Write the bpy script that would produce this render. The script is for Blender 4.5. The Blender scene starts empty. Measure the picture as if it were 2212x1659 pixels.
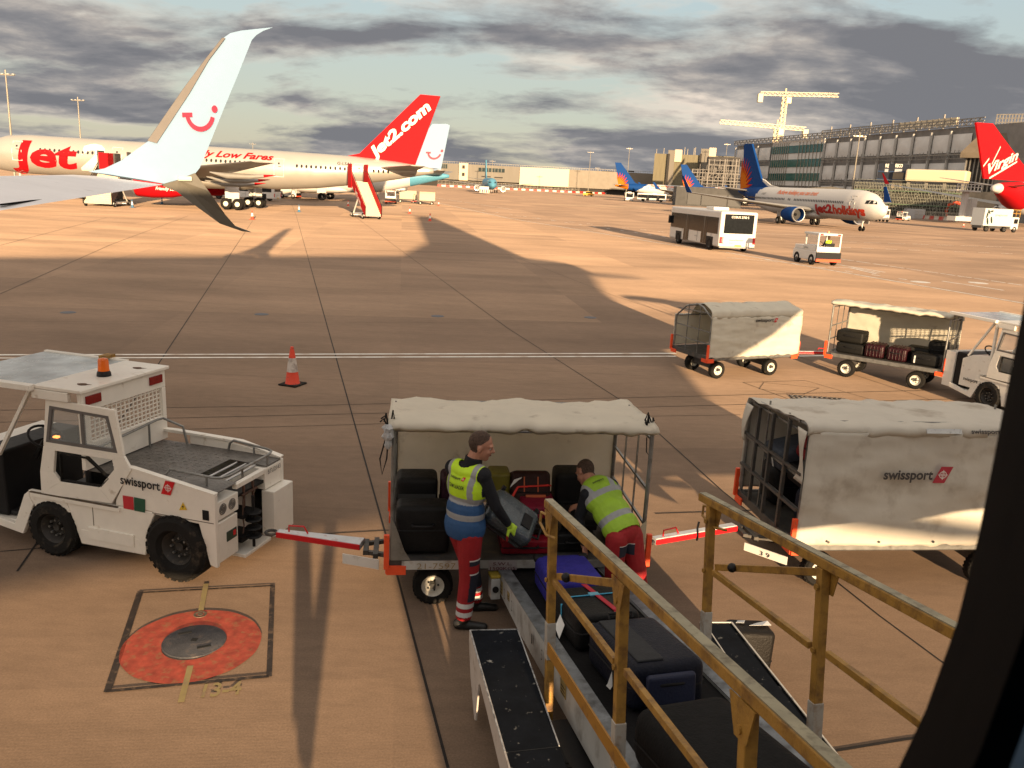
import bpy, bmesh, math, random
from mathutils import Vector as V, Matrix as M, noise as mnoise
random.seed(7)
R = math.radians
sc = bpy.context.scene
# ------------------------------------------------------------------ camera
FPX = 1789.0; PITCH = math.atan(434/1789.); ROLL = math.atan(.05); CAM = V((0, 0, 4.0))
Fw = V((0, math.cos(PITCH), -math.sin(PITCH))); R0 = V((1, 0, 0)); U0 = V((0, math.sin(PITCH), math.cos(PITCH)))
Rt = math.cos(ROLL)*R0+math.sin(ROLL)*U0; Up = -math.sin(ROLL)*R0+math.cos(ROLL)*U0
cd = bpy.data.cameras.new('camera'); cam = bpy.data.objects.new('camera', cd); sc.collection.objects.link(cam)
mt = M((Rt, Up, -Fw)).transposed().to_4x4(); mt.translation = CAM; cam.matrix_world = mt
cd.sensor_width = 36; cd.lens = 36*FPX/2212; cd.clip_start = .01; cd.clip_end = 6000
cd.dof.use_dof = True; cd.dof.focus_distance = 13; cd.dof.aperture_fstop = 20
sc.camera = cam
sc.render.resolution_x = 1024; sc.render.resolution_y = 768
# ------------------------------------------------------------------ sun, sky, exposure
SAZ, SEL = R(-14.5), R(7.6)                      # horizontal travel of the light, sun height
sd = V((math.sin(SAZ)*math.cos(SEL), math.cos(SAZ)*math.cos(SEL), -math.sin(SEL)))
sl = bpy.data.lights.new('sun', 'SUN'); sl.energy = 4.1; sl.angle = R(.55); sl.color = (1.0, .71, .42)
so = bpy.data.objects.new('sun', sl); sc.collection.objects.link(so); so.rotation_euler = (-sd).to_track_quat('Z', 'Y').to_euler()
w = bpy.data.worlds.new('World'); sc.world = w; w.use_nodes = True
nt = w.node_tree; N = nt.nodes; L = nt.links
bg = N['Background']; bg.inputs['Strength'].default_value = 1.0
def nd(t, **k):
    n = N.new(t)
    for a, b in k.items(): setattr(n, a, b)
    return n
def mth(op, a, b=None, cl=False):
    n = nd('ShaderNodeMath', operation=op, use_clamp=cl)
    for i, v in enumerate((a, b)):
        if v is None: continue
        if isinstance(v, (int, float)): n.inputs[i].default_value = v
        else: L.new(v, n.inputs[i])
    return n.outputs[0]
sky = nd('ShaderNodeTexSky', sky_type='NISHITA', sun_disc=False); sky.sun_elevation = SEL; sky.sun_rotation = math.atan2(-sd.x, -sd.y)
sky.air_density = 1.2; sky.dust_density = 1.0
skm = nd('ShaderNodeVectorMath', operation='SCALE'); L.new(sky.outputs[0], skm.inputs[0]); skm.inputs['Scale'].default_value = .10
tc = nd('ShaderNodeTexCoord'); sep = nd('ShaderNodeSeparateXYZ'); L.new(tc.outputs['Generated'], sep.inputs[0])
zz = mth('MAXIMUM', sep.outputs['Z'], 0.0); den = mth('ADD', zz, .19)
cx = mth('DIVIDE', sep.outputs['X'], den); cy = mth('DIVIDE', sep.outputs['Y'], den)
cmb = nd('ShaderNodeCombineXYZ'); L.new(cx, cmb.inputs[0]); L.new(cy, cmb.inputs[1])
mp = nd('ShaderNodeMapping'); L.new(cmb.outputs[0], mp.inputs[0]); mp.inputs['Scale'].default_value = (1.0, 1.25, 1); mp.inputs['Rotation'].default_value = (0, 0, R(14)); mp.inputs['Location'].default_value = (7.1, 4.2, 1.4)
def noi(scale, det, rough, vec, dist=0):
    n = nd('ShaderNodeTexNoise'); n.inputs['Scale'].default_value = scale; n.inputs['Detail'].default_value = det; n.inputs['Roughness'].default_value = rough; n.inputs['Distortion'].default_value = dist
    L.new(vec, n.inputs['Vector']); return n.outputs['Fac']
n1 = noi(.75, 7, .48, mp.outputs[0], .35)
mp2 = nd('ShaderNodeMapping'); L.new(mp.outputs[0], mp2.inputs[0]); mp2.inputs['Location'].default_value = (.16, -.22, .1)
n2 = noi(.75, 7, .48, mp2.outputs[0], .35)
def ramp(fac, stops):
    r = nd('ShaderNodeValToRGB'); L.new(fac, r.inputs[0]); e = r.color_ramp.elements
    e[0].position = stops[0][0]; e[0].color = (*stops[0][1], 1); e[1].position = stops[-1][0]; e[1].color = (*stops[-1][1], 1)
    for p, c in stops[1:-1]: q = e.new(p); q.color = (*c, 1)
    return r.outputs[0]
n3 = noi(2.6, 7, .62, mp.outputs[0], .2)
base_ = mth('ADD', n1, mth('MULTIPLY', mth('SUBTRACT', n3, .5), .30))
mp3 = nd('ShaderNodeMapping'); L.new(mp.outputs[0], mp3.inputs[0]); mp3.inputs['Location'].default_value = (.05, -.07, .03)
n4 = noi(2.6, 7, .62, mp3.outputs[0], .2)
base2 = mth('ADD', n2, mth('MULTIPLY', mth('SUBTRACT', n4, .5), .30))
yy_ = mth('MAXIMUM', sep.outputs['Y'], .05); uu = mth('DIVIDE', sep.outputs['X'], yy_); vv = mth('DIVIDE', sep.outputs['Z'], yy_)
gaps = None
for u0, v0, a_, b_, k_ in ((-.16, .115, .17, .045, .15), (-.40, .215, .16, .030, .15), (.12, .175, .10, .020, .07), (-.50, .040, .30, .016, .13), (-.62, .105, .12, .018, .06), (.42, .21, .16, .02, .05), (.25, .075, .35, .035, -.12), (-.55, .15, .25, .03, -.10), (.0, .24, .3, .03, -.08), (-.02, .045, .25, .02, -.07)):
    e_ = mth('ADD', mth('POWER', mth('ABSOLUTE', mth('DIVIDE', mth('SUBTRACT', uu, u0), a_)), 2.0), mth('POWER', mth('ABSOLUTE', mth('DIVIDE', mth('SUBTRACT', vv, v0), b_)), 2.0))
    g_ = mth('MULTIPLY', mth('EXPONENT', mth('MULTIPLY', e_, -1.0)), k_); gaps = g_ if gaps is None else mth('ADD', gaps, g_)
dens = mth('ADD', mth('SUBTRACT', base_, gaps), .062)
mask = ramp(dens, [(.425, (0, 0, 0)), (.47, (.55,)*3), (.53, (1,)*3)])
shade = mth('ADD', mth('ADD', mth('MULTIPLY', mth('SUBTRACT', base2, base_), 3.4), mth('SUBTRACT', .98, dens)), mth('MULTIPLY', mth('SUBTRACT', vv, .10), .9), True)
cloud = ramp(shade, [(.10, (.080, .081, .088)), (.30, (.105, .103, .107)), (.46, (.142, .134, .130)), (.64, (.205, .186, .168)), (.88, (.33, .285, .24))])
clear = ramp(zz, [(.0, (.225, .21, .165)), (.07, (.20, .215, .20)), (.20, (.19, .228, .242)), (.5, (.13, .18, .235))])
mx = nd('ShaderNodeMixRGB'); mx.inputs[0].default_value = .12; L.new(clear, mx.inputs[1]); L.new(skm.outputs[0], mx.inputs[2])
mc = nd('ShaderNodeMixRGB'); L.new(mask, mc.inputs[0]); L.new(mx.outputs[0], mc.inputs[1]); L.new(cloud, mc.inputs[2])
# brighter sky round the low sun behind the camera
dt = nd('ShaderNodeVectorMath', operation='DOT_PRODUCT'); L.new(tc.outputs['Generated'], dt.inputs[0]); dt.inputs[1].default_value = tuple(-sd)
gl = mth('POWER', mth('MAXIMUM', dt.outputs['Value'], 0.0), 3.0)
glc = nd('ShaderNodeVectorMath', operation='SCALE'); glc.inputs[0].default_value = (.40, .31, .24); L.new(gl, glc.inputs['Scale'])
ad = nd('ShaderNodeMixRGB', blend_type='ADD'); ad.inputs[0].default_value = 1; L.new(mc.outputs[0], ad.inputs[1]); L.new(glc.outputs[0], ad.inputs[2])
L.new(ad.outputs[0], bg.inputs[0])
vs = sc.view_settings; vs.view_transform = 'Standard'; vs.look = 'None'; vs.gamma = 1; vs.use_curve_mapping = False; vs.exposure = 1.35
# ------------------------------------------------------------------ picture -> place (distances are given, nothing is scaled about the camera)
def ray(x, y): return Fw+Rt*((x-1106)/FPX)+Up*((829.5-y)/FPX)
def G(x, y, z=0.0):
    d = ray(x, y); return CAM+d*((z-4.0)/d.z)
def AY(x, y, Y):
    d = ray(x, y); return CAM+d*(Y/d.y)
class Fr:
    def __init__(s, ox, oy, deg=0, oz=0.0):
        s.o = V((ox, oy, oz)); s.a = R(deg); s.x = V((math.cos(s.a), math.sin(s.a), 0)); s.y = V((-math.sin(s.a), math.cos(s.a), 0)); s.z = V((0, 0, 1))
    def _h(s, p, n, off):
        r = ray(*p); t = ((s.o-CAM).dot(n)+off)/r.dot(n); q = CAM+r*t-s.o; return V((q.dot(s.x), q.dot(s.y), q.z))
    def py(s, p, y=0.0): return s._h(p, s.y, y)
    def px(s, p, x=0.0): return s._h(p, s.x, x)
    def pz(s, p, z=0.0): return s._h(p, s.z, z)
# ------------------------------------------------------------------ materials
MC = {}
def mat(name, col, rough=.6, metal=0, var=.12, vs_=6.0, dirt=None, dscale=3.0, damt=.5, bump=0.0, bscale=60.0, emit=0.0, spec=.5, alpha=1.0, coat=0.0, stretch=None, trans=0.0, transl=0.0):
    if name in MC: return MC[name]
    m = bpy.data.materials.new(name); m.use_nodes = True; MC[name] = m; t = m.node_tree; n = t.nodes; l = t.links; b = n['Principled BSDF']
    b.inputs['Roughness'].default_value = rough; b.inputs['Metallic'].default_value = metal; b.inputs['Specular IOR Level'].default_value = spec
    if coat: b.inputs['Coat Weight'].default_value = coat
    if trans: b.inputs['Transmission Weight'].default_value = trans
    tcn = n.new('ShaderNodeTexCoord'); vec = tcn.outputs['Object']
    if stretch:
        mpn = n.new('ShaderNodeMapping'); mpn.inputs['Scale'].default_value = stretch; l.new(vec, mpn.inputs[0]); vec = mpn.outputs[0]
    def nz(s_, d=5):
        q = n.new('ShaderNodeTexNoise'); q.inputs['Scale'].default_value = s_; q.inputs['Detail'].default_value = d; q.inputs['Roughness'].default_value = .6; l.new(vec, q.inputs['Vector']); return q.outputs['Fac']
    r = n.new('ShaderNodeValToRGB'); l.new(nz(vs_), r.inputs[0]); e = r.color_ramp.elements
    e[0].position = .3; e[1].position = .7; e[0].color = (*[max(0, c*(1-var)) for c in col], 1); e[1].color = (*[min(1, c*(1+var)) for c in col], 1)
    out = r.outputs[0]
    if dirt:
        r2 = n.new('ShaderNodeValToRGB'); l.new(nz(dscale, 9), r2.inputs[0]); r2.color_ramp.elements[0].position = .68-damt*.28; r2.color_ramp.elements[1].position = .80-damt*.10
        r2.color_ramp.elements[0].color = (0, 0, 0, 1); r2.color_ramp.elements[1].color = (.9, .9, .9, 1)
        mm = n.new('ShaderNodeMixRGB'); l.new(r2.outputs[0], mm.inputs[0]); l.new(out, mm.inputs[1]); mm.inputs[2].default_value = (*dirt, 1); out = mm.outputs[0]
    l.new(out, b.inputs['Base Color'])
    rr = n.new('ShaderNodeMapRange'); l.new(nz(vs_*2.3), rr.inputs[0]); rr.inputs['To Min'].default_value = max(.03, rough-.12); rr.inputs['To Max'].default_value = min(1, rough+.12); l.new(rr.outputs[0], b.inputs['Roughness'])
    if bump:
        bb = n.new('ShaderNodeBump'); bb.inputs['Strength'].default_value = bump; bb.inputs['Distance'].default_value = .02; l.new(nz(bscale, 3), bb.inputs['Height']); l.new(bb.outputs[0], b.inputs['Normal'])
    if emit: b.inputs['Emission Color'].default_value = (*col, 1); b.inputs['Emission Strength'].default_value = emit
    if transl:
        tb_ = n.new('ShaderNodeBsdfTranslucent'); l.new(out, tb_.inputs[0]); ms_ = n.new('ShaderNodeMixShader'); ms_.inputs[0].default_value = transl; l.new(b.outputs[0], ms_.inputs[1]); l.new(tb_.outputs[0], ms_.inputs[2]); l.new(ms_.outputs[0], n['Material Output'].inputs['Surface'])
    if alpha < 1: b.inputs['Alpha'].default_value = alpha
    return m
white = mat('white_paint', (.72, .70, .65), .35, var=.05, dirt=(.30, .24, .18), dscale=5, damt=.35)
tugw = mat('tug_paint', (.84, .80, .72), .38, var=.04, dirt=(.50, .41, .31), dscale=9, damt=.22, coat=.2)
rubber = mat('rubber', (.014, .013, .012), .85, spec=.2, bump=.3, dirt=(.09, .07, .05), dscale=9, damt=.4)
black = mat('black_metal', (.010, .010, .011), .55, spec=.25)
blackp = mat('black_plastic', (.010, .010, .011), .45, spec=.3)
steel = mat('galvanised', (.26, .26, .25), .45, .7, var=.25, dirt=(.10, .08, .06), dscale=8)
darks = mat('dark_steel', (.075, .072, .068), .55, .3, var=.3, dirt=(.16, .12, .08), dscale=9)
alu = mat('aluminium', (.5, .5, .5), .35, .8, var=.1)
yellow = mat('rail_yellow', (.36, .195, .035), .55, var=.18, vs_=9, dirt=(.10, .045, .018), dscale=11, damt=.75, bump=.2)
orange = mat('bumper_orange', (.85, .085, .02), .5, var=.12, dirt=(.2, .1, .05), dscale=20, damt=.25)
red = mat('red_paint', (.62, .012, .018), .35, var=.08)
rimw = mat('rim_white', (.70, .68, .60), .5, dirt=(.25, .2, .14), dscale=22, damt=.4)
glass = mat('dark_glass', (.012, .014, .016), .12, var=.2, spec=.25)
canvas = mat('canvas', (.78, .73, .62), .7, var=.05, vs_=3, dirt=(.46, .40, .32), dscale=5, damt=.3, bump=.3, bscale=5, transl=.38)
canvasg = mat('canvas_grey', (.45, .46, .47), .7, var=.08, vs_=3, dirt=(.22, .19, .16), dscale=4, damt=.5, bump=.25, bscale=5)
# ------------------------------------------------------------------ mesh builder
def lin(a, b, t): return a+(b-a)*t
class MB:
    def __init__(s): s.v = []; s.f = []; s.m = []; s.mi = 0
    def add(s, vs_, fs): 
        o = len(s.v); s.v += [tuple(p) for p in vs_]; s.f += [tuple(i+o for i in f) for f in fs]; s.m += [s.mi]*len(fs); return s
    def box(s, c, d, rot=None):
        c = V(c); h = V(d)/2; P = []
        for sx in (-1, 1):
            for sy in (-1, 1):
                for sz in (-1, 1):
                    q = V((sx*h.x, sy*h.y, sz*h.z))
                    if rot is not None: q = rot@q
                    P.append(c+q)
        return s.add(P, [(0, 1, 3, 2), (4, 6, 7, 5), (0, 4, 5, 1), (2, 3, 7, 6), (0, 2, 6, 4), (1, 5, 7, 3)])
    def b2(s, a, b): return s.box([(p+q)/2 for p, q in zip(a, b)], [abs(q-p) for p, q in zip(a, b)])
    def bar(s, p0, p1, w_=.04, h_=None, up=(0, 0, 1)):
        p0 = V(p0); p1 = V(p1); h_ = h_ or w_; d = (p1-p0); ln = d.length; d.normalize(); u = V(up)
        if abs(d.dot(u)) > .98: u = V((1, 0, 0))
        a = d.cross(u).normalized(); b = a.cross(d).normalized(); m = M((d, a, b)).transposed()
        return s.box((p0+p1)/2, (ln, w_, h_), m)
    def tube(s, pts, r, n=8, cap=True):
        pts = [V(p) for p in pts]; k = len(pts); rr = r if isinstance(r, (list, tuple)) else [r]*k; vs_ = []; prev = None
        for i, p in enumerate(pts):
            d = (pts[min(i+1, k-1)]-pts[max(i-1, 0)]).normalized()
            if prev is None:
                u = V((0, 0, 1)) if abs(d.z) < .9 else V((1, 0, 0)); a = d.cross(u).normalized()
            else: a = (prev-d*prev.dot(d)).normalized()
            prev = a; b = d.cross(a)
            vs_ += [p+(a*math.cos(t)+b*math.sin(t))*rr[i] for t in [2*math.pi*j/n for j in range(n)]]
        fs = [(i*n+j, i*n+(j+1) % n, (i+1)*n+(j+1) % n, (i+1)*n+j) for i in range(k-1) for j in range(n)]
        if cap: fs += [tuple(range(n-1, -1, -1)), tuple((k-1)*n+j for j in range(n))]
        return s.add(vs_, fs)
    def cyl(s, p0, p1, r0, r1=None, n=20): return s.tube([p0, p1], [r0, r0 if r1 is None else r1], n)
    def lathe(s, prof, o, d, n=24):      # prof: (radius, distance along d)
        o = V(o); d = V(d).normalized(); u = V((0, 0, 1)) if abs(d.z) < .9 else V((1, 0, 0)); a = d.cross(u).normalized(); b = d.cross(a)
        vs_ = [o+d*h+(a*math.cos(2*math.pi*j/n)+b*math.sin(2*math.pi*j/n))*max(r, 1e-4) for r, h in prof for j in range(n)]
        return s.add(vs_, [(i*n+j, i*n+(j+1) % n, (i+1)*n+(j+1) % n, (i+1)*n+j) for i in range(len(prof)-1) for j in range(n)])
    def prism(s, poly, ext):             # poly: list of 3-D points, ext: extrusion vector
        P = [V(p) for p in poly]; e = V(ext); n = len(P)
        return s.add(P+[p+e for p in P], [tuple(range(n)), tuple(range(2*n-1, n-1, -1))]+[(i, (i+1) % n, (i+1) % n+n, i+n) for i in range(n)])
    def poly(s, pts): return s.add(pts, [tuple(range(len(pts)))])
    def loft(s, rings, closed=True, cap=True):
        n = len(rings[0]); k = len(rings); m = n if closed else n-1
        s.add([p for r in rings for p in r], [(i*n+j, i*n+(j+1) % n, (i+1)*n+(j+1) % n, (i+1)*n+j) for i in range(k-1) for j in range(m)]+([tuple(range(n-1, -1, -1)), tuple((k-1)*n+j for j in range(n))] if cap and closed else []))
        return s
    def grid(s, fn, nu, nv): 
        return s.add([fn(i/nu, j/nv) for i in range(nu+1) for j in range(nv+1)], [(i*(nv+1)+j, (i+1)*(nv+1)+j, (i+1)*(nv+1)+j+1, i*(nv+1)+j+1) for i in range(nu) for j in range(nv)])
    def sph(s, c, r, n=16, m=10):
        c = V(c); r = r if isinstance(r, (tuple, list)) else (r, r, r)
        return s.loft([[c+V((r[0]*math.sin(math.pi*max(.01, min(.99, i/m)))*math.cos(2*math.pi*j/n), r[1]*math.sin(math.pi*max(.01, min(.99, i/m)))*math.sin(2*math.pi*j/n), r[2]*math.cos(math.pi*i/m))) for j in range(n)] for i in range(m+1)])
    def build(s, name, m, parent=None, bevel=0, smooth=False, solid=0, seg=2, loc=None, fix=True):
        me = bpy.data.meshes.new(name); me.from_pydata(s.v, [], s.f)
        ms = m if isinstance(m, (list, tuple)) else [m]
        for q in ms: me.materials.append(q)
        for p, i in zip(me.polygons, s.m): p.material_index = i; p.use_smooth = bool(smooth)
        if fix:
            bm = bmesh.new(); bm.from_mesh(me); bmesh.ops.recalc_face_normals(bm, faces=bm.faces); bm.to_mesh(me); bm.free()
        o = bpy.data.objects.new(name, me); sc.collection.objects.link(o)
        if parent: o.parent = parent
        if loc: o.location = loc
        if solid: q = o.modifiers.new('s', 'SOLIDIFY'); q.thickness = solid; q.offset = 0
        if bevel:
            q = o.modifiers.new('b', 'BEVEL'); q.width = bevel; q.segments = seg; q.limit_method = 'ANGLE'; q.angle_limit = R(35); q.harden_normals = False
        if smooth == 'auto':
            for p in me.polygons: p.use_smooth = True
            me.set_sharp_from_angle(angle=R(38))
        return o
def tag(o, label, cat, group=None):
    o['label'] = label; o['category'] = cat
    if group: o['group'] = group
    return o
def thing(name, label, cat, loc=(0, 0, 0), deg=0.0, group=None):
    o = bpy.data.objects.new(name, None); o.empty_display_size = .2; sc.collection.objects.link(o); o.location = loc; o.rotation_euler = (0, 0, R(deg)); return tag(o, label, cat, group)
def thingf(name, label, cat, f, group=None): return thing(name, label, cat, f.o, math.degrees(f.a), group)
def kids(o): return [c for c in bpy.data.objects if c.parent == o]
def dup(o, loc=None, deg=None, label=None, parent=None):
    c = o.copy(); sc.collection.objects.link(c); c.parent = parent
    for k in kids(o): dup(k, parent=c)
    if loc is not None: c.location = loc
    if deg is not None: c.rotation_euler = (0, 0, R(deg))
    if label: c['label'] = label
    return c
# lettering: text -> mesh, mapped by fn(u, v, w): u to the right, v up, w out of the surface
def letters(name, txt, m, parent, fn, height=1.0, bold=0.0, shear=0.0, depth=.01, space=1.0, width=None, cut=0, maxv=None):
    cu = bpy.data.curves.new('t', 'FONT'); cu.body = txt; cu.size = 1; cu.offset = bold; cu.shear = shear; cu.space_character = space; cu.resolution_u = 3
    ob = bpy.data.objects.new('t', cu); sc.collection.objects.link(ob); dg = bpy.context.evaluated_depsgraph_get(); dg.update()
    me = bpy.data.meshes.new_from_object(ob.evaluated_get(dg)); bpy.data.objects.remove(ob); bpy.data.curves.remove(cu)
    xs = [v.co.x for v in me.vertices]; ys = [v.co.y for v in me.vertices]; x0 = min(xs); sy = height/.729; sx = sy if width is None else width/(max(xs)-x0)
    bm = bmesh.new(); bm.from_mesh(me)
    if cut:
        for v in bm.verts: v.co = V(((v.co.x-x0)*sx, v.co.y*sy, 0))
        bmesh.ops.triangulate(bm, faces=bm.faces)
        for _ in range(5):
            e = [q for q in bm.edges if q.calc_length() > cut]
            if not e: break
            bmesh.ops.subdivide_edges(bm, edges=e, cuts=1); bmesh.ops.triangulate(bm, faces=bm.faces)
    else:
        for v in bm.verts: v.co = V(((v.co.x-x0)*sx, v.co.y*sy, 0))
    for v in bm.verts: v.co = V(fn(v.co.x, v.co.y, depth))
    bm.to_mesh(me); bm.free(); me.name = name; me.materials.clear(); me.materials.append(m)
    o = bpy.data.objects.new(name, me); sc.collection.objects.link(o)
    if parent: o.parent = parent
    return o
def plane_fn(o, ux, vx, nx=None):
    o = V(o); ux = V(ux).normalized(); vx = V(vx).normalized(); n = V(nx) if nx else ux.cross(vx)
    return lambda u, v, w_: o+ux*u+vx*v+n*w_
def decal(name, polys, m, parent, fn, depth=.012):
    b = MB()
    for p in polys: b.poly([fn(u, v, depth) for u, v in p])
    return b.build(name, m, parent, fix=False)
def smilepts(n=14):     # arc ribbon, bar and dot, unit width
    out = []; a0, a1 = R(192), R(346); ro, ri = .50, .37
    arc = [(.5+ro*math.cos(a0+(a1-a0)*i/n), .5+ro*1.0*math.sin(a0+(a1-a0)*i/n)) for i in range(n+1)]+[(.5+ri*math.cos(a1+(a0-a1)*i/n), .5+ri*math.sin(a1+(a0-a1)*i/n)) for i in range(n+1)]
    quads = [[arc[i], arc[i+1], arc[2*n+1-i-1], arc[2*n+1-i]] for i in range(n)]
    out += quads+[[(-.10, .40), (.24, .40), (.24, .52), (-.10, .52)]]
    out += [[(1.0+.10*math.cos(2*math.pi*i/14), .62+.10*math.sin(2*math.pi*i/14)) for i in range(14)]]
    return out
# ================================================================== SETTING
def concrete(name, base, dark, groove=True):
    m = bpy.data.materials.new(name); m.use_nodes = True; t = m.node_tree; n = t.nodes; l = t.links; b = n['Principled BSDF']; b.inputs['Roughness'].default_value = .85; b.inputs['Specular IOR Level'].default_value = .2; b.inputs['Diffuse Roughness'].default_value = 1.0
    tcn = n.new('ShaderNodeTexCoord'); ob = tcn.outputs['Object']
    def mp_(sc_, rot=0):
        q = n.new('ShaderNodeMapping'); q.inputs['Scale'].default_value = sc_; q.inputs['Rotation'].default_value = (0, 0, rot); l.new(ob, q.inputs[0]); return q.outputs[0]
    def nz(vec, s_, d=6, r_=.6):
        q = n.new('ShaderNodeTexNoise'); q.inputs['Scale'].default_value = s_; q.inputs['Detail'].default_value = d; q.inputs['Roughness'].default_value = r_; l.new(vec, q.inputs['Vector']); return q.outputs['Fac']
    def rp(f, p0, c0, p1, c1):
        q = n.new('ShaderNodeValToRGB'); l.new(f, q.inputs[0]); e = q.color_ramp.elements; e[0].position = p0; e[1].position = p1; e[0].color = (*c0, 1); e[1].color = (*c1, 1); return q.outputs[0]
    def mixc(f, a, b_, bt='MIX'):
        q = n.new('ShaderNodeMixRGB'); q.blend_type = bt
        if isinstance(f, float): q.inputs[0].default_value = f
        else: l.new(f, q.inputs[0])
        l.new(a, q.inputs[1]); l.new(b_, q.inputs[2]); return q.outputs[0]
    c = rp(nz(mp_((.12, .3, 1), R(-8)), 1.0, 8, .62), .3, [x*.74 for x in base], .72, [x*1.20 for x in base])
    c = mixc(1.0, c, rp(nz(mp_((1, 2.4, 1), R(-8)), 3.0, 8, .7), .25, (.84,)*3, .75, (1.12,)*3), 'MULTIPLY')
    c = mixc(.8, c, rp(nz(mp_((1, 1, 1)), 60, 3, .7), .25, (.72,)*3, .75, (1.25,)*3), 'MULTIPLY')
    bk = n.new('ShaderNodeTexBrick'); bk.inputs['Scale'].default_value = 1; bk.inputs['Brick Width'].default_value = 6.1; bk.inputs['Row Height'].default_value = 6.1; bk.inputs['Mortar Size'].default_value = 0; bk.offset = 0; bk.inputs['Color1'].default_value = (.80, .80, .82, 1); bk.inputs['Color2'].default_value = (1.16, 1.15, 1.13, 1); l.new(mp_((1, 1, 1), R(-8)), bk.inputs['Vector']); c = mixc(.75, c, bk.outputs['Color'], 'MULTIPLY')
    tm_ = rp(nz(mp_((.05, 2.2, 1), R(-34)), 1.3, 6, .65), .60, (0, 0, 0), .82, (.45,)*3)
    st = rp(nz(mp_((.5, 1.2, 1), R(-8)), .9, 9, .7), .66, (0, 0, 0), .84, (.75,)*3)
    dk = n.new('ShaderNodeRGB'); dk.outputs[0].default_value = (*dark, 1); c = mixc(st, c, dk.outputs[0]); c = mixc(tm_, c, dk.outputs[0])
    sp = rp(nz(mp_((1, 1.6, 1)), 9, 5, .75), .70, (0, 0, 0), .76, (.8,)*3); c = mixc(sp, c, dk.outputs[0])
    l.new(c, b.inputs['Base Color'])
    w1 = n.new('ShaderNodeTexWave'); w1.wave_type = 'BANDS'; w1.bands_direction = 'Y'; w1.inputs['Scale'].default_value = 9.0; w1.inputs['Distortion'].default_value = 2.5; w1.inputs['Detail'].default_value = 3; w1.inputs['Detail Scale'].default_value = 1.2; l.new(mp_((1, 1, 1), R(-7)), w1.inputs['Vector'])
    hh = mixc(.5, w1.outputs['Fac'], nz(ob, 45, 4)) if groove else nz(ob, 45, 4)
    bu = n.new('ShaderNodeBump'); bu.inputs['Strength'].default_value = .05 if groove else .2; bu.inputs['Distance'].default_value = .008; l.new(hh, bu.inputs['Height']); l.new(bu.outputs[0], b.inputs['Normal'])
    return m
def struct(name, b, m, **k):
    o = b.build(name, m, **k); o['kind'] = 'structure'; return o
con = concrete('apron_concrete', (.262, .182, .125), (.085, .060, .044))
asp = concrete('apron_asphalt', (.215, .152, .110), (.085, .064, .049), False)
gb = MB(); gb.poly([(-2500, -400, 0), (2500, -400, 0), (2500, 3500, 0), (-2500, 3500, 0)]); struct('ground', gb, con, fix=False)
rb = MB(); P = [G(x, y, .004) for x, y in [(932, 434), (1097, 470), (1450, 528), (1551, 541), (2212, 654), (2600, 730)]]
rb.poly([(p.x, p.y, .004) for p in P]+[(900, 60, .004), (1200, 900, .004), (-60, 900, .004), (-60, 330, .004)]); struct('road', rb, asp, fix=False)
lt = mat('old_joint_line', (.36, .24, .16), .85)
jm = mat('joint_dark', (.016, .012, .010), .9, var=.4, vs_=20)
wl = mat('line_white', (.74, .72, .66), .7, var=.06, dirt=(.42, .29, .20), dscale=2.4, damt=.75)
def strip(pts, wd, z, b=None):
    b = b or MB(); Q = [G(x, y, z) for x, y in pts]
    for a, c in zip(Q[:-1], Q[1:]):
        d = (c-a); d.z = 0; d.normalize(); s_ = V((-d.y, d.x, 0))*wd/2; k = max(1, int((c-a).length/4))
        for i in range(k):
            p = a.lerp(c, i/k); q = a.lerp(c, (i+1)/k); b.poly([p-s_, q-s_, q+s_, p+s_])
    return b
jb = MB()
for pts, wd in [([(0, 635), (240, 528), (407, 466)], .03), ([(37, 1234), (80, 1172), (337, 794), (546, 476)], .022), ([(968, 1659), (860, 1250), (732, 794), (640, 466), (630, 440)], .022), ([(1560, 1060), (1350, 870), (1097, 709), (764, 466)], .022),
                ([(0, 886), (658, 876), (1399, 858), (2212, 838)], .02), ([(0, 912), (658, 896), (1399, 879), (2212, 858)], .02), ([(0, 938), (658, 920), (1399, 899), (1600, 896)], .014),
                ([(0, 516), (278, 525), (1097, 549), (1601, 562)], .05), ([(0, 694), (1400, 698)], .012), ([(1415, 1109), (1570, 1104), (2000, 1092)], .025), ([(1700, 1638), (1945, 1598), (2212, 1560)], .03),
                ([(0, 1191), (120, 1181), (600, 1158), (840, 1145)], .02), ([(1097, 549), (1330, 640), (2212, 930)], .015), ([(1560, 1060), (1900, 1330), (2212, 1560)], .02),
                ([(1150, 497), (1500, 527)], .03), ([(230, 470), (0, 530)], .03), ([(1605, 826), (1760, 882)], .02), ([(1650, 826), (1770, 838), (1735, 852), (1640, 840), (1650, 826)], .012), ([(1605, 826), (1740, 822), (1900, 868)], .014)]:
    strip(pts, wd, .004, jb)
struct('apron_joint', jb, jm, fix=False)
jb = MB(); strip([(0, 518.5), (278, 527.5), (1097, 552), (1601, 565), (1740, 569)], .07, .004, jb); struct('joint_sealant', jb, lt, fix=False)
mb_ = MB()
strip([(-60, 766.5), (1097, 764), (1460, 763.2)], .11, .008, mb_); strip([(-60, 773.5), (1097, 770.5), (1460, 769.5)], .11, .008, mb_); strip([(1725, 764), (2130, 758.5), (2300, 756)], .11, .008, mb_); strip([(1725, 769), (2130, 763.5), (2300, 761)], .11, .008, mb_)
strip([(932, 435), (1097, 471), (1450, 529), (1551, 542), (2212, 655), (2400, 690)], .20, .008, mb_)
def dash(a, c, n_, duty, wd=.18):
    for i in range(n_):
        t = i/n_; u = (i+duty)/n_; strip([(lin(a[0], c[0], t), lin(a[1], c[1], t)), (lin(a[0], c[0], u), lin(a[1], c[1], u))], wd, .008, mb_)
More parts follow.
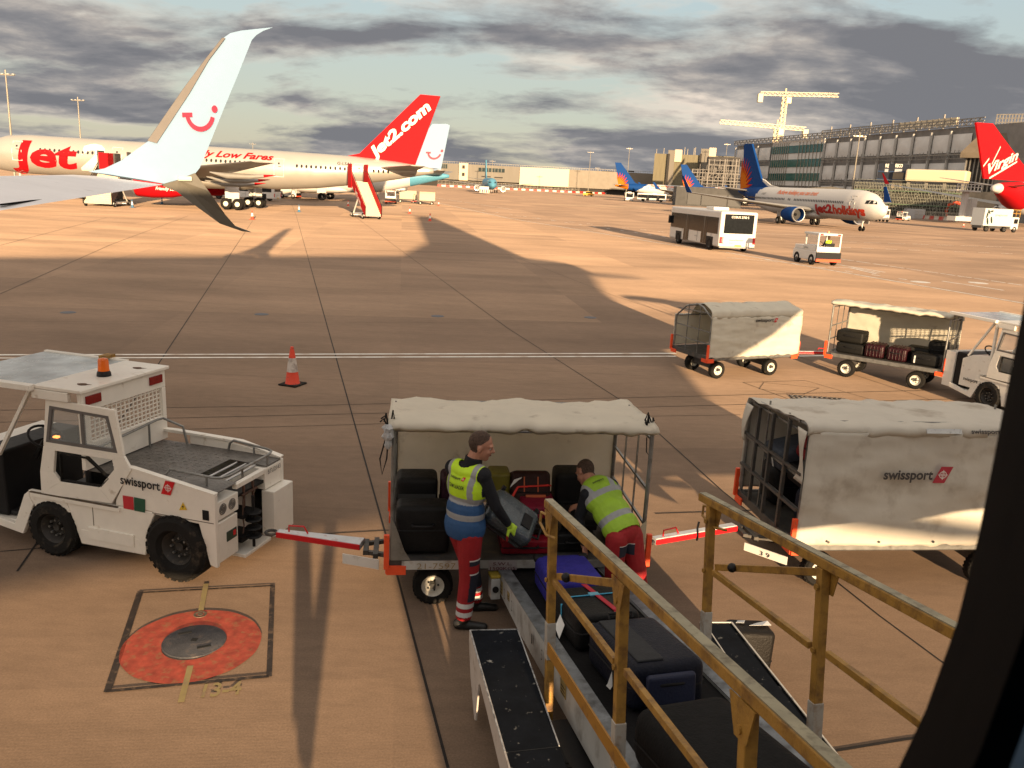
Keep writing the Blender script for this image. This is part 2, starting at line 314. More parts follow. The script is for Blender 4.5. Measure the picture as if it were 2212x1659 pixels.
dash((932, 426), (1110, 453), 5, .86); dash((1112, 466), (1460, 504), 9, .35); dash((1040, 454), (1460, 515), 14, .25); dash((1813, 522), (2181, 534), 7, .7); dash((1813, 534), (2212, 549), 8, .5); dash((1813, 559), (2250, 622), 12, .85); dash((1255, 495), (1330, 500), 2, .8)
strip([(1808, 571), (1911, 588)], .2, .008, mb_); strip([(1789, 577), (1835, 578), (1895, 592)], .2, .008, mb_); strip([(1840, 577), (1900, 590)], .14, .008, mb_); strip([(2035, 607), (2168, 627)], .2, .008, mb_); dash((1650, 560), (2000, 610), 6, .3); strip([(1480, 500), (1900, 512)], .12, .008, mb_); strip([(1570, 556), (1680, 566)], .15, .008, mb_)
for cx_, cy_ in ((1988, 609), (2113, 611)):
    c = G(cx_, cy_, .008); mb_.poly([c+V((.5*math.cos(2*math.pi*i/16), .5*math.sin(2*math.pi*i/16), 0)) for i in range(16)])
struct('road_marking', mb_, wl, fix=False)
# patches of lighter concrete far off
pb = MB(); pb.poly([G(x, y, .008) for x, y in [(1110, 439), (1500, 457), (1900, 492), (1760, 470), (1400, 445)]]); struct('pavement', pb, concrete('old_slab', (.235, .172, .124), (.12, .09, .065), False), fix=False)
# refuelling pit in the near corner
def Z(x, y, z=.004): return G(164.6+x*.2976, 1152+y*.2976, z)
pit_c = Z(845, 800, 0)
pit = thing('fuel_pit', 'round black pit cover in a worn red ring, framed by a dark square outline', 'pit cover', pit_c)
def loc(p): return p-pit_c
redp = mat('worn_red', (.40, .065, .035), .8, var=.35, vs_=9, dirt=(.30, .19, .08), dscale=13, damt=.55)
rg = MB(); n_ = 64; rings = []
for k, (ra, rb_) in enumerate([(.245, .57)]):
    c2 = Z(842, 806)
    rings = [[loc(c2)+V((r_*1.0*math.cos(2*math.pi*i/n_)*(1+.004*math.sin(5*i)), r_*1.02*math.sin(2*math.pi*i/n_)*(1+.004*math.sin(5*i)), .004)) for i in range(n_)] for r_ in (ra, rb_)]
rg.loft(rings, cap=False); rg.build('painted_ring', redp, pit, fix=False)
cc = loc(Z(858, 786)); cv = MB(); cv.lathe([(.0, .022), (.235, .022), (.245, .016), (.262, .014), (.27, .003)], (cc.x, cc.y, 0), (0, 0, 1), 48); cv.build('cover', mat('pit_cover', (.055, .055, .06), .5, var=.25, bump=.3, dirt=(.14, .11, .09), dscale=12), pit, smooth='auto')
hb = MB()
for dx, dy in ((-.12, .10), (.12, -.10)):
    hb.box((cc.x+dx, cc.y+dy, .0245), (.11, .03, .005), M.Rotation(R(28), 3, 'Z'))
hb.box((cc.x, cc.y, .0235), (.05, .05, .003)); hb.build('lifting_slot', mat('slot', (.008, .008, .008), .9), pit)
ob_ = MB()
for a, b_, wa in [((450, 430), (1430, 378), .028), ((1425, 375), (1400, 1040), .045), ((215, 1145), (1400, 1035), .04), ((460, 432), (225, 1150), .055)]:
    p, q = loc(Z(*a, .008)), loc(Z(*b_, .008)); d = (q-p).normalized(); s_ = V((-d.y, d.x, 0))*wa/2; ob_.poly([p-s_, q-s_, q+s_, p+s_])
ob_.build('sealed_outline', mat('sealant', (.03, .02, .015), .7, var=.5, dirt=(.2, .13, .08), dscale=14, damt=.6), pit, fix=False)
kn = MB(); k0 = loc(Z(900, 592)); kn.lathe([(.0, .01), (.022, .012), (.03, .006), (.045, .012), (.058, .012), (.062, .002)], (k0.x, k0.y, 0), (0, 0, 1), 28); kn.build('drain_cap', mat('cap_metal', (.16, .12, .08), .6, .3), pit, smooth='auto')
yf = mat('faded_yellow', (.33, .25, .10), .85, var=.1, dirt=(.24, .165, .11), dscale=9, damt=.7)
yb = MB()
for a, b_ in [((943, 365), (905, 560)), ((830, 960), (760, 1225))]:
    yb = MB(); p, q = loc(Z(*a, .0095)), loc(Z(*b_, .0095)); d = (q-p).normalized(); s_ = V((-d.y, d.x, 0))*.024; yb.poly([p-s_, q-s_, q+s_, p+s_])
    yb.build('guide_line', yf, pit, fix=False)
for (a, b_, c_) in (((905, 1190), (1190, 1165), (935, 1090)),):
    p, q, u_ = loc(Z(*a, .008)), loc(Z(*b_, .008)), loc(Z(*c_, .008)); letters('painted_number', '13-4', yf, pit, plane_fn((p.x, p.y, .009), q-p, u_-p, (0, 0, 1)), height=(u_-p).length, width=(q-p).length, bold=.02, depth=.0)
for i, (x, y) in enumerate([(147, 675), (565, 679), (945, 683), (1275, 686)]):  # flat manhole covers in the apron, without lamps
    c = G(x, y); b = MB(); b.lathe([(0, .012), (.16, .012), (.20, .004), (.20, 0)], (0, 0, 0), (0, 0, 1), 24)
    tag(b.build('manhole_cover', mat('fixture', (.07, .08, .10), .6), loc=c), ['round metal cover set in the apron above the roof of the luggage tug', 'round metal cover set in the apron above the traffic cone', 'round metal cover set in the apron above the open baggage cart', 'round metal cover set in the apron left of the closed canvas cart'][i], 'ground cover', 'round covers along the apron')
gr = G(1770, 864); b = MB(); e = Fr(gr.x, gr.y, -4)
for i in range(12): b.b2((-.55+i*.1, -.22, 0), (-.52+i*.1, .22, .016))
for i in range(4): b.b2((-.56, -.22+i*.14, 0), (.58, -.20+i*.14, .014))
o = b.build('drain_grate', darks, loc=gr); o.rotation_euler = (0, 0, R(-4)); tag(o, 'black metal drain grate in the apron behind the large canvas cart', 'drain')
# ================================================================== THE AIRCRAFT THE PHOTO IS TAKEN FROM
HD = 32.3; CY = 1.75                             # fuselage direction (aft), camera's distance from the centre line
fo = Fr(0, 0, HD); o0 = -fo.y*CY; fo = Fr(o0.x, o0.y, HD)
sky_blue = mat('livery_pale_blue', (.24, .36, .50), .5, var=.02, spec=.2)
wing_grey = mat('wing_grey', (.82, .81, .82), .45, var=.05, vs_=1.5, dirt=(.25, .25, .27), dscale=2, damt=.15)
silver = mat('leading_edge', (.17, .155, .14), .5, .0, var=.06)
smile = mat('smile_red', (.72, .02, .05), .4)
ST0 = 19.3                                        # station (metres from the nose) of the camera
prof = [(0, 2.7, 2.65, .05), (.3, 3.15, 2.15, .5), (1, 3.75, 1.8, .95), (2, 4.7, 1.6, 1.33), (3, 5.4, 1.5, 1.6), (4.5, 5.8, 1.46, 1.8), (6, 5.9, 1.46, 1.88), (19.5, 5.9, 1.46, 1.88), (21.5, 5.9, 1.52, 1.88), (23.6, 5.9, 1.68, 1.88), (26.8, 5.9, 1.85, 1.8), (29.2, 5.85, 2.9, 1.3), (30.7, 5.75, 3.85, .9), (32.3, 5.5, 4.5, .4), (33, 5.3, 4.9, .15)]  # unseen crown, belly and shortened tail shaped for their shadow on the apron
def pint(pr, s_):
    for a, b_ in zip(pr[:-1], pr[1:]):
        if s_ <= b_[0]:
            t = (s_-a[0])/(b_[0]-a[0]); return [lin(a[i], b_[i], t) for i in (1, 2, 3)]
    return list(pr[-1][1:])
def fuselage_mesh(pr, x0=0.0, n=40, ds=.6, flip=1):
    S = sorted(set([p[0] for p in pr]+[i*ds for i in range(int(pr[-1][0]/ds)+1)])); b = MB(); rings = []
    for s_ in S:
        zt, zb, hw = pint(pr, s_); zc = (zt+zb)/2; h = (zt-zb)/2
        rings.append([V((s_+x0, flip*hw*math.cos(2*math.pi*j/n), zc+h*math.sin(2*math.pi*j/n))) for j in range(n)])
    return b.loft(rings)
def airfoil(le, te, th, n=7):
    le = V(le); te = V(te); up_ = V((0, 0, 1)); c = te-le; P = []
    f = [(0, 0), (.04, .5), (.15, .9), (.35, 1.0), (.6, .72), (.85, .28), (1, .03)]
    return [le+c*a+up_*th*b_*.6 for a, b_ in f]+[le+c*a-up_*th*b_*.4 for a, b_ in f[::-1][1:-1]]
def wing(b, secs): return b.loft([airfoil(*s_) for s_ in secs])
own = thing('passenger_airliner', 'pale blue airliner seen from its own window, wing with tall winglet and red smile', 'airliner', fo.o, HD)
fm = fuselage_mesh(prof, -ST0, 64, .3).build('fuselage', [sky_blue], own, smooth=True)
cu = MB(); WX, WZ = .02, 4.03                    # window centre
def rrect(cx_, cz_, a, c, r_, y, k=8):
    out = []
    for q, (sx, sz) in enumerate([(1, 1), (-1, 1), (-1, -1), (1, -1)]):
        for i in range(k+1):
            t = R(90*q)+R(90)*i/k; out.append(V((cx_+sx*(a-r_)+r_*math.cos(t), y, cz_+sz*(c-r_)+r_*math.sin(t))))
    return out
cu.loft([rrect(WX, WZ, .30, .32, .12, y) for y in (1.55, 2.1)])
for i in range(-5, 5): cu.loft([rrect(WX+i*.508, WZ+.38, .20, .22, .09, y) for y in (-2.2, -1.2)])  # port openings, raised and enlarged to let more sun onto the window panel
co = cu.build('cut', [black], own)
bo = fm.modifiers.new('b', 'BOOLEAN'); bo.object = co; bo.operation = 'DIFFERENCE'; bo.solver = 'EXACT'
bpy.context.view_layer.update(); dg = bpy.context.evaluated_depsgraph_get(); ne = bpy.data.meshes.new_from_object(fm.evaluated_get(dg)); fm.modifiers.clear(); fm.data = ne; bpy.data.objects.remove(co)
seal = mat('window_seal', (.0025, .0025, .003), .9, var=.1, spec=.05); lin_ = mat('cabin_panel', (.80, .82, .84), .6, var=.03)
# frame: soft black seal ring next to the opening, grey moulded panel further in
WA, WC, WR = .184, .25, .15
def flr(name, m, spec): b = MB(); b.loft([rrect(WX, WZ, a, c, r_, y) for a, c, r_, y in spec], cap=False); return b.build(name, m, own, smooth='auto')
flr('window_seal', seal, [(WA, WC, WR, 1.835), (WA+.008, WC+.012, WR+.005, 1.832), (WA+.06, WC+.06, WR+.03, 1.845), (WA+.10, WC+.08, WR+.03, 1.90), (WA, WC, WR, 1.835)])
flr('window_panel', lin_, [(WA+.008, WC+.012, WR+.005, 1.8315), (WA+.05, WC+.07, WR+.03, 1.826), (WA+.11, WC+.14, WR+.05, 1.80), (.50, .50, .05, 1.62)])
# wing
wt = fo.py((352, 399), 16.3); wl0 = fo.py((238, 361), 16.3)
TEp = V((wt.x, 16.3, wt.z)); LEp = V((wl0.x, 16.3, wt.z+.03))
te0 = fo.py((0, 456), 9.0)
bs = MB(); secs = []
for y, dx, dz, ch, th in [(16.3, 0, 0, 1, .10), (13, -1.0, -.35, 1.32, .16), (9, -1.0, -.76, 1.75, .24), (5.2, -.4, -1.15, 2.4, .5), (1.2, 1.2, -1.6, 3.6, .9)]:
    t = (16.3-y)/7.3; tx = lin(TEp.x, te0.x, t); tz = lin(TEp.z, te0.z, t)
    c0 = (TEp.x-LEp.x)*ch+(0 if y > 12 else 0)
    secs.append(((tx-max(1.5, c0), y, tz+.05), (tx, y, tz), th))
wg = wing(bs, secs); bs2 = MB(); wing(bs2, [((a[0], -a[1], a[2]), (c[0], -c[1], c[2]), th) for a, c, th in secs]); bs.build('wing', wing_grey, own, smooth='auto'); bs2.build('wing', wing_grey, own, smooth='auto')
fg = MB(); # aileron and flap gaps, drawn as real narrow grooves filled dark
for a, c in [((0, 446), (210, 418)), ((0, 462-4), (0, 462-4))][:1]:
    p = fo.py(a, 9.2); q = fo.py(c, 13.2); fg.bar((p.x, 9.2, p.z+.012), (q.x, 13.2, q.z+.012), .03, .01)
p = fo.py((122, 424), 11.2); q = fo.py((184, 431), 12.6); fg.bar((p.x, 11.2, p.z+.012), (q.x, 12.6, q.z+.012), .02, .01)
fg.build('aileron_gap', seal, own)
# winglet, traced and given its own distance, cant and thickness
def wpt(p, base=16.35, cant=.30, z0=None):
    y = base
    for _ in range(6): q = fo.py(p, y); y = base+cant*abs(q.z-TEp.z)
    return V((q.x, y, q.z))
def z1(x, y): return (x*.2976, y*.2976)
LEt = [z1(*p) for p in [(640, 1246), (760, 1222), (880, 1165), (990, 1085), (1080, 1022), (1340, 645), (1500, 430), (1622, 275), (1672, 240), (1750, 222), (1860, 210), (1978, 198)]]
TEt = [z1(*p) for p in [(1230, 1340), (1330, 1320), (1392, 1288), (1448, 1222), (1480, 1150), (1600, 850), (1720, 560), (1812, 330), (1828, 290), (1860, 255), (1910, 224), (1979, 199)]]
wb = MB(); ring = []
for a, c in zip(LEt, TEt):
    A_, C_ = wpt(a), wpt(c); n_ = V((0, 1, -.3)).normalized()*.035*min(1.0, (C_-A_).length)
    ring.append([A_, A_.lerp(C_, .25)+n_, A_.lerp(C_, .6)+n_, C_, A_.lerp(C_, .6)-n_, A_.lerp(C_, .25)-n_])
wb.loft(ring); wlo = wb.build('winglet', sky_blue, own, smooth='auto')
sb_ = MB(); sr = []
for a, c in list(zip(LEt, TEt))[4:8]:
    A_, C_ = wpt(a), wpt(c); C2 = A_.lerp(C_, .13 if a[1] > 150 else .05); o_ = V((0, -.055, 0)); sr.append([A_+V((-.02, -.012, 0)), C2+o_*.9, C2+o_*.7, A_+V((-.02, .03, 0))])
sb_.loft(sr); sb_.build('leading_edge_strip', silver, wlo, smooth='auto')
# lower strake of the winglet
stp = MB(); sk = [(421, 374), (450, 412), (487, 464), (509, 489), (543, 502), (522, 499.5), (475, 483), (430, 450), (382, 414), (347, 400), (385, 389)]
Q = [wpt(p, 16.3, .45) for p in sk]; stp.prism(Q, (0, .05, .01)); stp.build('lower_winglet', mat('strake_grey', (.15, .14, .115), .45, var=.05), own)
tp = MB(); q = wpt((403, 386)); tp.cyl(q+V((-.14, -.06, 0)), q+V((.06, -.06, 0)), .045, .04, 14); tp.build('navigation_light', mat('lamp_lens', (.75, .75, .65), .2), own, smooth='auto')
# the smile on the winglet
sA, sB, sD = wpt((391, 236)), wpt((470, 232)), wpt((430, 283))
def wl_fn(x0, y0, x1, y1):
    def f(u, v, w_):
        q = wpt((lin(x0, x1, u)-(v-.5)*4, lin(y0, y1, v))); return q+V((0, -w_-.05, .0))
    return f
decal('smile_emblem', [[(u*1.0, v) for u, v in pl_] for pl_ in smilepts()], smile, wlo, wl_fn(398, 284, 462, 206), .012)
# tail, tailplanes, engines and gear (they shape the shadow on the apron)
fb = MB(); fin = [(23.5, 5.7), (26.8, 7.0), (28.9, 9.3), (31.3, 11.9), (33.0, 11.8), (31.1, 5.3)]
fb.prism([(s_-ST0, -.09, z) for s_, z in fin], (0, .18, 0)); fb.build('tail_fin', sky_blue, own)
for sg in (1, -1):
    b = MB(); wing(b, [((28.6-ST0, .5*sg, 4.9), (31.6-ST0, .5*sg, 4.9), .3), ((31.6-ST0, 7.1*sg, 5.4), (32.9-ST0, 7.1*sg, 5.4), .12)]); b.build('tailplane', wing_grey, own, smooth='auto')
    b = MB(); b.lathe([(.85, 0), (1.02, .25), (1.08, 1.2), (.95, 2.6), (.6, 3.6), (.5, 3.6), (.75, 2.6), (.8, .3), (.85, 0)], (9.6-ST0, 4.85*sg, 1.65), (1, 0, 0), 28); b.build('engine', sky_blue, own, smooth='auto')
    b = MB(); b.tube([(19.9-ST0-.4-(.6 if sg < 0 else -.12), 2.85*sg, 2.3), (19.9-ST0-.4-(.6 if sg < 0 else -.12), 2.85*sg, .6)], .09 if sg > 0 else .14); b.tube([(19.9-ST0-.4-(.6 if sg < 0 else -.12), 2.85*sg, .55), (20.6-ST0-.4, 1.9*sg, 2.0)], .06)
    for dy in ((-.05, .05) if sg > 0 else (-.42, .42)): b.lathe([(.12, -.12), (.16 if sg > 0 else .36, -.12), (.2 if sg > 0 else .4, -.08), (.2 if sg > 0 else .4, .08), (.16 if sg > 0 else .36, .12), (.12, .12)], (19.9-ST0-.4-(.6 if sg < 0 else -.12), 2.85*sg+dy, .2 if sg > 0 else .4), (0, 1, 0), 20)
    b.build('landing_gear', rubber, own, smooth='auto')  # unseen gear; starboard leg and wheels shrunk to throw a thin shadow stripe
b = MB(); b.tube([(4-ST0, 0, 2), (4-ST0, 0, .35)], .1)
for dy in (-.22, .22): b.lathe([(.1, -.1), (.32, -.1), (.35, 0), (.32, .1), (.1, .1)], (4-ST0, dy, .35), (0, 1, 0), 18)
b.build('nose_gear', rubber, own, smooth='auto')
# ================================================================== NEAR GROUND EQUIPMENT
def wheel(parent, c, r, w_, ax=(0, 1, 0), rimm=None, name='wheel', hub=True):
    c = V(c); ax = V(ax).normalized(); b = MB()
    b.lathe([(r*.50, -w_/2), (r*.86, -w_/2), (r*.97, -w_*.36), (r, -w_*.2), (r, w_*.2), (r*.97, w_*.36), (r*.86, w_/2), (r*.60, w_/2), (r*.56, w_*.40), (r*.50, w_*.3)], c, ax, 36)
    for i in range(26):
        t = 2*math.pi*i/26; u = V((0, 0, 1)).cross(ax); p = c+(u*math.cos(t)+V((0, 0, 1))*math.sin(t))*r*.972; b.bar(p-ax*w_*.40, p+ax*w_*.40, r*.13, r*.05, up=(p-c))
    o = b.build(name, rubber, parent, smooth='auto')
    if rimm:
        for sg in (-1, 1):
            q = MB(); q.lathe([(.0, .30*w_), (r*.12, .32*w_), (r*.14, .18*w_), (r*.42, .14*w_), (r*.46, .30*w_), (r*.56, .42*w_), (r*.58, .38*w_), (r*.52, .1*w_)], c, ax*sg, 30); q.build('rim', rimm, o, smooth='auto')
            if sg == -1 or hub:
                q = MB()
                for i in range(5):
                    t = 2*math.pi*i/5; u = V((0, 0, 1)).cross(ax); p = c+ax*sg*w_*.17+(u*math.cos(t)+V((0, 0, 1))*math.sin(t))*r*.27; q.cyl(p, p+ax*sg*.012, r*.05, n=6)
                q.lathe([(r*.15, .2*w_), (r*.13, .36*w_), (0, .38*w_)], c, ax*sg, 14); q.build('hub_nuts', black, o, smooth='auto')
    return o
def ringpanel(b, outer, inner, y0, y1):
    n = len(outer)
    for i in range(n):
        j = (i+1) % n; q = [outer[i], outer[j], inner[j], inner[i]]; b.prism([(x, y0, z) for x, z in q], (0, y1-y0, 0))
def panel(b, pts, y0, y1): b.prism([(x, y0, z) for x, z in pts], (0, y1-y0, 0))
def logo(parent, fn, h, red_=red, name='logo_flash'):
    o = decal(name, [[(0, 0), (h*.75, 0), (h*1.15, h), (h*.4, h)]], red_, parent, fn, .004)
    wm = mat('logo_white', (.8, .78, .74), .5); c = (h*.575, h*.5); b = MB()
    def ring(r0, r1, sx=1.0):
        for i in range(16):
            a0, a1 = 2*math.pi*i/16, 2*math.pi*(i+1)/16
            b.poly([fn(c[0]+sx*r0*math.cos(a0)*h, c[1]+r0*math.sin(a0)*h, .006), fn(c[0]+sx*r1*math.cos(a0)*h, c[1]+r1*math.sin(a0)*h, .006), fn(c[0]+sx*r1*math.cos(a1)*h, c[1]+r1*math.sin(a1)*h, .006), fn(c[0]+sx*r0*math.cos(a1)*h, c[1]+r0*math.sin(a1)*h, .006)])
    ring(.19, .23); ring(.19, .23, .45); b.poly([fn(c[0]-.3*h, c[1]-.02*h, .006), fn(c[0]+.3*h, c[1]-.02*h, .006), fn(c[0]+.3*h, c[1]+.02*h, .006), fn(c[0]-.3*h, c[1]+.02*h, .006)]); b.poly([fn(c[0]-.02*h, c[1]-.3*h, .006), fn(c[0]+.02*h, c[1]-.3*h, .006), fn(c[0]+.02*h, c[1]+.3*h, .006), fn(c[0]-.02*h, c[1]+.3*h, .006)])
    b.build('globe_mark', wm, o, fix=False)
ink = mat('ink_black', (.015, .014, .014), .6)
glassc = mat('clear_glass', (.55, .6, .6), .05, var=.02, alpha=.22, spec=.8)
chk = mat('checker_plate', (.16, .15, .14), .5, .4, var=.25, vs_=5, dirt=(.07, .06, .05), dscale=6, bump=.5, bscale=26)
amber = mat('amber_lens', (.80, .15, .01), .2, var=.05); redl = mat('red_lens', (.22, .01, .01), .2)
W = 1.22
T = Fr(-2.78, 7.39, math.degrees(math.atan2(-.27, .963)))
def z5(x, y): return (x*.2976, 740.6+y*.2976)
def make_tug(label, f, group=None, near=True):
    t = thingf('luggage_tug', label, 'tow tractor', f, group)
    b = MB()
    for y0, y1 in ((0, .05), (W-.05, W)):
        panel(b, [(-1.75, .68), (-1.75, .60), (-1.72, .51), (-1.61, .19), (-.83, .20), (-.80, .46), (-.70, .655), (-.72, .68)], y0, y1)
        panel(b, [(-1.15, .685), (-.72, .685), (-.70, .66), (-.19, .645), (-.08, .23), (0, .21), (0, .965), (-.30, 1.02), (-.94, 1.10), (-1.15, 1.10)], y0, y1)
        panel(b, [(-2.24, .68), (-2.22, .60), (-2.17, .51), (-1.725, .51), (-1.755, .60), (-1.755, .68)], y0, y1)
        panel(b, [(-2.25, .66), (-2.19, .52), (-2.36, .17), (-2.95, .26), (-2.95, .36), (-2.46, .27), (-2.30, .62)], y0, y1)
    b.b2((-.06, .052, .24), (-.003, .36, .66)); b.b2((-.30, .05, .22), (-.26, 1.17, .95)); b.b2((-.05, .86, .20), (.10, W+.02, .71))
    b.b2((-1.5, .052, .28), (-.84, W-.052, .66)); b.b2((-.25, .05, .685), (-.002, .38, .875)); b.b2((-.26, .86, .72), (-.002, W-.052, .955)); b.b2((-.06, .36, .90), (-.004, .86, .955)); b.b2((-3.2, .05, .25), (-2.95, W-.05, 1.0)); b.b2((-2.94, .05, .24), (-2.40, W-.05, .29))
    b.b2((-.2, .38, .16), (.06, .86, .20))
    if not near: b.prism([(-2.74, .03, .36), (-2.74, .03, .92), (-2.5, .03, 1.04), (-2.06, .03, 1.10), (-2.06, .03, .70), (-2.26, .03, .68), (-2.36, .03, .36)], (0, W-.06, 0)); b.b2((-2.10, .03, 1.08), (-2.05, .08, 1.80)); b.b2((-2.10, W-.08, 1.08), (-2.05, W-.03, 1.80))
    b.build('body', tugw, t, bevel=.008)
    b = MB(); panel(b, [(-1.5, 1.12), (-1.35, 1.125), (-.5, 1.11), (0, 1.0), (0, .985), (-.5, 1.09), (-1.5, 1.09)], W-.07, W+.005); panel(b, [(-1.15, 1.115), (-.94, 1.115), (0, .98), (0, .966), (-.94, 1.10), (-1.15, 1.10)], -.005, .055); b.build('side_board', tugw, t, bevel=.003)
    b = MB(); panel(b, [(-1.62, .35), (-1.60, .20), (-.86, .215), (-.90, .36)], -.004, .001); b.b2((-1.50, -.018, .27), (-.95, .0, .40)); b.b2((-2.2, -.022, .625), (-1.1, .0, .668)); b.build('side_step', tugw, t, bevel=.006)
    b = MB(); b.b2((-2.2, -.024, .668), (-1.12, -.002, .680)); b.b2((-1.44, -.004, .42), (-1.435, .001, .62)); b.bar((-1.17, -.003, .70), (-.96, -.003, 1.08), .006); b.b2((-.72, -.003, .672), (-.02, .001, .678)); b.build('grimy_gap', mat('grime', (.10, .075, .05), .9, var=.5, vs_=25), t)
    # checker plate bed with the recessed ladder
    b = MB(); b.poly([(-1.5, .05, .985), (-.45, .05, .985), (-.45, W-.05, .985), (-1.5, W-.05, .985)]); b.poly([(-.45, .05, .985), (-.005, .05, .972), (-.005, .36, .972), (-.45, .36, .985)]); b.poly([(-.45, .9, .985), (-.005, .9, .972), (-.005, W-.05, .972), (-.45, W-.05, .985)]); bd = b.build('load_bed', chk, t, solid=.008)
    b = MB()
    for i in range(13):
        for j in range(14):
            x = -1.44+i*.077; y = .10+j*.078; b.box((x, y, .991), (.034, .009, .004), M.Rotation(R(45 if (i+j) % 2 else -45), 3, 'Z'))
    o = b.build('tread_pattern', mat('tread', (.22, .21, .195), .45, .5), bd)
    b = MB(); b.b2((-.44, .37, .80), (-.02, .89, .83)); b.build('well', black, bd)
    b = MB()
    for x in (-.36, -.25, -.14): b.tube([(x, .37, .965), (x, .89, .965)], .012)
    b.build('ladder_rung', alu, bd)
    # rails
    b = MB(); b.tube([(-.62, .10, 1.0), (-.62, .10, 1.06), (-.60, .14, 1.10), (-.12, .16, 1.075), (-.06, .20, 1.07), (-.03, .28, 1.07), (-.03, 1.0, 1.075), (-.06, 1.08, 1.08), (-.14, 1.12, 1.08), (-.55, 1.12, 1.12), (-.60, 1.12, 1.08), (-.62, 1.12, 1.0)], .013)
    for p in ((-.2, .16), (-.03, .5), (-.03, .95), (-.3, 1.12)): b.tube([(p[0], p[1], .98), (p[0], p[1], 1.075)], .011)
    b.build('guard_rail', steel, t, smooth='auto')
    b = MB(); b.tube([(-1.42, .08, 1.22), (-1.42, .98, 1.28), (-1.40, 1.06, 1.28), (-1.18, 1.10, 1.2), (-1.14, 1.11, 1.0)], .014); b.tube([(-1.42, .3, 1.0), (-1.42, .3, 1.235)], .012); b.tube([(-1.42, .85, 1.0), (-1.42, .85, 1.27)], .012); b.build('guard_rail', steel, t, smooth='auto')
    # cab
    b = MB(); x0, x1 = -1.53, -1.48
    b.b2((x0, .0, 1.0), (x1, W, 1.27)); b.b2((x0, .0, 1.60), (x1, W, 1.80)); b.b2((x0, .0, 1.272), (x1, .10, 1.598)); b.b2((x0, 1.16, 1.272), (x1, W, 1.598)); b.build('cab_rear_wall', tugw, t, bevel=.005)
    b = MB()
    for i in range(18): b.b2((-1.512, .118+i*.0613-.006, 1.27), (-1.500, .118+i*.0613+.006, 1.60))
    for i in range(7): b.b2((-1.510, .10, 1.30+i*.046-.006), (-1.502, 1.16, 1.30+i*.046+.006))
    b.build('window_grille', tugw, t)
    for y in (.02, .93):
        b = MB(); b.b2((-1.479, y+.03, 1.665), (-1.462, y+.23, 1.755)); b.build('tail_lamp', redl, t, bevel=.004)
    b = MB(); b.b2((-2.02, -.04, 1.80), (-1.44, W+.03, 1.835)); b.b2((-3.15, -.10, 1.78), (-2.0, -.02, 1.84)); b.b2((-3.15, W+.01, 1.80), (-2.0, W+.06, 1.84)); b.b2((-2.04, -.045, 1.70), (-1.60, -.0, 1.795)); b.build('roof', tugw, t, bevel=.006)
    b = MB(); b.b2((-3.15, -.02, 1.81), (-2.02, W+.01, 1.822)); b.build('roof_panel', mat('tinted_roof', (.42, .47, .49), .25, var=.5, vs_=2.2, dirt=(.55, .55, .52), dscale=2.5), t)
    rs = MB()
    for (x, y) in ((-1.60, .18), (-1.63, 1.0)): rs.poly([(x+.10*math.cos(i*.6)*(.4+.6*abs(math.sin(i*1.7))), y+.05*math.sin(i*.6)*(.5+.5*abs(math.cos(i*2.3))), 1.8365) for i in range(10)])
    rs.build('rust_patch', mat('rust', (.10, .05, .03), .9, var=.5, vs_=30), t, fix=False)
    b = MB(); b.lathe([(.0, 0), (.072, 0), (.068, .035), (.056, .055)], (-1.70, .56, 1.836), (0, 0, 1), 24); b.build('beacon_base', blackp, t, smooth='auto')
    b = MB(); b.lathe([(.058, .055), (.056, .07), (.050, .165), (.044, .182), (.0, .186)], (-1.70, .56, 1.836), (0, 0, 1), 28); b.build('beacon', amber, t, smooth='auto')
    b = MB(); b.b2((-2.32, W-.05, 1.84), (-2.22, W+.10, 1.875)); b.build('mirror_bracket', yellow, t)
    for y0, y1 in ((-.012, .02),) if near else ((-.012, .02), (W-.02, W+.012)):
        b = MB(); ringpanel(b, [(-1.90, 1.70), (-1.08, 1.68), (-1.01, 1.22), (-1.98, 1.20)], [(-1.86, 1.63), (-1.16, 1.61), (-1.08, 1.245), (-1.94, 1.245)], y0, y1)
        ringpanel(b, [(-1.98, 1.20), (-1.01, 1.22), (-.93, 1.09), (-1.19, .70), (-2.06, .67), (-2.05, .92)], [(-1.84, 1.165), (-1.15, 1.165), (-1.13, 1.07), (-1.33, .85), (-1.80, .84), (-1.88, .93)], y0, y1)
        dr = b.build('cab_door', tugw, t, bevel=.004)
        b = MB(); ringpanel(b, [(-1.86, 1.63), (-1.16, 1.61), (-1.08, 1.245), (-1.94, 1.245)], [(-1.83, 1.60), (-1.19, 1.585), (-1.12, 1.28), (-1.90, 1.275)], y0-.002, y1)
        b.b2((-1.50, y0, 1.28), (-1.47, y1, 1.59)); b.build('window_frame', mat('frame_grey', (.13, .12, .115), .6), dr)
        b = MB(); ringpanel(b, [(-1.80, 1.15), (-1.45, 1.15), (-1.20, .96), (-1.30, .86), (-1.33, .855), (-1.80, .845)], [(-1.78, 1.135), (-1.46, 1.13), (-1.22, .96), (-1.31, .875), (-1.34, .87), (-1.79, .86)], y0, y1); b.build('window_rubber', rubber, dr)
        b = MB(); b.b2((-1.90, (y0+y1)/2-.002, 1.27), (-1.12, (y0+y1)/2+.002, 1.6)); b.build('window_pane', glassc, dr)
    b = MB(); b.bar((-2.12, .04, 1.78), (-2.62, .04, 1.0), .035); b.bar((-2.12, W-.04, 1.78), (-2.62, W-.04, 1.0), .035); b.build('windscreen_pillar', tugw, t)
    b = MB(); b.b2((-2.95, .08, .30), (-2.62, W-.08, 1.02)); b.b2((-2.62, .1, .3), (-1.9, W-.1, .36)); b.build('dashboard', black, t, bevel=.02)
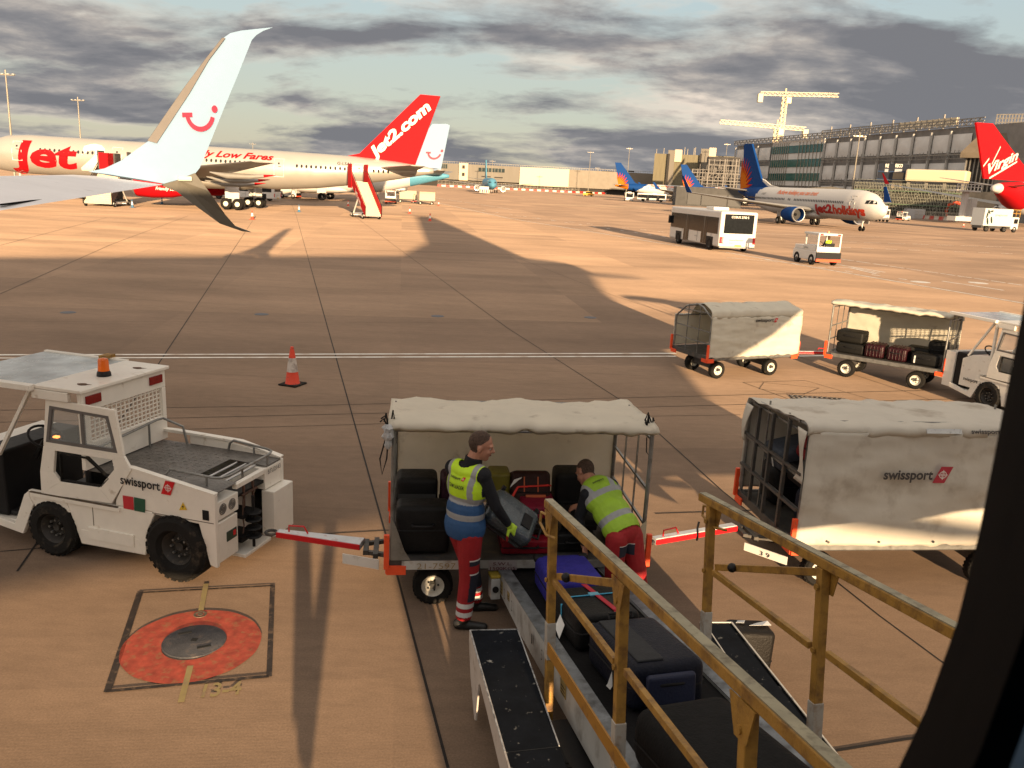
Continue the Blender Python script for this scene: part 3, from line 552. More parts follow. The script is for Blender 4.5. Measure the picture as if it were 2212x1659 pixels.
    b = MB(); b.b2((-1.95, .15, .5), (-1.58, .62, .72)); b.b2((-1.66, .15, .72), (-1.57, .62, 1.15)); b.b2((-1.95, .68, .5), (-1.58, 1.1, .72)); b.b2((-1.66, .68, .72), (-1.57, 1.1, 1.15)); b.build('seat', blackp, t, bevel=.03)
    b = MB(); c = V((-2.36, .40, 1.12)); ax = V((.55, 0, .83)); u = V((0, 1, 0)); v = ax.cross(u); b.tube([c+(u*math.cos(2*math.pi*i/24)+v*math.sin(2*math.pi*i/24))*.18 for i in range(25)], .014, 8, False); b.bar(c-u*.18, c+u*.18, .02); b.tube([c, c-ax*.3], .03); b.build('steering_wheel', blackp, t, smooth='auto')
    b = MB(); b.b2((-2.5, .62, 1.03), (-2.44, .66, 1.05)); b.build('warning_lamp', mat('lit_lamp', (1, .25, .05), .5, emit=2.0), t)
    # rear details
    for y in (.12, .27):
        b = MB()
        for r_ in (.020, .036, .052): b.lathe([(r_-.004, 0), (r_-.004, .006), (r_+.004, .006), (r_+.004, 0)], (-.002, y, .785), (1, 0, 0), 22)
        b.bar((0, y-.055, .785), (0, y+.055, .785), .006); b.bar((0, y, .73), (0, y, .84), .006); b.build('fan_grille', steel, t)
    b = MB(); b.b2((-.005, .17, .42), (.004, .33, .52)); r1 = b.build('rear_lamp', mat('lamp_green', (.02, .05, .035), .3), t)
    b = MB(); b.b2((.004, .27, .45), (.008, .31, .50)); b.build('lamp_lens', red, r1)
    b = MB(); b.b2((-.262, .40, .24), (-.252, .68, .66)); b.build('hitch_recess', black, t)
    b = MB()
    for z in (.34, .43, .52, .60): b.lathe([(.01, -.012), (.075, -.012), (.085, 0), (.075, .012), (.01, .012)], (.05, .55, z), (0, 0, 1), 20)
    b.tube([(.05, .55, .22), (.05, .55, .78)], .016); b.b2((-.26, .42, .30), (.0, .66, .36)); b.b2((-.26, .42, .56), (.02, .66, .60))
    b.build('tow_hitch', black, t, smooth='auto')
    b = MB(); b.bar((-.02, .50, .66), (-.02, .50, .93), .02); b.bar((-.02, .66, .72), (-.02, .66, .93), .02); b.bar((-.02, .49, .93), (-.02, .67, .93), .02); b.bar((-.02, .46, .80), (-.02, .72, .80), .035, .02)
    b.tube([(-.01, .47, .76), (0, .45, .68), (0, .44, .58), (0, .46, .48), (0, .44, .40)], .007, 5); b.build('hitch_lever', mat('rusty_brown', (.09, .045, .03), .7, var=.4), t)
    # wheels
    for x, y, r_ in ((-.45, .02, .345), (-.45, W-.02, .345), (-1.95, .02, .30), (-1.95, W-.02, .30)):
        sg = -1 if y < .5 else 1; wh = wheel(t, (x, y+.07*-sg-.03*-sg, r_), r_, .24 if x > -1 else .20, (0, sg, 0))
        b = MB(); b.lathe([(.0, .02), (r_*.12, .03), (r_*.14, -.02), (r_*.36, -.03), (r_*.46, .05), (r_*.52, .07)], (x, y+.1*sg*-.4, r_), (0, sg, 0), 28); rm = b.build('rim', mat('rim_dark', (.03, .027, .024), .6, dirt=(.16, .13, .09), dscale=14), wh, smooth='auto')
        b = MB()
        for i in range(8):
            a = 2*math.pi*i/8; b.cyl((x+r_*.27*math.cos(a), y-.04*sg, r_+r_*.27*math.sin(a)), (x+r_*.27*math.cos(a), y+.0*sg, r_+r_*.27*math.sin(a)), .012, n=6)
        b.build('wheel_nut', steel, rm)
    return t
tug1 = make_tug('white luggage tug with amber beacon and caged rear window at the left edge', T, 'luggage tugs on the apron')
def Tl(x, y, yy=0): q = T.py(z5(x, y), yy); return V((q.x, yy, q.z))
a, b_, c_ = Tl(905, 1020), Tl(1170, 1068), Tl(905, 975)
fn = plane_fn(Tl(882, 1017)+V((0, -.004, 0)), Tl(1168, 1071)-Tl(905, 1022), (0, 0, 1), (0, -1, 0))
letters('lettering', 'swissport', ink, tug1, fn, height=.095, width=.46, bold=.02)
lf = plane_fn(Tl(1172, 1093)+V((0, -.004, 0)), (1, 0, -.02), (0, 0, 1), (0, -1, 0)); logo(tug1, lf, .145)
b = MB(); b.poly([Tl(*p)+V((0, -.006, 0)) for p in ((893, 1105), (970, 1118), (975, 1214), (900, 1200))]); b.build('red_notice', mat('notice_red', (.55, .03, .04), .5, dirt=(.7, .6, .5), dscale=25, damt=.2), tug1, fix=False)
b = MB(); b.poly([Tl(*p)+V((0, -.006, 0)) for p in ((975, 1118), (1056, 1135), (1056, 1232), (978, 1217))]); b.build('green_notice', mat('notice_green', (.02, .09, .05), .5, dirt=(.3, .4, .3), dscale=25, damt=.2), tug1, fix=False)
b = MB(); b.poly([Tl(*p)+V((0, -.006, 0)) for p in ((1303, 1212), (1360, 1212), (1330, 1155))]); o = b.build('warning_triangle', mat('sign_yellow', (.75, .50, .04), .5), tug1, fix=False)
b = MB(); b.poly([Tl(*p)+V((0, -.008, 0)) for p in ((1334, 1172), (1322, 1190), (1331, 1190), (1326, 1205), (1340, 1185), (1331, 1185))]); b.build('bolt_mark', ink, o, fix=False)
b = MB(); b.b2((-.14, -.006, .70), (-.07, -.001, .80)); b.build('socket', black, tug1)
letters('registration', 'BTU2143', ink, tug1, plane_fn((.0, .90, .885), (0, 1, 0), (0, 0, 1), (1, 0, 0)), height=.05, width=.24, bold=.0)
# ------------------------------------------------------------------ baggage carts
def prof_at(pr, t):        # point on polyline at fraction
    L_ = [0]
    for a, b_ in zip(pr[:-1], pr[1:]): L_.append(L_[-1]+math.hypot(b_[0]-a[0], b_[1]-a[1]))
    d = t*L_[-1]
    for i in range(len(pr)-1):
        if d <= L_[i+1]+1e-9:
            u = (d-L_[i])/max(1e-9, L_[i+1]-L_[i]); return lin(pr[i][0], pr[i+1][0], u), lin(pr[i][1], pr[i+1][1], u)
    return pr[-1]
def sheet(name, m, parent, x0, x1, pr, nx=50, nv=24, amp=.012, seed=0, sc_=2.2, edge=0.0, fold=None, thick=.006, normal=None):
    b = MB()
    def fn(u, v):
        y, z = prof_at(pr, v); x = lin(x0, x1, u); w_ = amp*2*mnoise.fractal(V((x*sc_, v*3.0+seed, seed)), 1.0, 2.0, 4)
        if fold: w_ += fold(u, v)
        ed = edge*mnoise.noise(V((x*7, seed+5, 0)))
        return V((x+.3*w_, y+w_*(.8 if normal is None else normal[0]), z+w_*(.6 if normal is None else normal[1])+(ed if v in (0, 1) else 0)))
    b.grid(fn, nx, nv); return b.build(name, m, parent, smooth=True, solid=thick)
def make_cart(label, f, L_, Wd, zd, ztop, group, near_cover=False, far_cover=True, tow=-1, wheels=((.35, .25), (2.05, .25)), wr=.19, canv=None, gap=(0, 0), fascia=None, rail_x=None, lift=0.0, roll=False, seed=0, bend=.14, flat=False):
    canv = canv or canvas
    t = thingf('baggage_cart', label, 'baggage cart', f, group)
    b = MB(); b.b2((0, 0, zd-.10), (L_, .05, zd)); b.b2((0, Wd-.05, zd-.10), (L_, Wd, zd)); b.b2((0, .05, zd-.10), (.05, Wd-.05, zd)); b.b2((L_-.05, .05, zd-.10), (L_, Wd-.05, zd)); b.b2((.05, .05, zd-.045), (L_-.05, Wd-.05, zd-.008))
    for x in (.6, 1.2, 1.8): b.b2((x, .06, zd-.09), (x+.05, Wd-.06, zd-.046))
    b.build('deck', darks, t, bevel=.004)
    b = MB(); b.b2((.12, -.012, zd-.085), (L_-.12, -.001, zd-.005)); b.build('side_rail', fascia or steel, t, bevel=.003)
    y0, y1 = 0.02, Wd-.02; pr = [(y0, zd), (y0, ztop-.22), (y0+bend, ztop-.02), (y0+bend+.18, ztop+.02), (y1-bend-.15, ztop-.04), (y1-bend, ztop-.08), (y1, ztop-.34), (y1, zd)]
    if roll: pr = [(y0, zd), (y0, ztop-.05), (y0+.05, ztop-.01), (y0+.2, ztop), (y1-.15, ztop-.10), (y1-.04, ztop-.14), (y1, ztop-.22), (y1, zd)]
    if flat: pr = [(y0, zd), (y0, ztop-.04), (y0+.02, ztop-.02), (y0+.2, ztop-.03), (y1-.15, ztop-.12), (y1-.04, ztop-.14), (y1, ztop-.18), (y1, zd)]
    for i, x in enumerate((.03, L_-.03)):
        b = MB(); b.tube([(x, y, z) for y, z in pr], .021, 8)
        for fz in (.33, .66): z = lin(zd, ztop-.25, fz); b.bar((x, y0, z), (x, y1, z), .022)
        zt_ = ztop-.04; b.bar((x, y0+.06, ztop-.12), (x, y1-.06, ztop-.16), .02)
        for yf_ in (.33, .66): y = lin(y0, y1, yf_); b.bar((x, y, zd), (x, y, ztop-.02), .016)
        b.bar((x, y0, zd+.02), (x, y0+.22, zd-.001), .012)
        b.build('end_frame', steel, t, smooth='auto')
    b = MB(); b.tube([(0, y0, pr[1][1]), (L_, y0, pr[1][1])], .020); b.tube([(0, pr[3][0], pr[3][1]), (L_, pr[3][0], pr[3][1])], .016); b.tube([(0, pr[4][0], pr[4][1]), (L_, pr[4][0], pr[4][1])], .016); b.tube([(0, y1, pr[6][1]), (L_, y1, pr[6][1])], .015); b.build('roof_rail', steel, t, smooth='auto')
    for x in (0, L_):
        for y in (0, Wd):
            sx = -1 if x == 0 else 1; sy = -1 if y == 0 else 1; b = MB(); b.b2((x-.025+.02*sx, y-.02+.014*sy, zd-.08), (x+.025+.02*sx, y+.02+.014*sy, zd+.26)); b.b2((x-sx*.16, y+.012*sy-.012, zd-.14), (x+sx*.02, y+.012*sy+.012, zd-.05)); b.b2((x+.018*sx-.012, y-sy*.18, zd-.14), (x+.018*sx+.012, y, zd-.06)); b.build('corner_bumper', orange, t, bevel=.004)
    # covers
    rp_ = [(-.015, ztop-.30 if roll else ztop-.22), (-.02, ztop-.06), (y0+bend-.02, ztop+.01), (y0+bend+.18, ztop+.045), (y1-bend-.15, ztop-.015), (y1-bend+.03, ztop-.055), (y1+.02, ztop-.33)]
    a0, a1 = gap
    if roll: rp_ = [(.0, ztop-.065), (-.03, ztop-.055), (-.045, ztop-.03), (-.03, ztop+.0), (.02, ztop+.025), (.25, ztop+.035), (y1-.15, ztop-.07), (y1-.02, ztop-.11), (y1+.025, ztop-.24)]
    if flat: rp_ = [(-.03, ztop-.10), (-.03, ztop-.02), (-.015, ztop+.0), (.06, ztop+.005), (y1-.1, ztop-.10), (y1, ztop-.12), (y1+.02, ztop-.24)]
    sheet('roof_cover', canv, t, -.02+a0, L_+.02-a1, rp_, amp=.017, seed=seed, edge=.03, sc_=3.6, normal=(.4, .9))
    if far_cover: sheet('rear_curtain', canv, t, a0, L_-a1, [(y1+.025, ztop-(.22 if roll or flat else .31)), (y1+.02, lin(ztop, zd, .5)), (y1+.025, zd+.03)], amp=.014, seed=seed+3, edge=.03, sc_=1.4, normal=(1, 0))
    if near_cover: sheet('side_curtain', canv, t, a0, L_+.02-a1, [(-.025, ztop-(.07 if flat else .20)), (-.035, lin(ztop, zd, .5)), (-.03, zd-.03)], amp=.018, seed=seed+6, edge=.05, sc_=1.2, nv=36, normal=(1, 0))
    # chassis and wheels
    b = MB()
    for x, y in wheels: b.bar((x, .12, wr+.02), (x, Wd-.12, wr+.02), .05); b.b2((x-.05, .3, wr+.03), (x+.05, Wd-.3, zd-.10))
    for x, _ in wheels: b.lathe([(.22, 0), (.24, .02), (.24, .05), (.22, .06)], (x, Wd/2, zd-.165), (0, 0, 1), 28)
    b.build('axle', darks, t, smooth='auto')
    for x, y in wheels:
        for yy, sg in ((y, -1), (Wd-y, 1)): wheel(t, (x, yy, wr), wr, .13, (0, sg, 0), rimw)
    xb = -.02 if tow < 0 else L_+.02; s_ = tow
    b = MB(); b.bar((xb-s_*.35, Wd/2-.28, .36), (xb+s_*.22, Wd/2-.10, .36), .04); b.bar((xb-s_*.35, Wd/2+.28, .36), (xb+s_*.22, Wd/2+.10, .36), .04); b.bar((xb+s_*.12, Wd/2-.2, .36), (xb+s_*.12, Wd/2+.2, .36), .05); b.bar((xb+s_*.22, Wd/2-.14, .37), (xb+s_*.22, Wd/2+.14, .37), .05); b.build('steering_frame', darks, t)
    return t
def drawbar(t, p0, p1, w0=.10, w1=.05, both=True):
    p0 = V(p0); p1 = V(p1); d = (p1-p0).normalized(); n = V((-d.y, d.x, 0)).normalized(); dw = MB(); h = .035
    P_ = [p0-n*w0/2, p1-n*w1/2, p1+n*w1/2, p0+n*w0/2]; dw.prism([p-V((0, 0, h)) for p in P_], (0, 0, 2*h)); o = dw.build('drawbar', mat('bar_white', (.66, .68, .70), .4, dirt=(.35, .1, .08), dscale=12, damt=.4), t, bevel=.005)
    for sg in (-1, 1):
        b = MB(); b.bar(p0+n*sg*(w0/2+.004), p1+n*sg*(w1/2+.004), .012, .055); b.build('red_edge', red, o)
    b = MB(); u = d; c = p1+d*.07; b.tube([c+(n*math.cos(2*math.pi*i/16)+u*math.sin(2*math.pi*i/16))*.055 for i in range(17)], .016, 8, False); b.build('towing_eye', darks, o)
    b = MB(); q = p1-d*.12; b.tube([q+V((0, 0, .03)), q+V((0, 0, .10)), q-d*.16+V((0, 0, .11)), q-d*.2+V((0, 0, .04))], .009); b.build('handle', red, o)
    return o
# near open cart, unloaded by two men
NC = Fr(-1.06, 7.06, 7.3); NL, NW, NZ = 2.44, 1.36, .55
grp = 'baggage carts around the belt loader'
ncart = make_cart('open baggage cart full of suitcases between the two workers, roof cover rolled up', NC, NL, NW, NZ, 1.86, grp, roll=True, tow=-1, wheels=((.42, .22), (2.02, .22)), wr=.195, seed=2, fascia=mat('rail_dirty_white', (.36, .35, .32), .6, dirt=(.10, .08, .06), dscale=6, damt=.8))
def loc_of(f, p): q = V(p)-f.o; return V((q.dot(f.x), q.dot(f.y), q.z))
hp = loc_of(NC, G(600, 1152, .42)); drawbar(ncart, (-.28, NW/2, .40), hp, .16, .07)
b = MB(); b.poly([(.14, -.016, NZ-.09), (.74, -.016, NZ-.09), (.74, -.016, NZ-.0), (.14, -.016, NZ-.0)]); pl_ = b.build('number_plate', mat('plate_white', (.52, .51, .47), .6, dirt=(.28, .22, .15), dscale=10), ncart, fix=False)
letters('plate_number', '21-7597', mat('ochre_ink', (.30, .22, .09), .7), pl_, plane_fn((.26, -.020, NZ-.078), (1, 0, 0), (0, 0, 1), (0, -1, 0)), height=.062, width=.36, bold=-.01)
b = MB(); b.poly([(.93, -.016, NZ-.10), (1.20, -.016, NZ-.10), (1.20, -.016, NZ+.0), (.93, -.016, NZ+.0)]); pl_ = b.build('load_plate', mat('plate_grey', (.30, .27, .26), .6), ncart, fix=False)
letters('plate_lettering', 'S.W.L.', mat('maroon_ink', (.10, .02, .03), .7), pl_, plane_fn((.97, -.020, NZ-.045), (1, 0, 0), (0, 0, 1), (0, -1, 0)), height=.032, width=.18, bold=.01)
letters('plate_lettering', '1500KGS', MC['maroon_ink'], pl_, plane_fn((.945, -.020, NZ-.092), (1, 0, 0), (0, 0, 1), (0, -1, 0)), height=.032, width=.24, bold=.01)
b = MB()
for p in ((-.02, -.02), (.0, .08), (2.36, .05), (2.44, .14)):
    for k in range(2): a_ = random.uniform(-.1, .1); b.tube([(p[0], p[1], 1.84), (p[0]+a_*.6, p[1], 1.97-.05*k), (p[0]+a_, p[1]-.03, 1.90)], .008, 5)
b.tube([(-.03, -.01, 1.78), (-.09, -.03, 1.55), (-.07, -.03, 1.40), (-.03, -.02, 1.55), (-.02, -.01, 1.75)], .007, 5); b.tube([(2.40, .05, 1.74), (2.40, .03, 1.58), (2.37, .03, 1.62), (2.36, .03, 1.76)], .006, 5)
b.build('bungee_cord', rubber, ncart)
b = MB(); b.loft([[V((-.02+(.042+.010*math.sin(5*j+z*60))*math.cos(2*math.pi*j/14)*q, -.02+(.050+.012*math.cos(3*j+z*40))*math.sin(2*math.pi*j/14)*q, z)) for j in range(14)] for z, q in ((1.64, .3), (1.68, .8), (1.72, .7), (1.76, 1.2), (1.80, 1.0), (1.84, 1.2), (1.87, .6))]); b.build('gathered_cover', canvasg, ncart, smooth='auto')
b = MB(); b.poly([(.0+x, -.022, z) for x, z in ((.02, .56), (.20, .56), (.14, .66), (.06, .90), (.02, .98))]); b.build('corner_gusset', steel, ncart, solid=.006)
b = MB(); b.poly([(NL-x, -.022, z) for x, z in ((.02, .50), (.20, .50), (.20, .60), (.06, .92), (.02, .95))]); b.build('corner_gusset', mat('gusset_cream', (.5, .46, .33), .6, dirt=(.2, .16, .1), dscale=12), ncart, solid=.006)
b = MB(); b.poly([(-.45, NW/2-.30, .34), (-.10, NW/2-.36, .30), (-.10, NW/2-.36, .40), (-.45, NW/2-.30, .44)]); b.build('white_plate', white, ncart, solid=.01)
# large closed cart on the right
BC = Fr(2.95, 7.87, 7.3)
bcart = make_cart('large canvas-sided cart with printed side at the right, its end open on piled luggage', BC, 2.75, 1.5, .58, 1.83, grp, near_cover=True, tow=-1, wheels=((.42, .20), (2.3, .20)), wr=.185, canv=mat('canvas_cream', (.64, .60, .52), .75, var=.05, vs_=2.5, dirt=(.36, .30, .23), dscale=2.2, damt=.5, bump=.3, bscale=4, transl=.15), seed=11, bend=.06, flat=True)
hp = loc_of(BC, G(1412, 1168, .44)); db = drawbar(bcart, (-.32, .75, .42), hp, .09, .08)
d_ = (V(hp)-V((-.32, .75, .42))).normalized()
letters('bar_lettering', 'swissport', ink, db, plane_fn(V((-.32, .75, .455))+d_*.42+V((0, -.03, 0)), -d_, V((-d_.y, d_.x, 0))*-1, (0, 0, 1)), height=.03, width=.20, bold=.02)
b = MB(); q0 = loc_of(BC, G(1608, 1180, .38)); q1 = loc_of(BC, G(1700, 1212, .38)); b.bar(q0, q1, .012, .085); pp = b.build('white_plate', white, bcart); letters('plate_number', '3 9', ink, pp, plane_fn(q0.lerp(q1, .35)+V((0, -.012, -.03)), q1-q0, (0, 0, 1), V((0, -1, 0))), height=.05, width=.11, bold=.0)
_a = BC.py((1906, 1034), -.06); sf = lambda u, v, w_: V((_a.x+u, -.066-w_, _a.z+v))
letters('lettering', 'swissport', mat('faded_ink', (.05, .045, .045), .8, dirt=(.40, .36, .3), dscale=30, damt=.3), bcart, sf, height=.105, width=.53, bold=.03); logo(bcart, lambda u, v, w_: sf(u+.54, v-.04, w_), .175, mat('faded_red', (.42, .03, .05), .7, dirt=(.55, .4, .35), dscale=25, damt=.25))
b = MB(); rf = lambda u, v, w_: V((1.30+u, .005-w_+v*.25, 1.79+v))
letters('roof_lettering', 'swissport', MC['faded_ink'], bcart, lambda u, v, w_: V((1.70+u, -.045-w_+v*.5, 1.775+v)), height=.045, width=.32, bold=.02)
b.poly([V((1.22, -.052, 1.77)), V((1.60, -.052, 1.77)), V((1.60, -.03, 1.815)), V((1.22, -.03, 1.815))]); b.build('faded_label', mat('label_pale', (.6, .62, .62), .7, dirt=(.3, .3, .3), dscale=30), bcart, fix=False)
b = MB()
for x in (.35, .9, 1.5, 2.1): b.lathe([(.0, .006), (.012, .006), (.014, 0)], (x, -.05, .60), (0, -1, 0), 10)
b.build('eyelet', darks, bcart)
b = MB(); b.grid(lambda u, v: V((-.025-.02*math.sin(v*5), -.02+u*(.20-.14*math.sin(v*3.1)), 1.76-v*.55)), 8, 14); b.build('loose_end_flap', MC['canvas_cream'], bcart, smooth=True, solid=.006)
b = MB(); b.grid(lambda u, v: V((-.025-.03*math.sin(v*3), 1.48-u*(.20-.16*v), 1.66-v*.45)), 6, 10); b.build('loose_end_flap', MC['canvas_cream'], bcart, smooth=True, solid=.006)
b = MB()
for y_ in (.40, .78, 1.15): b.bar((-.005, y_, .58), (-.005, y_, 1.80-.1*y_), .035)
for z_ in (.92, 1.30): b.bar((-.008, .02, z_), (-.008, 1.48, z_), .03)
b.build('end_grid', darks, bcart)
# two carts further off, hitched to a tug
CA = Fr(4.20, 17.6, 25.0)
acart = make_cart('empty cart with pale canvas hood and bare left end, behind the belt loader', CA, 2.50, 1.32, .55, 1.60, grp, near_cover=True, tow=1, wheels=((.45, .22), (1.95, .22)), seed=21, gap=(.0, 0), bend=.34, canv=mat('canvas_pale', (.70, .66, .55), .75, var=.05, vs_=3, dirt=(.42, .36, .28), dscale=4.5, damt=.3, bump=.25, bscale=5, transl=.25))
for c in kids(acart):
    if c.name.startswith('roof_cover'):
        for v in c.data.vertices: v.co.x += .45*max(0, v.co.y/1.3)*(1-v.co.x/2.5)
letters('lettering', 'swissport', ink, acart, lambda u, v, w_: V((1.15+u, -.060-w_, 1.30+v)), height=.075, width=.50, bold=.03); logo(acart, lambda u, v, w_: V((1.67+u, -.060-w_, 1.28+v)), .09)
CB = Fr(7.24, 18.95, -37.5)
bcart2 = make_cart('open cart carrying a row of dark suitcases, right of the pale hooded cart', CB, 2.50, 1.32, .55, 1.72, grp, tow=1, roll=True, wheels=((.45, .22), (1.95, .22)), wr=.20, seed=31, canv=MC['canvas_pale'])
hp = loc_of(CA, CB.o+CB.y*.6+V((0, 0, .45))); drawbar(acart, (2.55, .66, .42), (hp.x-.12, hp.y, .45), .05, .05)
hp = loc_of(CB, G(2078, 822, .40)); drawbar(bcart2, (2.6, .66, .40), hp, .08, .06)
tug2 = make_tug('white luggage tug cut off by the window edge, hitched to a loaded cart', Fr(10.15, 14.35, -72), 'luggage tugs on the apron', False)
letters('lettering', 'swissport', ink, tug2, plane_fn((-2.6, -.005, .50), (1, 0, .0), (0, 0, 1), (0, -1, 0)), height=.07, width=.36, bold=.02)
# ================================================================== BELT LOADER
BO = V((-.0592, 7.3153, .42)); Bd = V((.22507, -.96467, .13698)).normalized(); Be = V((.973845, .227213, 0)).normalized(); Bn = Bd.cross(Be).normalized()
BMx = M((Be, -Bd, Bn)).transposed().to_4x4(); BMx.translation = BO; BMi = BMx.inverted()
ldr = thing('belt_loader', 'grey belt loader with yellow handrails running up towards the aircraft', 'belt loader'); ldr.matrix_world = BMx
def BL(t, s, h): return V((s, -t, h))
def Lw(p): return BMi@V(p)
fr_m = mat('loader_white', (.42, .43, .42), .45, var=.06, dirt=(.14, .12, .10), dscale=5, damt=.6)
edge_m = mat('scuffed_edge', (.19, .21, .23), .4, .4, var=.4, vs_=9, dirt=(.04, .04, .04), dscale=7, damt=.6)
beltm = mat('belt_rubber', (.008, .008, .009), .8, spec=.15, bump=.2)
for s0, s1 in ((-.005, .10), (.955, 1.06)):
    b = MB(); n0 = V((0, 0, 0))
    b.prism([BL(0, s0, 0), BL(5.6, s0, 0), BL(5.6, s0, -.36), (s0, -3.0, -.29), (s0, -1.0, -.26), (s0, -.15, -.20), (s0, -.03, -.13)], (s1-s0, 0, 0)); o = b.build('side_frame', fr_m, ldr, bevel=.006)
    b = MB(); b.prism([BL(0, s0-.003, .002), BL(5.6, s0-.003, .002), BL(5.6, s1, .012), BL(0, s1, .012)], (0, 0, .006)); b.build('edge_plate', edge_m, o)
b = MB(); b.prism([BL(.0, .10, -.02), BL(5.6, .10, -.02), BL(5.6, .955, -.02), BL(.0, .955, -.02)], (0, 0, -.06)); b.tube([BL(.02, .10, -.05), BL(.02, .955, -.05)], .045, 16); b.build('belt', beltm, ldr, smooth='auto')
b = MB(); b.b2((.12, -5.2, -.34), (.94, -.5, -.12)); b.build('belt_bed', darks, ldr)
# numbers and stickers along the frame
for i, (t, tx, h) in enumerate([(.42, '2', .10), (.72, '2', .10), (1.45, '1', .09), (1.75, '5', .09), (3.9, '5', .1), (4.6, '1', .12)]):
    letters('frame_number', tx, ink, ldr, plane_fn(BL(t, -.0085, -.06-h), (0, -1, 0), (0, 0, 1), (-1, 0, 0)), height=h, width=h*.4, bold=-.01)
for t, w_, h in ((.22, .09, .12), (.52, .08, .07), (2.25, .13, .10), (4.15, .18, .15)):
    b = MB(); b.b2((-.010, -t-w_, -.06-h), (-.006, -t, -.055)); q = b.build('sticker', mat('sticker_yellow', (.30, .22, .08), .6), ldr)
    for k in range(3): b = MB(); b.b2((-.012, -t-w_*.85, -.075-h*.25*(k+1)), (-.0102, -t-w_*.15, -.068-h*.25*(k+1))); b.build('print_line', ink, q)
b = MB(); b.b2((-.10, -.24, -.24), (-.012, -.10, -.04)); q = b.build('end_lamp', fr_m, ldr, bevel=.006); b = MB(); b.b2((-.105, -.245, -.038), (-.01, -.095, -.01)); b.build('lamp_cap', mat('cap_yellow', (.42, .30, .03), .6, dirt=(.1, .08, .03), dscale=20), q, bevel=.006)
b = MB(); b.lathe([(0, 0), (.03, .0), (.03, .012), (0, .012)], (-.06, -.246, -.14), (0, -1, 0), 16); b.build('lens', black, q)
# handrails
def railset(s_, t0, sg):
    b = MB(); b.bar(BL(t0-.05, s_, 1.16), BL(6.3, s_, 1.16), .062, .055); b.build('handrail', yellow, ldr, bevel=.006)
    b = MB(); b.bar(BL(t0-.04, s_, 1.191), BL(6.3, s_, 1.191), .052, .006); b.build('worn_top', mat('worn_rail', (.30, .27, .18), .5, .2, var=.2, dirt=(.08, .06, .03), dscale=14, damt=.6), ldr)
    for t, bt in ((2.28, -.38), (3.64, -.22), (4.95, -.22)):
        b = MB(); b.bar(BL(t, s_, bt), BL(t, s_, 1.13), .055, .055, up=(1, 0, 0)); p = b.build('rail_post', yellow, ldr, bevel=.005)
        b = MB(); b.prism([BL(t-.09, s_-.032*sg-.004, 1.13), BL(t+.10, s_-.032*sg-.004, 1.13), BL(t+.05, s_-.032*sg-.004, .98), BL(t-.04, s_-.032*sg-.004, .98)], (.008, 0, 0)); b.cyl(BL(t, s_-.035, 1.02), BL(t, s_-.045, 1.02), .018, n=10); b.cyl(BL(t, s_-.035, .66), BL(t, s_-.045, .66), .016, n=10); b.build('gusset', yellow, p)
        b = MB(); b.b2((s_-.032, -t-.032, .10), (s_+.032, -t+.032, .36)); b.build('worn_sleeve', mat('worn_white', (.42, .40, .36), .6, dirt=(.2, .1, .03), dscale=12, damt=.7), p, bevel=.004)
    for a, c in ((2.36, 3.56), (3.72, 4.86), (5.0, 6.2)): b = MB(); b.bar(BL(a, s_, .67), BL(c, s_, .65), .034, .040); b.build('mid_rail', yellow, ldr, bevel=.004)
    b = MB(); b.bar(BL(2.34, s_+.03, .70), BL(3.58, s_+.03, 1.08), .03, .045); b.build('brace', yellow, ldr, bevel=.004)
    b = MB(); b.sph(BL(2.62, s_+.0, .79), .032, 14, 8); b.build('knob', blackp, ldr, smooth=True)
railset(-.10, 2.20, 1); railset(1.06, 2.18, -1)
b = MB(); b.bar(BL(2.34, -.13, .20), BL(5.8, -.13, .20), .012, .085); b.build('guard_plate', mat('rail_ochre', (.36, .17, .02), .6, var=.15, dirt=(.1, .05, .02), dscale=9), ldr)
for s_ in (-.13, 1.09):
    b = MB(); b.tube([BL(2.24, s_, 1.10), BL(2.12, s_-.01, 1.09), BL(2.13, s_-.02, 1.02), BL(2.30, s_-.02, .98), BL(2.46, s_, 1.0)], .010, 6); b.build('hook_handle', yellow, ldr, smooth='auto')
b = MB(); b.tube([BL(2.22, 1.0, 1.0), BL(2.22, .99, .95), BL(2.23, .99, .90), BL(2.20, 1.0, .86)], .008, 5); b.build('chain', darks, ldr)
# side platforms
blk = mat('grip_black', (.007, .009, .013), .85, spec=.1, var=.3, dirt=(.38, .38, .36), dscale=16, damt=.16)
TL, TR, BR, BLf = [G(*p, .58) for p in ((1015, 1362), (1118, 1360), (1208, 1612), (1090, 1625))]
dn = V((0, 0, -1)); L1 = TL; L2 = BLf; e_ = (L2-L1)
b = MB(); b.prism([Lw(p) for p in (TL, TR, BR, BLf)], Lw(V((0, 0, -.02)))-Lw(V((0, 0, 0)))); o = b.build('side_platform', blk, ldr)
b = MB(); Pz = [L1, L1+e_*.0+dn*.10, L1+e_*.10+dn*.33, L1+e_*.26+dn*.53, L1+e_*.30+dn*.50, L1+e_*.34+dn*.16, L1+e_*.38+dn*.12, L1+e_*.6+dn*.14, L1+e_*1.6+dn*.30, L1+e_*1.6+dn*.0]
b.prism([Lw(p+V((-.004, 0, .004))) for p in Pz], Lw(V((.012, 0, 0)))-Lw(V((0, 0, 0)))); b.build('platform_side', mat('platform_white', (.50, .46, .42), .6, var=.06, dirt=(.24, .18, .13), dscale=8), o)
b = MB(); b.prism([Lw(p) for p in (BLf+V((0, 0, -.004)), BR+V((0, 0, -.004)), BR+(BR-TR)*.6, BLf+(BLf-TL)*.6)], Lw(V((0, 0, -.02)))-Lw(V((0, 0, 0)))); b.build('side_platform', blk, ldr)
b = MB()
for a, c in ((TL, TR), (TR, BR), (TL, BLf)): b.bar(Lw(a+V((0, 0, .002))), Lw(c+V((0, 0, .002))), .008)
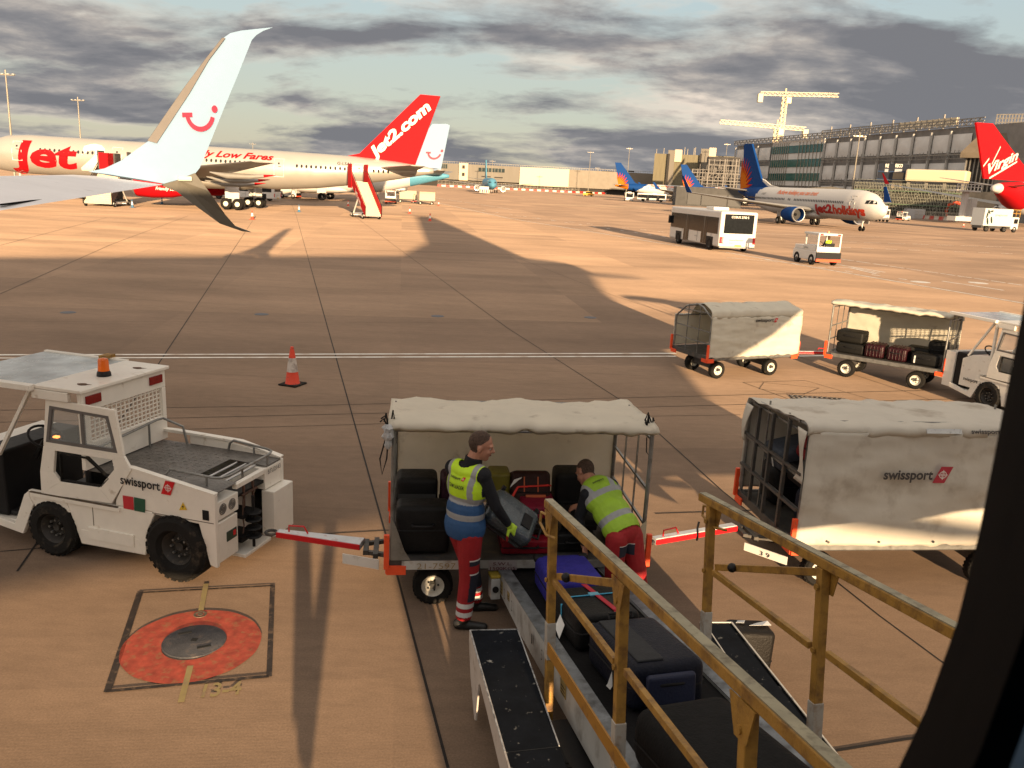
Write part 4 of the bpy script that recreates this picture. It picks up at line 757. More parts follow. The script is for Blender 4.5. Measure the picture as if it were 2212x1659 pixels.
b.build('worn_edge', mat('worn_white_edge', (.45, .46, .46), .6, dirt=(.02, .02, .03), dscale=18, damt=.9), o)
W1, W2, W3, W4 = [G(*p, .66) for p in ((1512, 1345), (1580, 1345), (1835, 1665), (1690, 1665))]
b = MB(); b.prism([Lw(p) for p in (W1, W2, W3, W4)], Lw(V((0, 0, -.03)))-Lw(V((0, 0, 0)))); o = b.build('walkway', blk, ldr)
b = MB(); b.bar(Lw(W2), Lw(W3), .012, .016); b.bar(Lw(W1), Lw(W2), .012, .014); b.bar(Lw(W1.lerp(W2, .12)+V((0, 0, .004))), Lw(W4.lerp(W3, .30)+V((0, 0, .004))), .008); b.build('white_trim', mat('trim_white', (.55, .53, .48), .5, dirt=(.1, .1, .1), dscale=25), o)
b = MB(); b.prism([Lw(p) for p in (W2, W3, W3+V((0, 0, -.25)), W2+V((-.05, .0, -.3)))], Lw(V((-.03, 0, 0)))-Lw(V((0, 0, 0)))); b.build('walkway_skirt', black, o)
# chassis
c0 = G(1150, 1640, .3)
b = MB(); q = [V((x, y, z)) for x, y, z in ((.30, 4.9, .12), (1.75, 5.2, .12), (2.1, 2.2, .12), (.55, 1.9, .12))]; b.prism([Lw(p) for p in q], Lw(V((0, 0, .36)))-Lw(V((0, 0, 0)))); b.build('chassis', black, ldr)
for x, y in ((.42, 4.3), (.78, 2.6), (1.95, 4.6), (2.1, 3.0)):
    wheel(ldr, Lw(V((x, y, .28))), .28, .2, tuple(BMi.to_3x3()@V((.97, .23, 0))), rimw)
# ================================================================== SUITCASES
def mx(origin, ex, ez):
    ex = V(ex).normalized(); ez = V(ez).normalized(); ey = ez.cross(ex).normalized(); ez = ex.cross(ey).normalized(); m_ = M((ex, ey, ez)).transposed().to_4x4(); m_.translation = V(origin); return m_
def case(label, m_, w_, d, h, col, soft=.12, ribs=0, handle=True, wheels=True, group=None, rough=.55, extra=None, metal=0, name='suitcase', cname='suitcase', pocket=True, top='z', sheen=0):
    """box w (x) by d (y) by h (z), base centre at the origin of the matrix"""
    t = thing(name, label, cname, group=group); t.matrix_world = m_
    if max(col) < .06: col = tuple(c*.5 for c in col)
    mm = mat('case_%d_%d_%d' % tuple(int(c*9999) for c in col), col, rough, metal, var=.2, vs_=9, bump=.3, bscale=60, coat=sheen, spec=.25)
    b = MB(); b.b2((-w_/2, -d/2, 0), (w_/2, d/2, h)); o = b.build('shell', mm, t, bevel=min(w_, d, h)*soft*1.35, seg=4); 
    for p in o.data.polygons: p.use_smooth = True
    r_ = min(w_, d, h)*soft
    if ribs:
        b = MB()
        for i in range(ribs): x = -w_/2+w_*(i+1)/(ribs+1); b.tube([(x, -d/2-.004, h*.12), (x, -d/2-.004, h-r_), (x, -d/2+r_, h+.003), (x, d/2-r_, h+.003), (x, d/2+.004, h-r_)], .010, 6)
        b.build('rib', mm, t, smooth='auto')
    b = MB(); z = h*.5; b.tube([(-w_/2-.003, -d/2+r_, z), (-w_/2+r_, -d/2-.003, z), (w_/2-r_, -d/2-.003, z), (w_/2+.003, -d/2+r_, z), (w_/2+.003, d/2-r_, z), (w_/2-r_, d/2+.003, z), (-w_/2+r_, d/2+.003, z), (-w_/2-.003, d/2-r_, z), (-w_/2-.003, -d/2+r_, z)], .006, 5, False); b.build('zip', black, t)
    if handle:
        b = MB(); b.tube([(-.10, -d/2, h*.62), (-.10, -d/2-.03, h*.62), (-.07, -d/2-.042, h*.62), (.07, -d/2-.042, h*.62), (.10, -d/2-.03, h*.62), (.10, -d/2, h*.62)], .011, 8); b.build('handle', blackp, t, smooth='auto')
    if wheels:
        for sx in (-1, 1):
            for zz_ in (.18, .82): b = MB(); b.cyl((sx*(w_/2-.05)-.015, d/2+.012, h*zz_), (sx*(w_/2-.05)+.015, d/2+.012, h*zz_), .024, n=14); b.build('wheel', blackp, t, smooth='auto')
    if extra: extra(t, w_, d, h)
    return t
def strap(t, pts, col, wd=.045, nm='strap'):
    b = MB()
    for a, c in zip(pts[:-1], pts[1:]):
        a = V(a); c = V(c); nn = V(((a+c)/2)); b.bar(a, c, wd, .005, up=nn if nn.length else (0, 0, 1))
    return b.build(nm, mat('strap_%d_%d_%d' % tuple(int(q*99) for q in col), col, .6), t)
def BM_(t, s, h=0, rot=0): 
    ex = Be*math.cos(R(rot))-Bd*math.sin(R(rot)); return mx(BMx@BL(t, s, h-.02), ex, Bn)
gB = 'suitcases riding on the belt loader'; gC = 'suitcases stacked on the open cart'
def ex_blue(t, w_, d, h):
    for sx in (-1, 1): b = MB(); b.box((sx*(w_/2-.03), d/2-.03, h-.02), (.09, .09, .06)); b.build('corner_guard', blackp, t, bevel=.02)
case('bright blue suitcase at the low end of the belt, next to the cart', BM_(.86, .46, 0, -3), .47, .72, .27, (.025, .022, .23), group=gB, extra=ex_blue, rough=.7)
def ex_strap(t, w_, d, h):
    strap(t, [(-w_/2-.004, .05, .02), (-w_/2-.004, .06, h-.05), (-w_/2+.05, .07, h+.004), (w_/2-.05, .09, h+.004), (w_/2+.004, .09, h-.05)], (.06, .38, .62), .035)
    strap(t, [(.02, d/2, h+.007), (.07, -d/2+.04, h+.007), (.08, -d/2-.006, h-.05), (.08, -d/2-.006, .02)], (.42, .01, .03), .05)
    b = MB(); b.b2((-.02, .05, h+.004), (.06, .11, h+.014)); b.build('buckle', mat('buckle_blue', (.15, .4, .55), .4), t)
    b = MB(); b.poly([(-w_/2-.02, .03, h*.6), (-w_/2-.07, .0, h*.3), (-w_/2-.06, -.08, .02), (-w_/2-.01, -.05, h*.4)]); b.build('baggage_tag', mat('paper', (.72, .72, .70), .7), t, solid=.002)
case('black suitcase wrapped in a light blue and a red strap, second on the belt', BM_(1.66, .43, 0, 2), .50, .62, .28, (.012, .012, .013), group=gB, extra=ex_strap)
def ex_navy(t, w_, d, h):
    b = MB(); b.b2((-.17, -d/2-.045, .05), (.17, -d/2+.01, h-.06)); b.build('front_pocket', mat('navy_pocket', (.012, .018, .05), .6, bump=.2), t, bevel=.03, seg=4)
    b = MB(); b.b2((-.2, -d/2+.05, h-.005), (-.02, d/2-.06, h+.012)); b.build('top_panel', mat('charcoal_cloth', (.02, .022, .026), .8, bump=.2), t, bevel=.008)
    b = MB(); b.poly([(-w_/2-.01, -.10, h*.5), (-w_/2-.05, -.13, h*.3), (-w_/2-.09, -.20, .12), (-w_/2-.07, -.22, .10), (-w_/2-.02, -.14, h*.25)]); b.build('baggage_tag', MC['paper'], t, solid=.002)
    b = MB(); b.tube([(-.1, d/2-.02, h+.0), (-.1, d/2-.0, h+.03), (.08, d/2-.0, h+.03), (.08, d/2-.02, h)], .010, 6); b.build('carry_handle', blackp, t)
case('soft navy suitcase with a bulging front pocket, third on the belt', BM_(2.52, .49, 0, 3), .52, .78, .32, (.010, .014, .034), soft=.16, group=gB, extra=ex_navy)
def ex_duf(t, w_, d, h):
    b = MB(); b.b2((-.04, -d/2-.008, h*.62), (.04, -d/2-.004, h*.66)); b.build('badge', mat('badge_grey', (.3, .3, .32), .4), t)
case('big shapeless black holdall nearest the camera on the belt', BM_(3.88, .40, 0, 6), .62, 1.0, .36, (.009, .009, .010), soft=.24, handle=False, wheels=False, group=gB, name='holdall', cname='bag', rough=.8, extra=ex_duf)
def ex_tag(t, w_, d, h):
    b = MB(); b.poly([(-.02, -.02, h+.01), (.08, -.05, h+.03), (.17, -.02, h+.02), (.16, .04, h+.03), (.06, .02, h+.015)]); b.build('baggage_tag', mat('paper', (.72, .72, .70), .7), t, solid=.002)
    b = MB(); b.poly([(-.12, .02, h+.01), (-.06, .0, h+.02), (-.03, .05, h+.02), (-.09, .06, h+.01)]); b.build('baggage_tag', mat('paper', (.72, .72, .70), .7), t, solid=.002)
case('dark brown suitcase with paper tags behind the right walkway of the belt loader', mx((2.06, 6.22, .0), (.97, .1, -.05), (.02, .06, 1)), .36, .26, .52, (.014, .011, .009), soft=.12, handle=False, group=None, extra=ex_tag)
def NCp(x, y, z): return NC.o+NC.x*x+NC.y*y+V((0, 0, z))
def onc(label, x0, x1, y0, y1, z0, z1, col, tilt=0, lean=0, **k):
    ex = NC.x*math.cos(R(tilt))+V((0, 0, 1))*math.sin(R(tilt)); ez = V((0, 0, 1))*math.cos(R(lean))+NC.y*math.sin(R(lean)); return case(label, mx(NCp((x0+x1)/2, (y0+y1)/2, z0), ex, ez), x1-x0, y1-y0, z1-z0, col, group=gC, **k)
dz = NZ+.002
onc('large black suitcase standing at the front left of the open cart', .06, .56, .10, .40, dz, 1.02, (.012, .012, .013), lean=3)
onc('black suitcase with grey lower panel in the back left corner of the open cart', .05, .46, .62, .96, dz, 1.12, (.014, .014, .015), extra=lambda t, w_, d, h: (lambda b: b.build('panel', mat('panel_grey', (.04, .042, .042), .7), t))(MB().b2((-w_/2+.02, -d/2-.006, h*.55), (w_/2-.02, -d/2, h*.72))), handle=False)
onc('dark suitcase with purple and red floral pattern beside the black cases on the cart', .49, .80, .62, .95, dz, 1.13, (.055, .012, .028), handle=False)
onc('olive yellow suitcase behind the held grey case', .98, 1.20, .72, 1.0, dz, 1.14, (.17, .15, .02), handle=False, sheen=.3)
def ex_br(t, w_, d, h):
    strap(t, [(-w_/2-.004, -d/2-.004, h*.35), (-w_/2+.06, -d/2-.006, h*.62), (w_/2-.03, -d/2-.006, h*.66), (w_/2+.004, -d/2+.04, h*.66)], (.75, .04, .03), .03)
    for x in (-.08, .06): b = MB(); b.b2((x, -d/2-.008, h*.5), (x+.012, -d/2-.003, h*.85)); b.build('orange_piping', mat('piping', (.45, .09, .02), .6), t)
    b = MB(); b.poly([(-w_/2+.02, -d/2-.02, h*.78), (-w_/2+.10, -d/2-.03, h*.84), (-w_/2+.09, -d/2-.02, h*.80), (-w_/2, -d/2-.01, h*.70), (-w_/2-.02, -d/2, h*.60)]); b.build('baggage_tag', MC['paper'], t, solid=.002)
    b = MB(); b.b2((-.06, -d/2-.03, h*.36), (.14, -d/2-.004, h*.44)); b.build('orange_grip', mat('piping', (.45, .09, .02), .6), t)
onc('dark brown suitcase with an orange-red strap leaning at the middle of the cart', 1.20, 1.60, .52, .86, .72, 1.16, (.05, .012, .008), lean=22, extra=ex_br, handle=False)
onc('dark charcoal suitcase behind the bending worker', 1.66, 2.08, .68, 1.0, dz, 1.16, (.016, .016, .015), handle=False)
onc('crimson suitcase lying above the bronze case on the cart', 1.28, 1.62, .30, .72, .83, .95, (.20, .008, .03), handle=False, wheels=False)
def ex_bz(t, w_, d, h):
    for x in (-.0, .12): b = MB(); b.sph((x, -d/2-.004, h*.5), .007, 8, 6); b.build('stud', alu, t)
onc('dark bronze suitcase between two crimson ones', 1.26, 1.66, .22, .70, .70, .825, (.035, .026, .015), handle=False, extra=ex_bz)
onc('long crimson suitcase with black handle at the bottom of the pile', 1.06, 1.56, .10, .62, dz, .69, (.24, .006, .018))
onc('black suitcase low at the right front of the cart pile', 1.60, 1.98, .14, .62, dz, .74, (.012, .012, .012))
onc('black case lying behind the bending worker on the low pile', 1.68, 2.0, .2, .62, .75, .86, (.02, .019, .018), handle=False)
onc('black bag wedged at the right end of the open cart', 2.12, 2.38, .20, .75, dz, .86, (.012, .012, .013), tilt=-18, soft=.2, handle=False, wheels=False, name='holdall', cname='bag')
# luggage in the large cart, seen through its open end
def BCp(x, y, z): return BC.o+BC.x*x+BC.y*y+V((0, 0, z))
gD = 'luggage inside the large canvas cart'
for lb, x, y, z, w_, d, h, col, rl in [('black wheeled suitcase low at the far side of the canvas cart', .38, 1.1, .585, .5, .42, .5, (.012, .012, .012), 0), ('dark blue suitcase near the front edge of the canvas cart', .45, .35, .585, .45, .5, .42, (.012, .022, .05), 0), ('grey blue striped holdall with a white tag in the canvas cart', .38, .95, 1.10, .5, .5, .26, (.05, .06, .08), 14), ('red holdall on top of the pile in the canvas cart', .48, .5, 1.22, .5, .5, .26, (.20, .01, .012), -14), ('black holdall in the middle of the pile in the canvas cart', .42, .45, 1.01, .5, .5, .2, (.01, .01, .012), 0)]:
    o = case(lb, mx(BCp(x, y, z), BC.x*math.cos(R(rl))+V((0, 0, math.sin(R(rl)))), (0, 0, 1)), w_, d, h, col, soft=.2, group=gD, handle=False, wheels=False)
    if 'tag' in lb: b = MB(); b.b2((-w_/2-.01, -.05, .04), (-w_/2-.004, -.02, .2)); b.build('baggage_tag', MC['paper'], o)
# a row on the far open cart
gE = 'suitcases on the far open cart'
def CBp(x, y, z): return CB.o+CB.x*x+CB.y*y+V((0, 0, z))
ribm = (.05, .010, .016)
for lb, x, y, z, w_, d, h, col, rb_ in [('black suitcase flat at the left end of the far open cart', .46, .45, .552, .62, .5, .24, (.014, .014, .013), 0), ('black soft suitcase lying on top of another at the left end', .42, .45, .80, .60, .5, .27, (.018, .017, .014), 0), ('ribbed maroon suitcase left of its twin on the far open cart', 1.0, .40, .552, .42, .5, .30, ribm, 5), ('ribbed maroon suitcase right of its twin on the far open cart', 1.48, .40, .552, .42, .5, .30, ribm, 5), ('dark grey suitcase behind the front row of the far open cart', 1.82, .75, .552, .5, .4, .32, (.03, .03, .026), 0), ('long black suitcase at the front right of the far open cart', 2.08, .30, .552, .58, .36, .26, (.012, .012, .012), 0), ('black case standing at the right end of the far open cart', 2.20, .80, .552, .40, .4, .50, (.014, .014, .014), 0)]:
    o = case(lb, mx(CBp(x, y, z), CB.x, (0, 0, 1)), w_, d, h, col, soft=.14, ribs=rb_, group=gE, rough=.35 if rb_ else .6)
    if 'long black' in lb: b = MB(); b.b2((-.22, -d/2-.006, .04), (-.19, -d/2-.002, .2)); b.build('baggage_tag', MC['paper'], o)
# ================================================================== WORKERS
from mathutils.bvhtree import BVHTree
def capsule(b, p0, p1, r0, r1, n=14):
    p0 = V(p0); p1 = V(p1); d = (p1-p0); 
    if d.length < 1e-5: d = V((0, 0, 1e-4))
    dn_ = d.normalized(); pts = []; rr = []
    for i in range(5): a = R(90)*(1-i/4); pts.append(p0-dn_*r0*math.sin(a)); rr.append(max(1e-4, r0*math.cos(a)))
    for i in range(5): a = R(90)*(i/4); pts.append(p1+dn_*r1*math.sin(a)); rr.append(max(1e-4, r1*math.cos(a)))
    b.tube(pts, rr, n)
def ellip(b, c, r, m3): 
    q = MB().sph((0, 0, 0), r, 18, 12); q.v = [tuple(V(c)+m3@V(p)) for p in q.v]; b.add(q.v, q.f)
def basis(fwd, up=(0, 0, 1)):
    f = V(fwd).normalized(); u = V(up); s_ = u.cross(f).normalized(); u = f.cross(s_); return M((f, s_, u)).transposed()     # x forward, y left, z up
def remeshed(b, vox, name, mats, parent, classify, smooth=2, cut=None):
    o = b.build(name, mats, parent); md = o.modifiers.new('r', 'REMESH'); md.mode = 'VOXEL'; md.voxel_size = vox
    bpy.context.view_layer.update(); dg = bpy.context.evaluated_depsgraph_get(); ne = bpy.data.meshes.new_from_object(o.evaluated_get(dg)); o.modifiers.clear()
    bm = bmesh.new(); bm.from_mesh(ne)
    for _ in range(smooth): bmesh.ops.smooth_vert(bm, verts=bm.verts, factor=.5, use_axis_x=True, use_axis_y=True, use_axis_z=True)
    if cut:
        dl = [f for f in bm.faces if cut(f.calc_center_median())]; bmesh.ops.delete(bm, geom=dl, context='FACES')
    bm.to_mesh(ne); bm.free(); ne.materials.clear()
    for q in mats: ne.materials.append(q)
    for p in ne.polygons: p.use_smooth = True; p.material_index = classify(p.center)
    o.data = ne; return o
skin = mat('skin', (.42, .20, .13), .55, var=.08, vs_=20); fleece = mat('navy_fleece', (.005, .006, .010), .85, bump=.3, bscale=40); trs = mat('red_trousers', (.30, .008, .012), .75, var=.15, vs_=8, bump=.5, bscale=12); navy = mat('navy_cloth', (.012, .014, .028), .8); hiv = mat('hi_vis_yellow', (.52, .80, .02), .6, var=.10, vs_=6, bump=.4, bscale=10); slv = mat('reflective_band', (.30, .31, .32), .45, var=.12, bump=.3, bscale=12); blu = mat('vest_blue', (.018, .075, .20), .65, var=.15, bump=.4, bscale=10); shoe = mat('shoe', (.012, .012, .012), .5); glove = mat('glove_yellow', (.50, .75, .05), .6, var=.2, vs_=30); hairm = mat('short_hair', (.075, .045, .032), .9, var=.5, vs_=60, bump=.6, bscale=200); refl_w = mat('reflective_white', (.60, .60, .58), .5)
def head_parts(b, c, m3, s_=1.0):
    P = lambda x, y, z: V(c)+m3@(V((x, y, z))*s_)
    ellip(b, P(-.012, 0, .035), (.100*s_, .078*s_, .098*s_), m3); ellip(b, P(.030, 0, -.025), (.068*s_, .062*s_, .088*s_), m3); ellip(b, P(.058, 0, -.088), (.030*s_, .034*s_, .026*s_), m3)
    ellip(b, P(.078, 0, .030), (.022*s_, .058*s_, .016*s_), m3); capsule(b, P(.088, 0, .020), P(.112, 0, -.018), .010*s_, .0145*s_); capsule(b, P(.10, .010, -.022), P(.10, -.010, -.022), .010*s_, .010*s_); ellip(b, P(.086, 0, -.050), (.014*s_, .028*s_, .012*s_), m3)
    for sg in (-1, 1): ellip(b, P(.060, .036*sg, -.025), (.028*s_, .022*s_, .022*s_), m3); ellip(b, P(-.005, .080*sg, -.005), (.020*s_, .010*s_, .033*s_), m3)
    capsule(b, P(-.02, 0, -.05), P(-.035, 0, -.14), .058*s_, .062*s_)
def hand_parts(b, wrist, fwd, up, curl, side, s_=1.0, thick=.011):
    """palm and five separate fingers; fwd: along the hand, up: back of the hand, side: +1/-1 where the thumb leaves"""
    f = V(fwd).normalized(); u = V(up).normalized(); l = u.cross(f).normalized()*side; u = f.cross(l).normalized()*(1 if u.dot(f.cross(l)) > 0 else -1); w0 = V(wrist)
    ellip(b, w0+f*.045*s_, (.050*s_, .040*s_, .017*s_), M((f, l, u)).transposed())
    for i, (off, ln) in enumerate(((.030, .072), (.010, .082), (-.010, .076), (-.029, .060))):
        p = w0+f*(.082-.004*abs(i-1))*s_+l*off*s_; d = (f+l*off*2).normalized(); a = 0
        for k, q in enumerate((.45, .32, .26)):
            a += curl*(.8 if k == 0 else 1.0); dd = d*math.cos(a)-u*math.sin(a); p2 = p+dd*ln*q*s_; capsule(b, p, p2, thick*(.95-.1*k)*s_, thick*(.86-.1*k)*s_, 10); p = p2
    p = w0+f*.030*s_+l*.034*s_-u*.004; d = (f*.55+l*.80-u*.25).normalized()
    for k, q in enumerate((.042, .034, .026)): p2 = p+d*q*s_; capsule(b, p, p2, thick*(1.15-.1*k)*s_, thick*(1.05-.1*k)*s_, 10); p = p2; d = (d+f*.35-u*.2).normalized()
def face_bits(o, c, m3, s_=1.0):
    P = lambda x, y, z: V(c)+m3@(V((x, y, z))*s_)
    for sg in (-1, 1):
        b = MB(); b.sph(P(.076, .031*sg, .010), .0105*s_, 12, 8); e = b.build('eye', mat('eye_white', (.5, .47, .44), .3), o, smooth=True)
        b = MB(); b.sph(P(.0835, .032*sg, .010), .0052*s_, 8, 6); b.build('iris', black, e, smooth=True)
        b = MB(); b.tube([P(.088, .014*sg, .030), P(.092, .030*sg, .034), P(.080, .048*sg, .028)], .0035*s_, 5); b.build('eyebrow', hairm, o)
    b = MB(); b.tube([P(.0905, .028, -.047), P(.0985, .012, -.054), P(.0995, 0, -.055), P(.0985, -.012, -.054), P(.0905, -.028, -.047)], .0035*s_, 5); b.build('mouth', mat('lips', (.16, .04, .035), .5), o)
def cap_hair(body, name, c, m3, s_=1.0, bald=False):
    bm = bmesh.new(); bm.from_mesh(body.data); inv = m3.transposed(); keep = []
    for f in bm.faces:
        q = inv@(f.calc_center_median()-V(c))/s_
        ok = q.length < .16 and q.z > (-.045 if q.x < -.02 else .040+q.x*.95) and abs(q.y) < .0815 and q.x < .050 and not (abs(q.y) > .074 and q.z < .03 and q.x > -.03)
        if bald and q.z > .1: ok = ok
        if ok: keep.append(f)
    ks = set(keep); bmesh.ops.delete(bm, geom=[f for f in bm.faces if f not in ks], context='FACES')
    for v in bm.verts: v.co += v.normal*(.0022+.002*mnoise.noise(v.co*90))
    me = bpy.data.meshes.new(name); bm.to_mesh(me); bm.free(); me.materials.clear(); me.materials.append(hairm)
    for p in me.polygons: p.use_smooth = True; p.material_index = 0
    o = bpy.data.objects.new(name, me); sc.collection.objects.link(o); o.parent = body; return o
def proj_fn(tree, o, ux, vx, inward, off=.004):
    o = V(o); ux = V(ux).normalized(); vx = V(vx).normalized(); inward = V(inward).normalized()
    def f(u, v, w_):
        p = o+ux*u+vx*v; h = tree.ray_cast(p-inward*.4, inward); return (h[0] if h[0] else p)-inward*(off+w_)
    return f
def seg_t(p, a, b): d = b-a; return max(0, min(1, (p-a).dot(d)/d.length_squared))
def dist(p, a, b): return (p-a.lerp(b, seg_t(p, a, b))).length
# --- team leader, standing, holding a grey case
w1r = V((-.34, 6.98, 0)); p1 = thing('person', 'standing man in a yellow and blue vest, head turned right, holding a grey suitcase', 'person', w1r)
def q1(x, y, z): return V((x, y, z))-w1r
face1 = basis((1, -.02, -.22)); hc = q1(-.245, 6.95, 1.735); torso_f = V((.62, .78, 0)); rgt = V((.78, -.62, 0))
tb = basis(torso_f)
J = dict(hR=q1(-.31, 6.90, .93), hL=q1(-.41, 7.02, .93), kR=q1(-.305, 6.89, .50), kL=q1(-.30, 7.12, .50), aR=q1(-.335, 6.86, .10), aL=q1(-.25, 7.20, .10), sR=q1(-.215, 6.86, 1.50), sL=q1(-.49, 7.06, 1.49), eR=q1(-.085, 6.86, 1.21), wR=q1(.035, 6.97, 1.0), eL=q1(-.42, 7.30, 1.25), wL=q1(-.14, 7.36, 1.12))
b = MB(); head_parts(b, hc, face1, 1.06)
capsule(b, q1(-.285, 6.955, 1.66), q1(-.33, 6.955, 1.52), .062, .085)
ellip(b, q1(-.355, 6.96, 1.36), (.115, .185, .20), tb); ellip(b, q1(-.36, 6.96, 1.10), (.12, .165, .17), tb); ellip(b, q1(-.36, 6.96, .94), (.125, .165, .13), tb); capsule(b, J['sL'], J['sR'], .078, .078)
capsule(b, J['sR'], J['eR'], .068, .052); capsule(b, J['eR'], J['wR'], .052, .035); capsule(b, J['sL'], J['eL'], .066, .05); capsule(b, J['eL'], J['wL'], .05, .033)
capsule(b, J['hR'], J['kR'], .122, .088); capsule(b, J['kR'], J['aR']+V((0, 0, .05)), .088, .078); capsule(b, J['hL'], J['kL'], .120, .088); capsule(b, J['kL'], J['aL']+V((0, 0, .05)), .088, .076)
ft1, ft2 = V((1, -.05, 0)).normalized(), V((.95, .1, 0)).normalized()
for a, f in ((J['aR'], ft1), (J['aL'], ft2)): capsule(b, a+V((0, 0, -.05))-f*.05, a+V((0, 0, -.062))+f*.19, .05, .036); capsule(b, a+V((0, 0, .05)), a+V((0, 0, -.03)), .05, .048)
hand_parts(b, J['wR'], (.62, .35, -.70), (.35, -.80, .45), .42, -1, 1.08, .0125); hand_parts(b, J['wL'], (.9, .0, -.3), (-.3, .0, .9), .5, 1, 1.05, .0125)
def cls1(p):
    z = p.z
    if (p-hc).length < .155 and z > 1.575: return 0
    dR = dist(p, J['wR'], J['wR']+V((.07, .04, -.08))); dL = dist(p, J['wL'], J['wL']+V((.1, 0, -.03)))
    if dR < .085 and (p-J['wR']).dot(V((.62, .35, -.70))) > -.01: return 4
    if dL < .085 and (p-J['wL']).x > -.01: return 4
    if z < .115: return 3
    if z < .955:
        nr = dist(p, J['aR'], J['kR']) < dist(p, J['aL'], J['kL'])
        if .15 < z < .20 or .235 < z < .285: return 5
        if .30 < z < .56:
            c = (J['aR'] if nr else J['aL']).lerp(J['kR'] if nr else J['kL'], (z-.1)/.4)
            if (p-c).x > .015: return 2
            return 1
        if .56 <= z < .575 and (p-J['kR']).x > .015: return 5
        if .655 < z < .70 and (p-J['kR']).x > .01 and p.y < J['kR'].y+.1: return 2
        if .70 <= z < .712 and (p-J['kR']).x > .01 and p.y < J['kR'].y+.1: return 5
        return 1
    return 6
body1 = remeshed(b, .0065, 'body', [skin, trs, navy, shoe, glove, refl_w, fleece], p1, cls1)
cap_hair(body1, 'hair', hc, face1, 1.06); face_bits(body1, hc, face1, 1.06)
b = MB(); b.lathe([(.076, 0), (.082, .03), (.078, .075), (.068, .085), (.062, .07)], q1(-.315, 6.955, 1.555), (.18, 0, 1), 28); b.build('collar', fleece, p1, smooth='auto')
b = MB(); ellip(b, q1(-.355, 6.96, 1.36), (.142, .212, .215), tb); ellip(b, q1(-.36, 6.96, 1.12), (.152, .195, .22), tb); ellip(b, q1(-.36, 6.96, .99), (.168, .208, .21), tb); capsule(b, J['sL'].lerp(J['sR'], .13)+V((0, 0, .006)), J['sL'].lerp(J['sR'], .87)+V((0, 0, .006)), .088, .088); ellip(b, q1(-.35, 6.96, 1.50), (.12, .16, .08), tb)
vc = q1(-.36, 6.96, 0)
def cv1(p):
    z = p.z+.10*(p-vc).dot(rgt)*0; lat = (p-vc).dot(rgt); bk = (p-vc).dot(torso_f) < 0
    zz_ = z+.16*(p-vc).dot(torso_f)*0
    if zz_ < 1.08: return 2
    if zz_ < 1.14: return 1
    if zz_ < 1.225: return 2
    if zz_ < 1.285: return 1
    al = abs(lat)
    e = .105+max(0, z-1.40)*.10
    if e < al < e+.048: return 1
    if al > .205: return 3
    return 0
vest1 = remeshed(b, .007, 'vest', [hiv, slv, blu, navy], p1, cv1, 2, cut=lambda p: p.z < .895 or ((p-(J['sL']+J['sR'])/2).xy.length < .085 and p.z > 1.545))
m_ = vest1.modifiers.new('s', 'SOLIDIFY'); m_.thickness = .008; m_.offset = -1
tr = BVHTree.FromPolygons([v.co for v in vest1.data.vertices], [p.vertices for p in vest1.data.polygons])
tf = -torso_f
f1 = proj_fn(tr, vc+V((0, 0, 1.455))-rgt*.085-torso_f*.1, rgt, (0, 0, 1), torso_f); letters('lettering', 'swissport', ink, vest1, f1, height=.026, width=.125, bold=.02, cut=.02)
logo(vest1, lambda u, v, w_: f1(u+.13, v-.006, w_), .034)
f1 = proj_fn(tr, vc+V((0, 0, 1.375))-rgt*.095-torso_f*.1, rgt, (0, 0, 1), torso_f); letters('lettering', 'TEAM LEADER', ink, vest1, f1, height=.034, width=.185, bold=.02, cut=.02)
# the grey case he holds
cx_ = V((.85, .12, -.62)).normalized(); cm = mx(V((.045, 7.17, .98)), cx_, V((.45, -.55, .62)))
def ex_held(t, w_, d, h):
    b = MB(); b.tube([(-w_/2+.03, -d/2+.02, h*.5), (w_/2-.03, -d/2+.0, h*.5)], .012, 6); b.b2((.07, -.07, h+.002), (.17, .07, h+.012)); b.build('latch_plate', blackp, t, bevel=.004)
    b = MB(); b.tube([(w_/2-.03, -.08, h*.8), (w_/2+.05, -.07, h*.85), (w_/2+.05, .07, h*.85), (w_/2-.03, .08, h*.8)], .012, 8); b.build('side_handle', blackp, t, smooth='auto')
    b = MB(); b.tube([(-w_/2-.004, -d/2+.05, h*.5), (-w_/2+.05, -d/2-.004, h*.5), (w_/2-.05, -d/2-.004, h*.5), (w_/2+.004, -d/2+.05, h*.5), (w_/2+.004, d/2-.05, h*.5), (w_/2-.05, d/2+.004, h*.5)], .011, 8); b.build('rim_band', black, t, smooth='auto')
held = case('glossy grey hard suitcase held at a slant by the standing man', cm@M.Translation((0, 0, -.13)), .50, .36, .24, (.10, .12, .135), soft=.22, rough=.25, metal=.4, sheen=.5, handle=False, extra=ex_held, group=None)
# --- second man, bending into the cart
w2r = V((1.15, 7.12, 0)); p2 = thing('person', 'man in a green-yellow vest bending forward over the cart, reaching down with bare hands', 'person', w2r)
def q2(x, y, z): return V((x, y, z))-w2r
face2 = basis((-.55, .45, -.70), (.1, .35, .9)); hc2 = q2(.755, 7.62, 1.305)
K = dict(hR=q2(1.17, 7.15, .88), hL=q2(1.03, 7.05, .88), kR=q2(1.26, 7.10, .50), kL=q2(1.02, 7.02, .48), aR=q2(1.40, 7.24, .10), aL=q2(1.08, 7.02, .10), sR=q2(1.00, 7.52, 1.22), sL=q2(.76, 7.36, 1.17), eL=q2(.70, 7.36, .93), wL=q2(.755, 7.20, .735), eR=q2(.90, 7.68, .98), wR=q2(.74, 7.70, .93))
pel = q2(1.09, 7.12, .93); che = q2(.90, 7.40, 1.16); sp = (che-pel).normalized(); up2 = V((-.1, -.45, .85)); sd2 = sp.cross(up2).normalized(); up2 = sd2.cross(sp); t2 = M((up2, sd2, sp)).transposed()
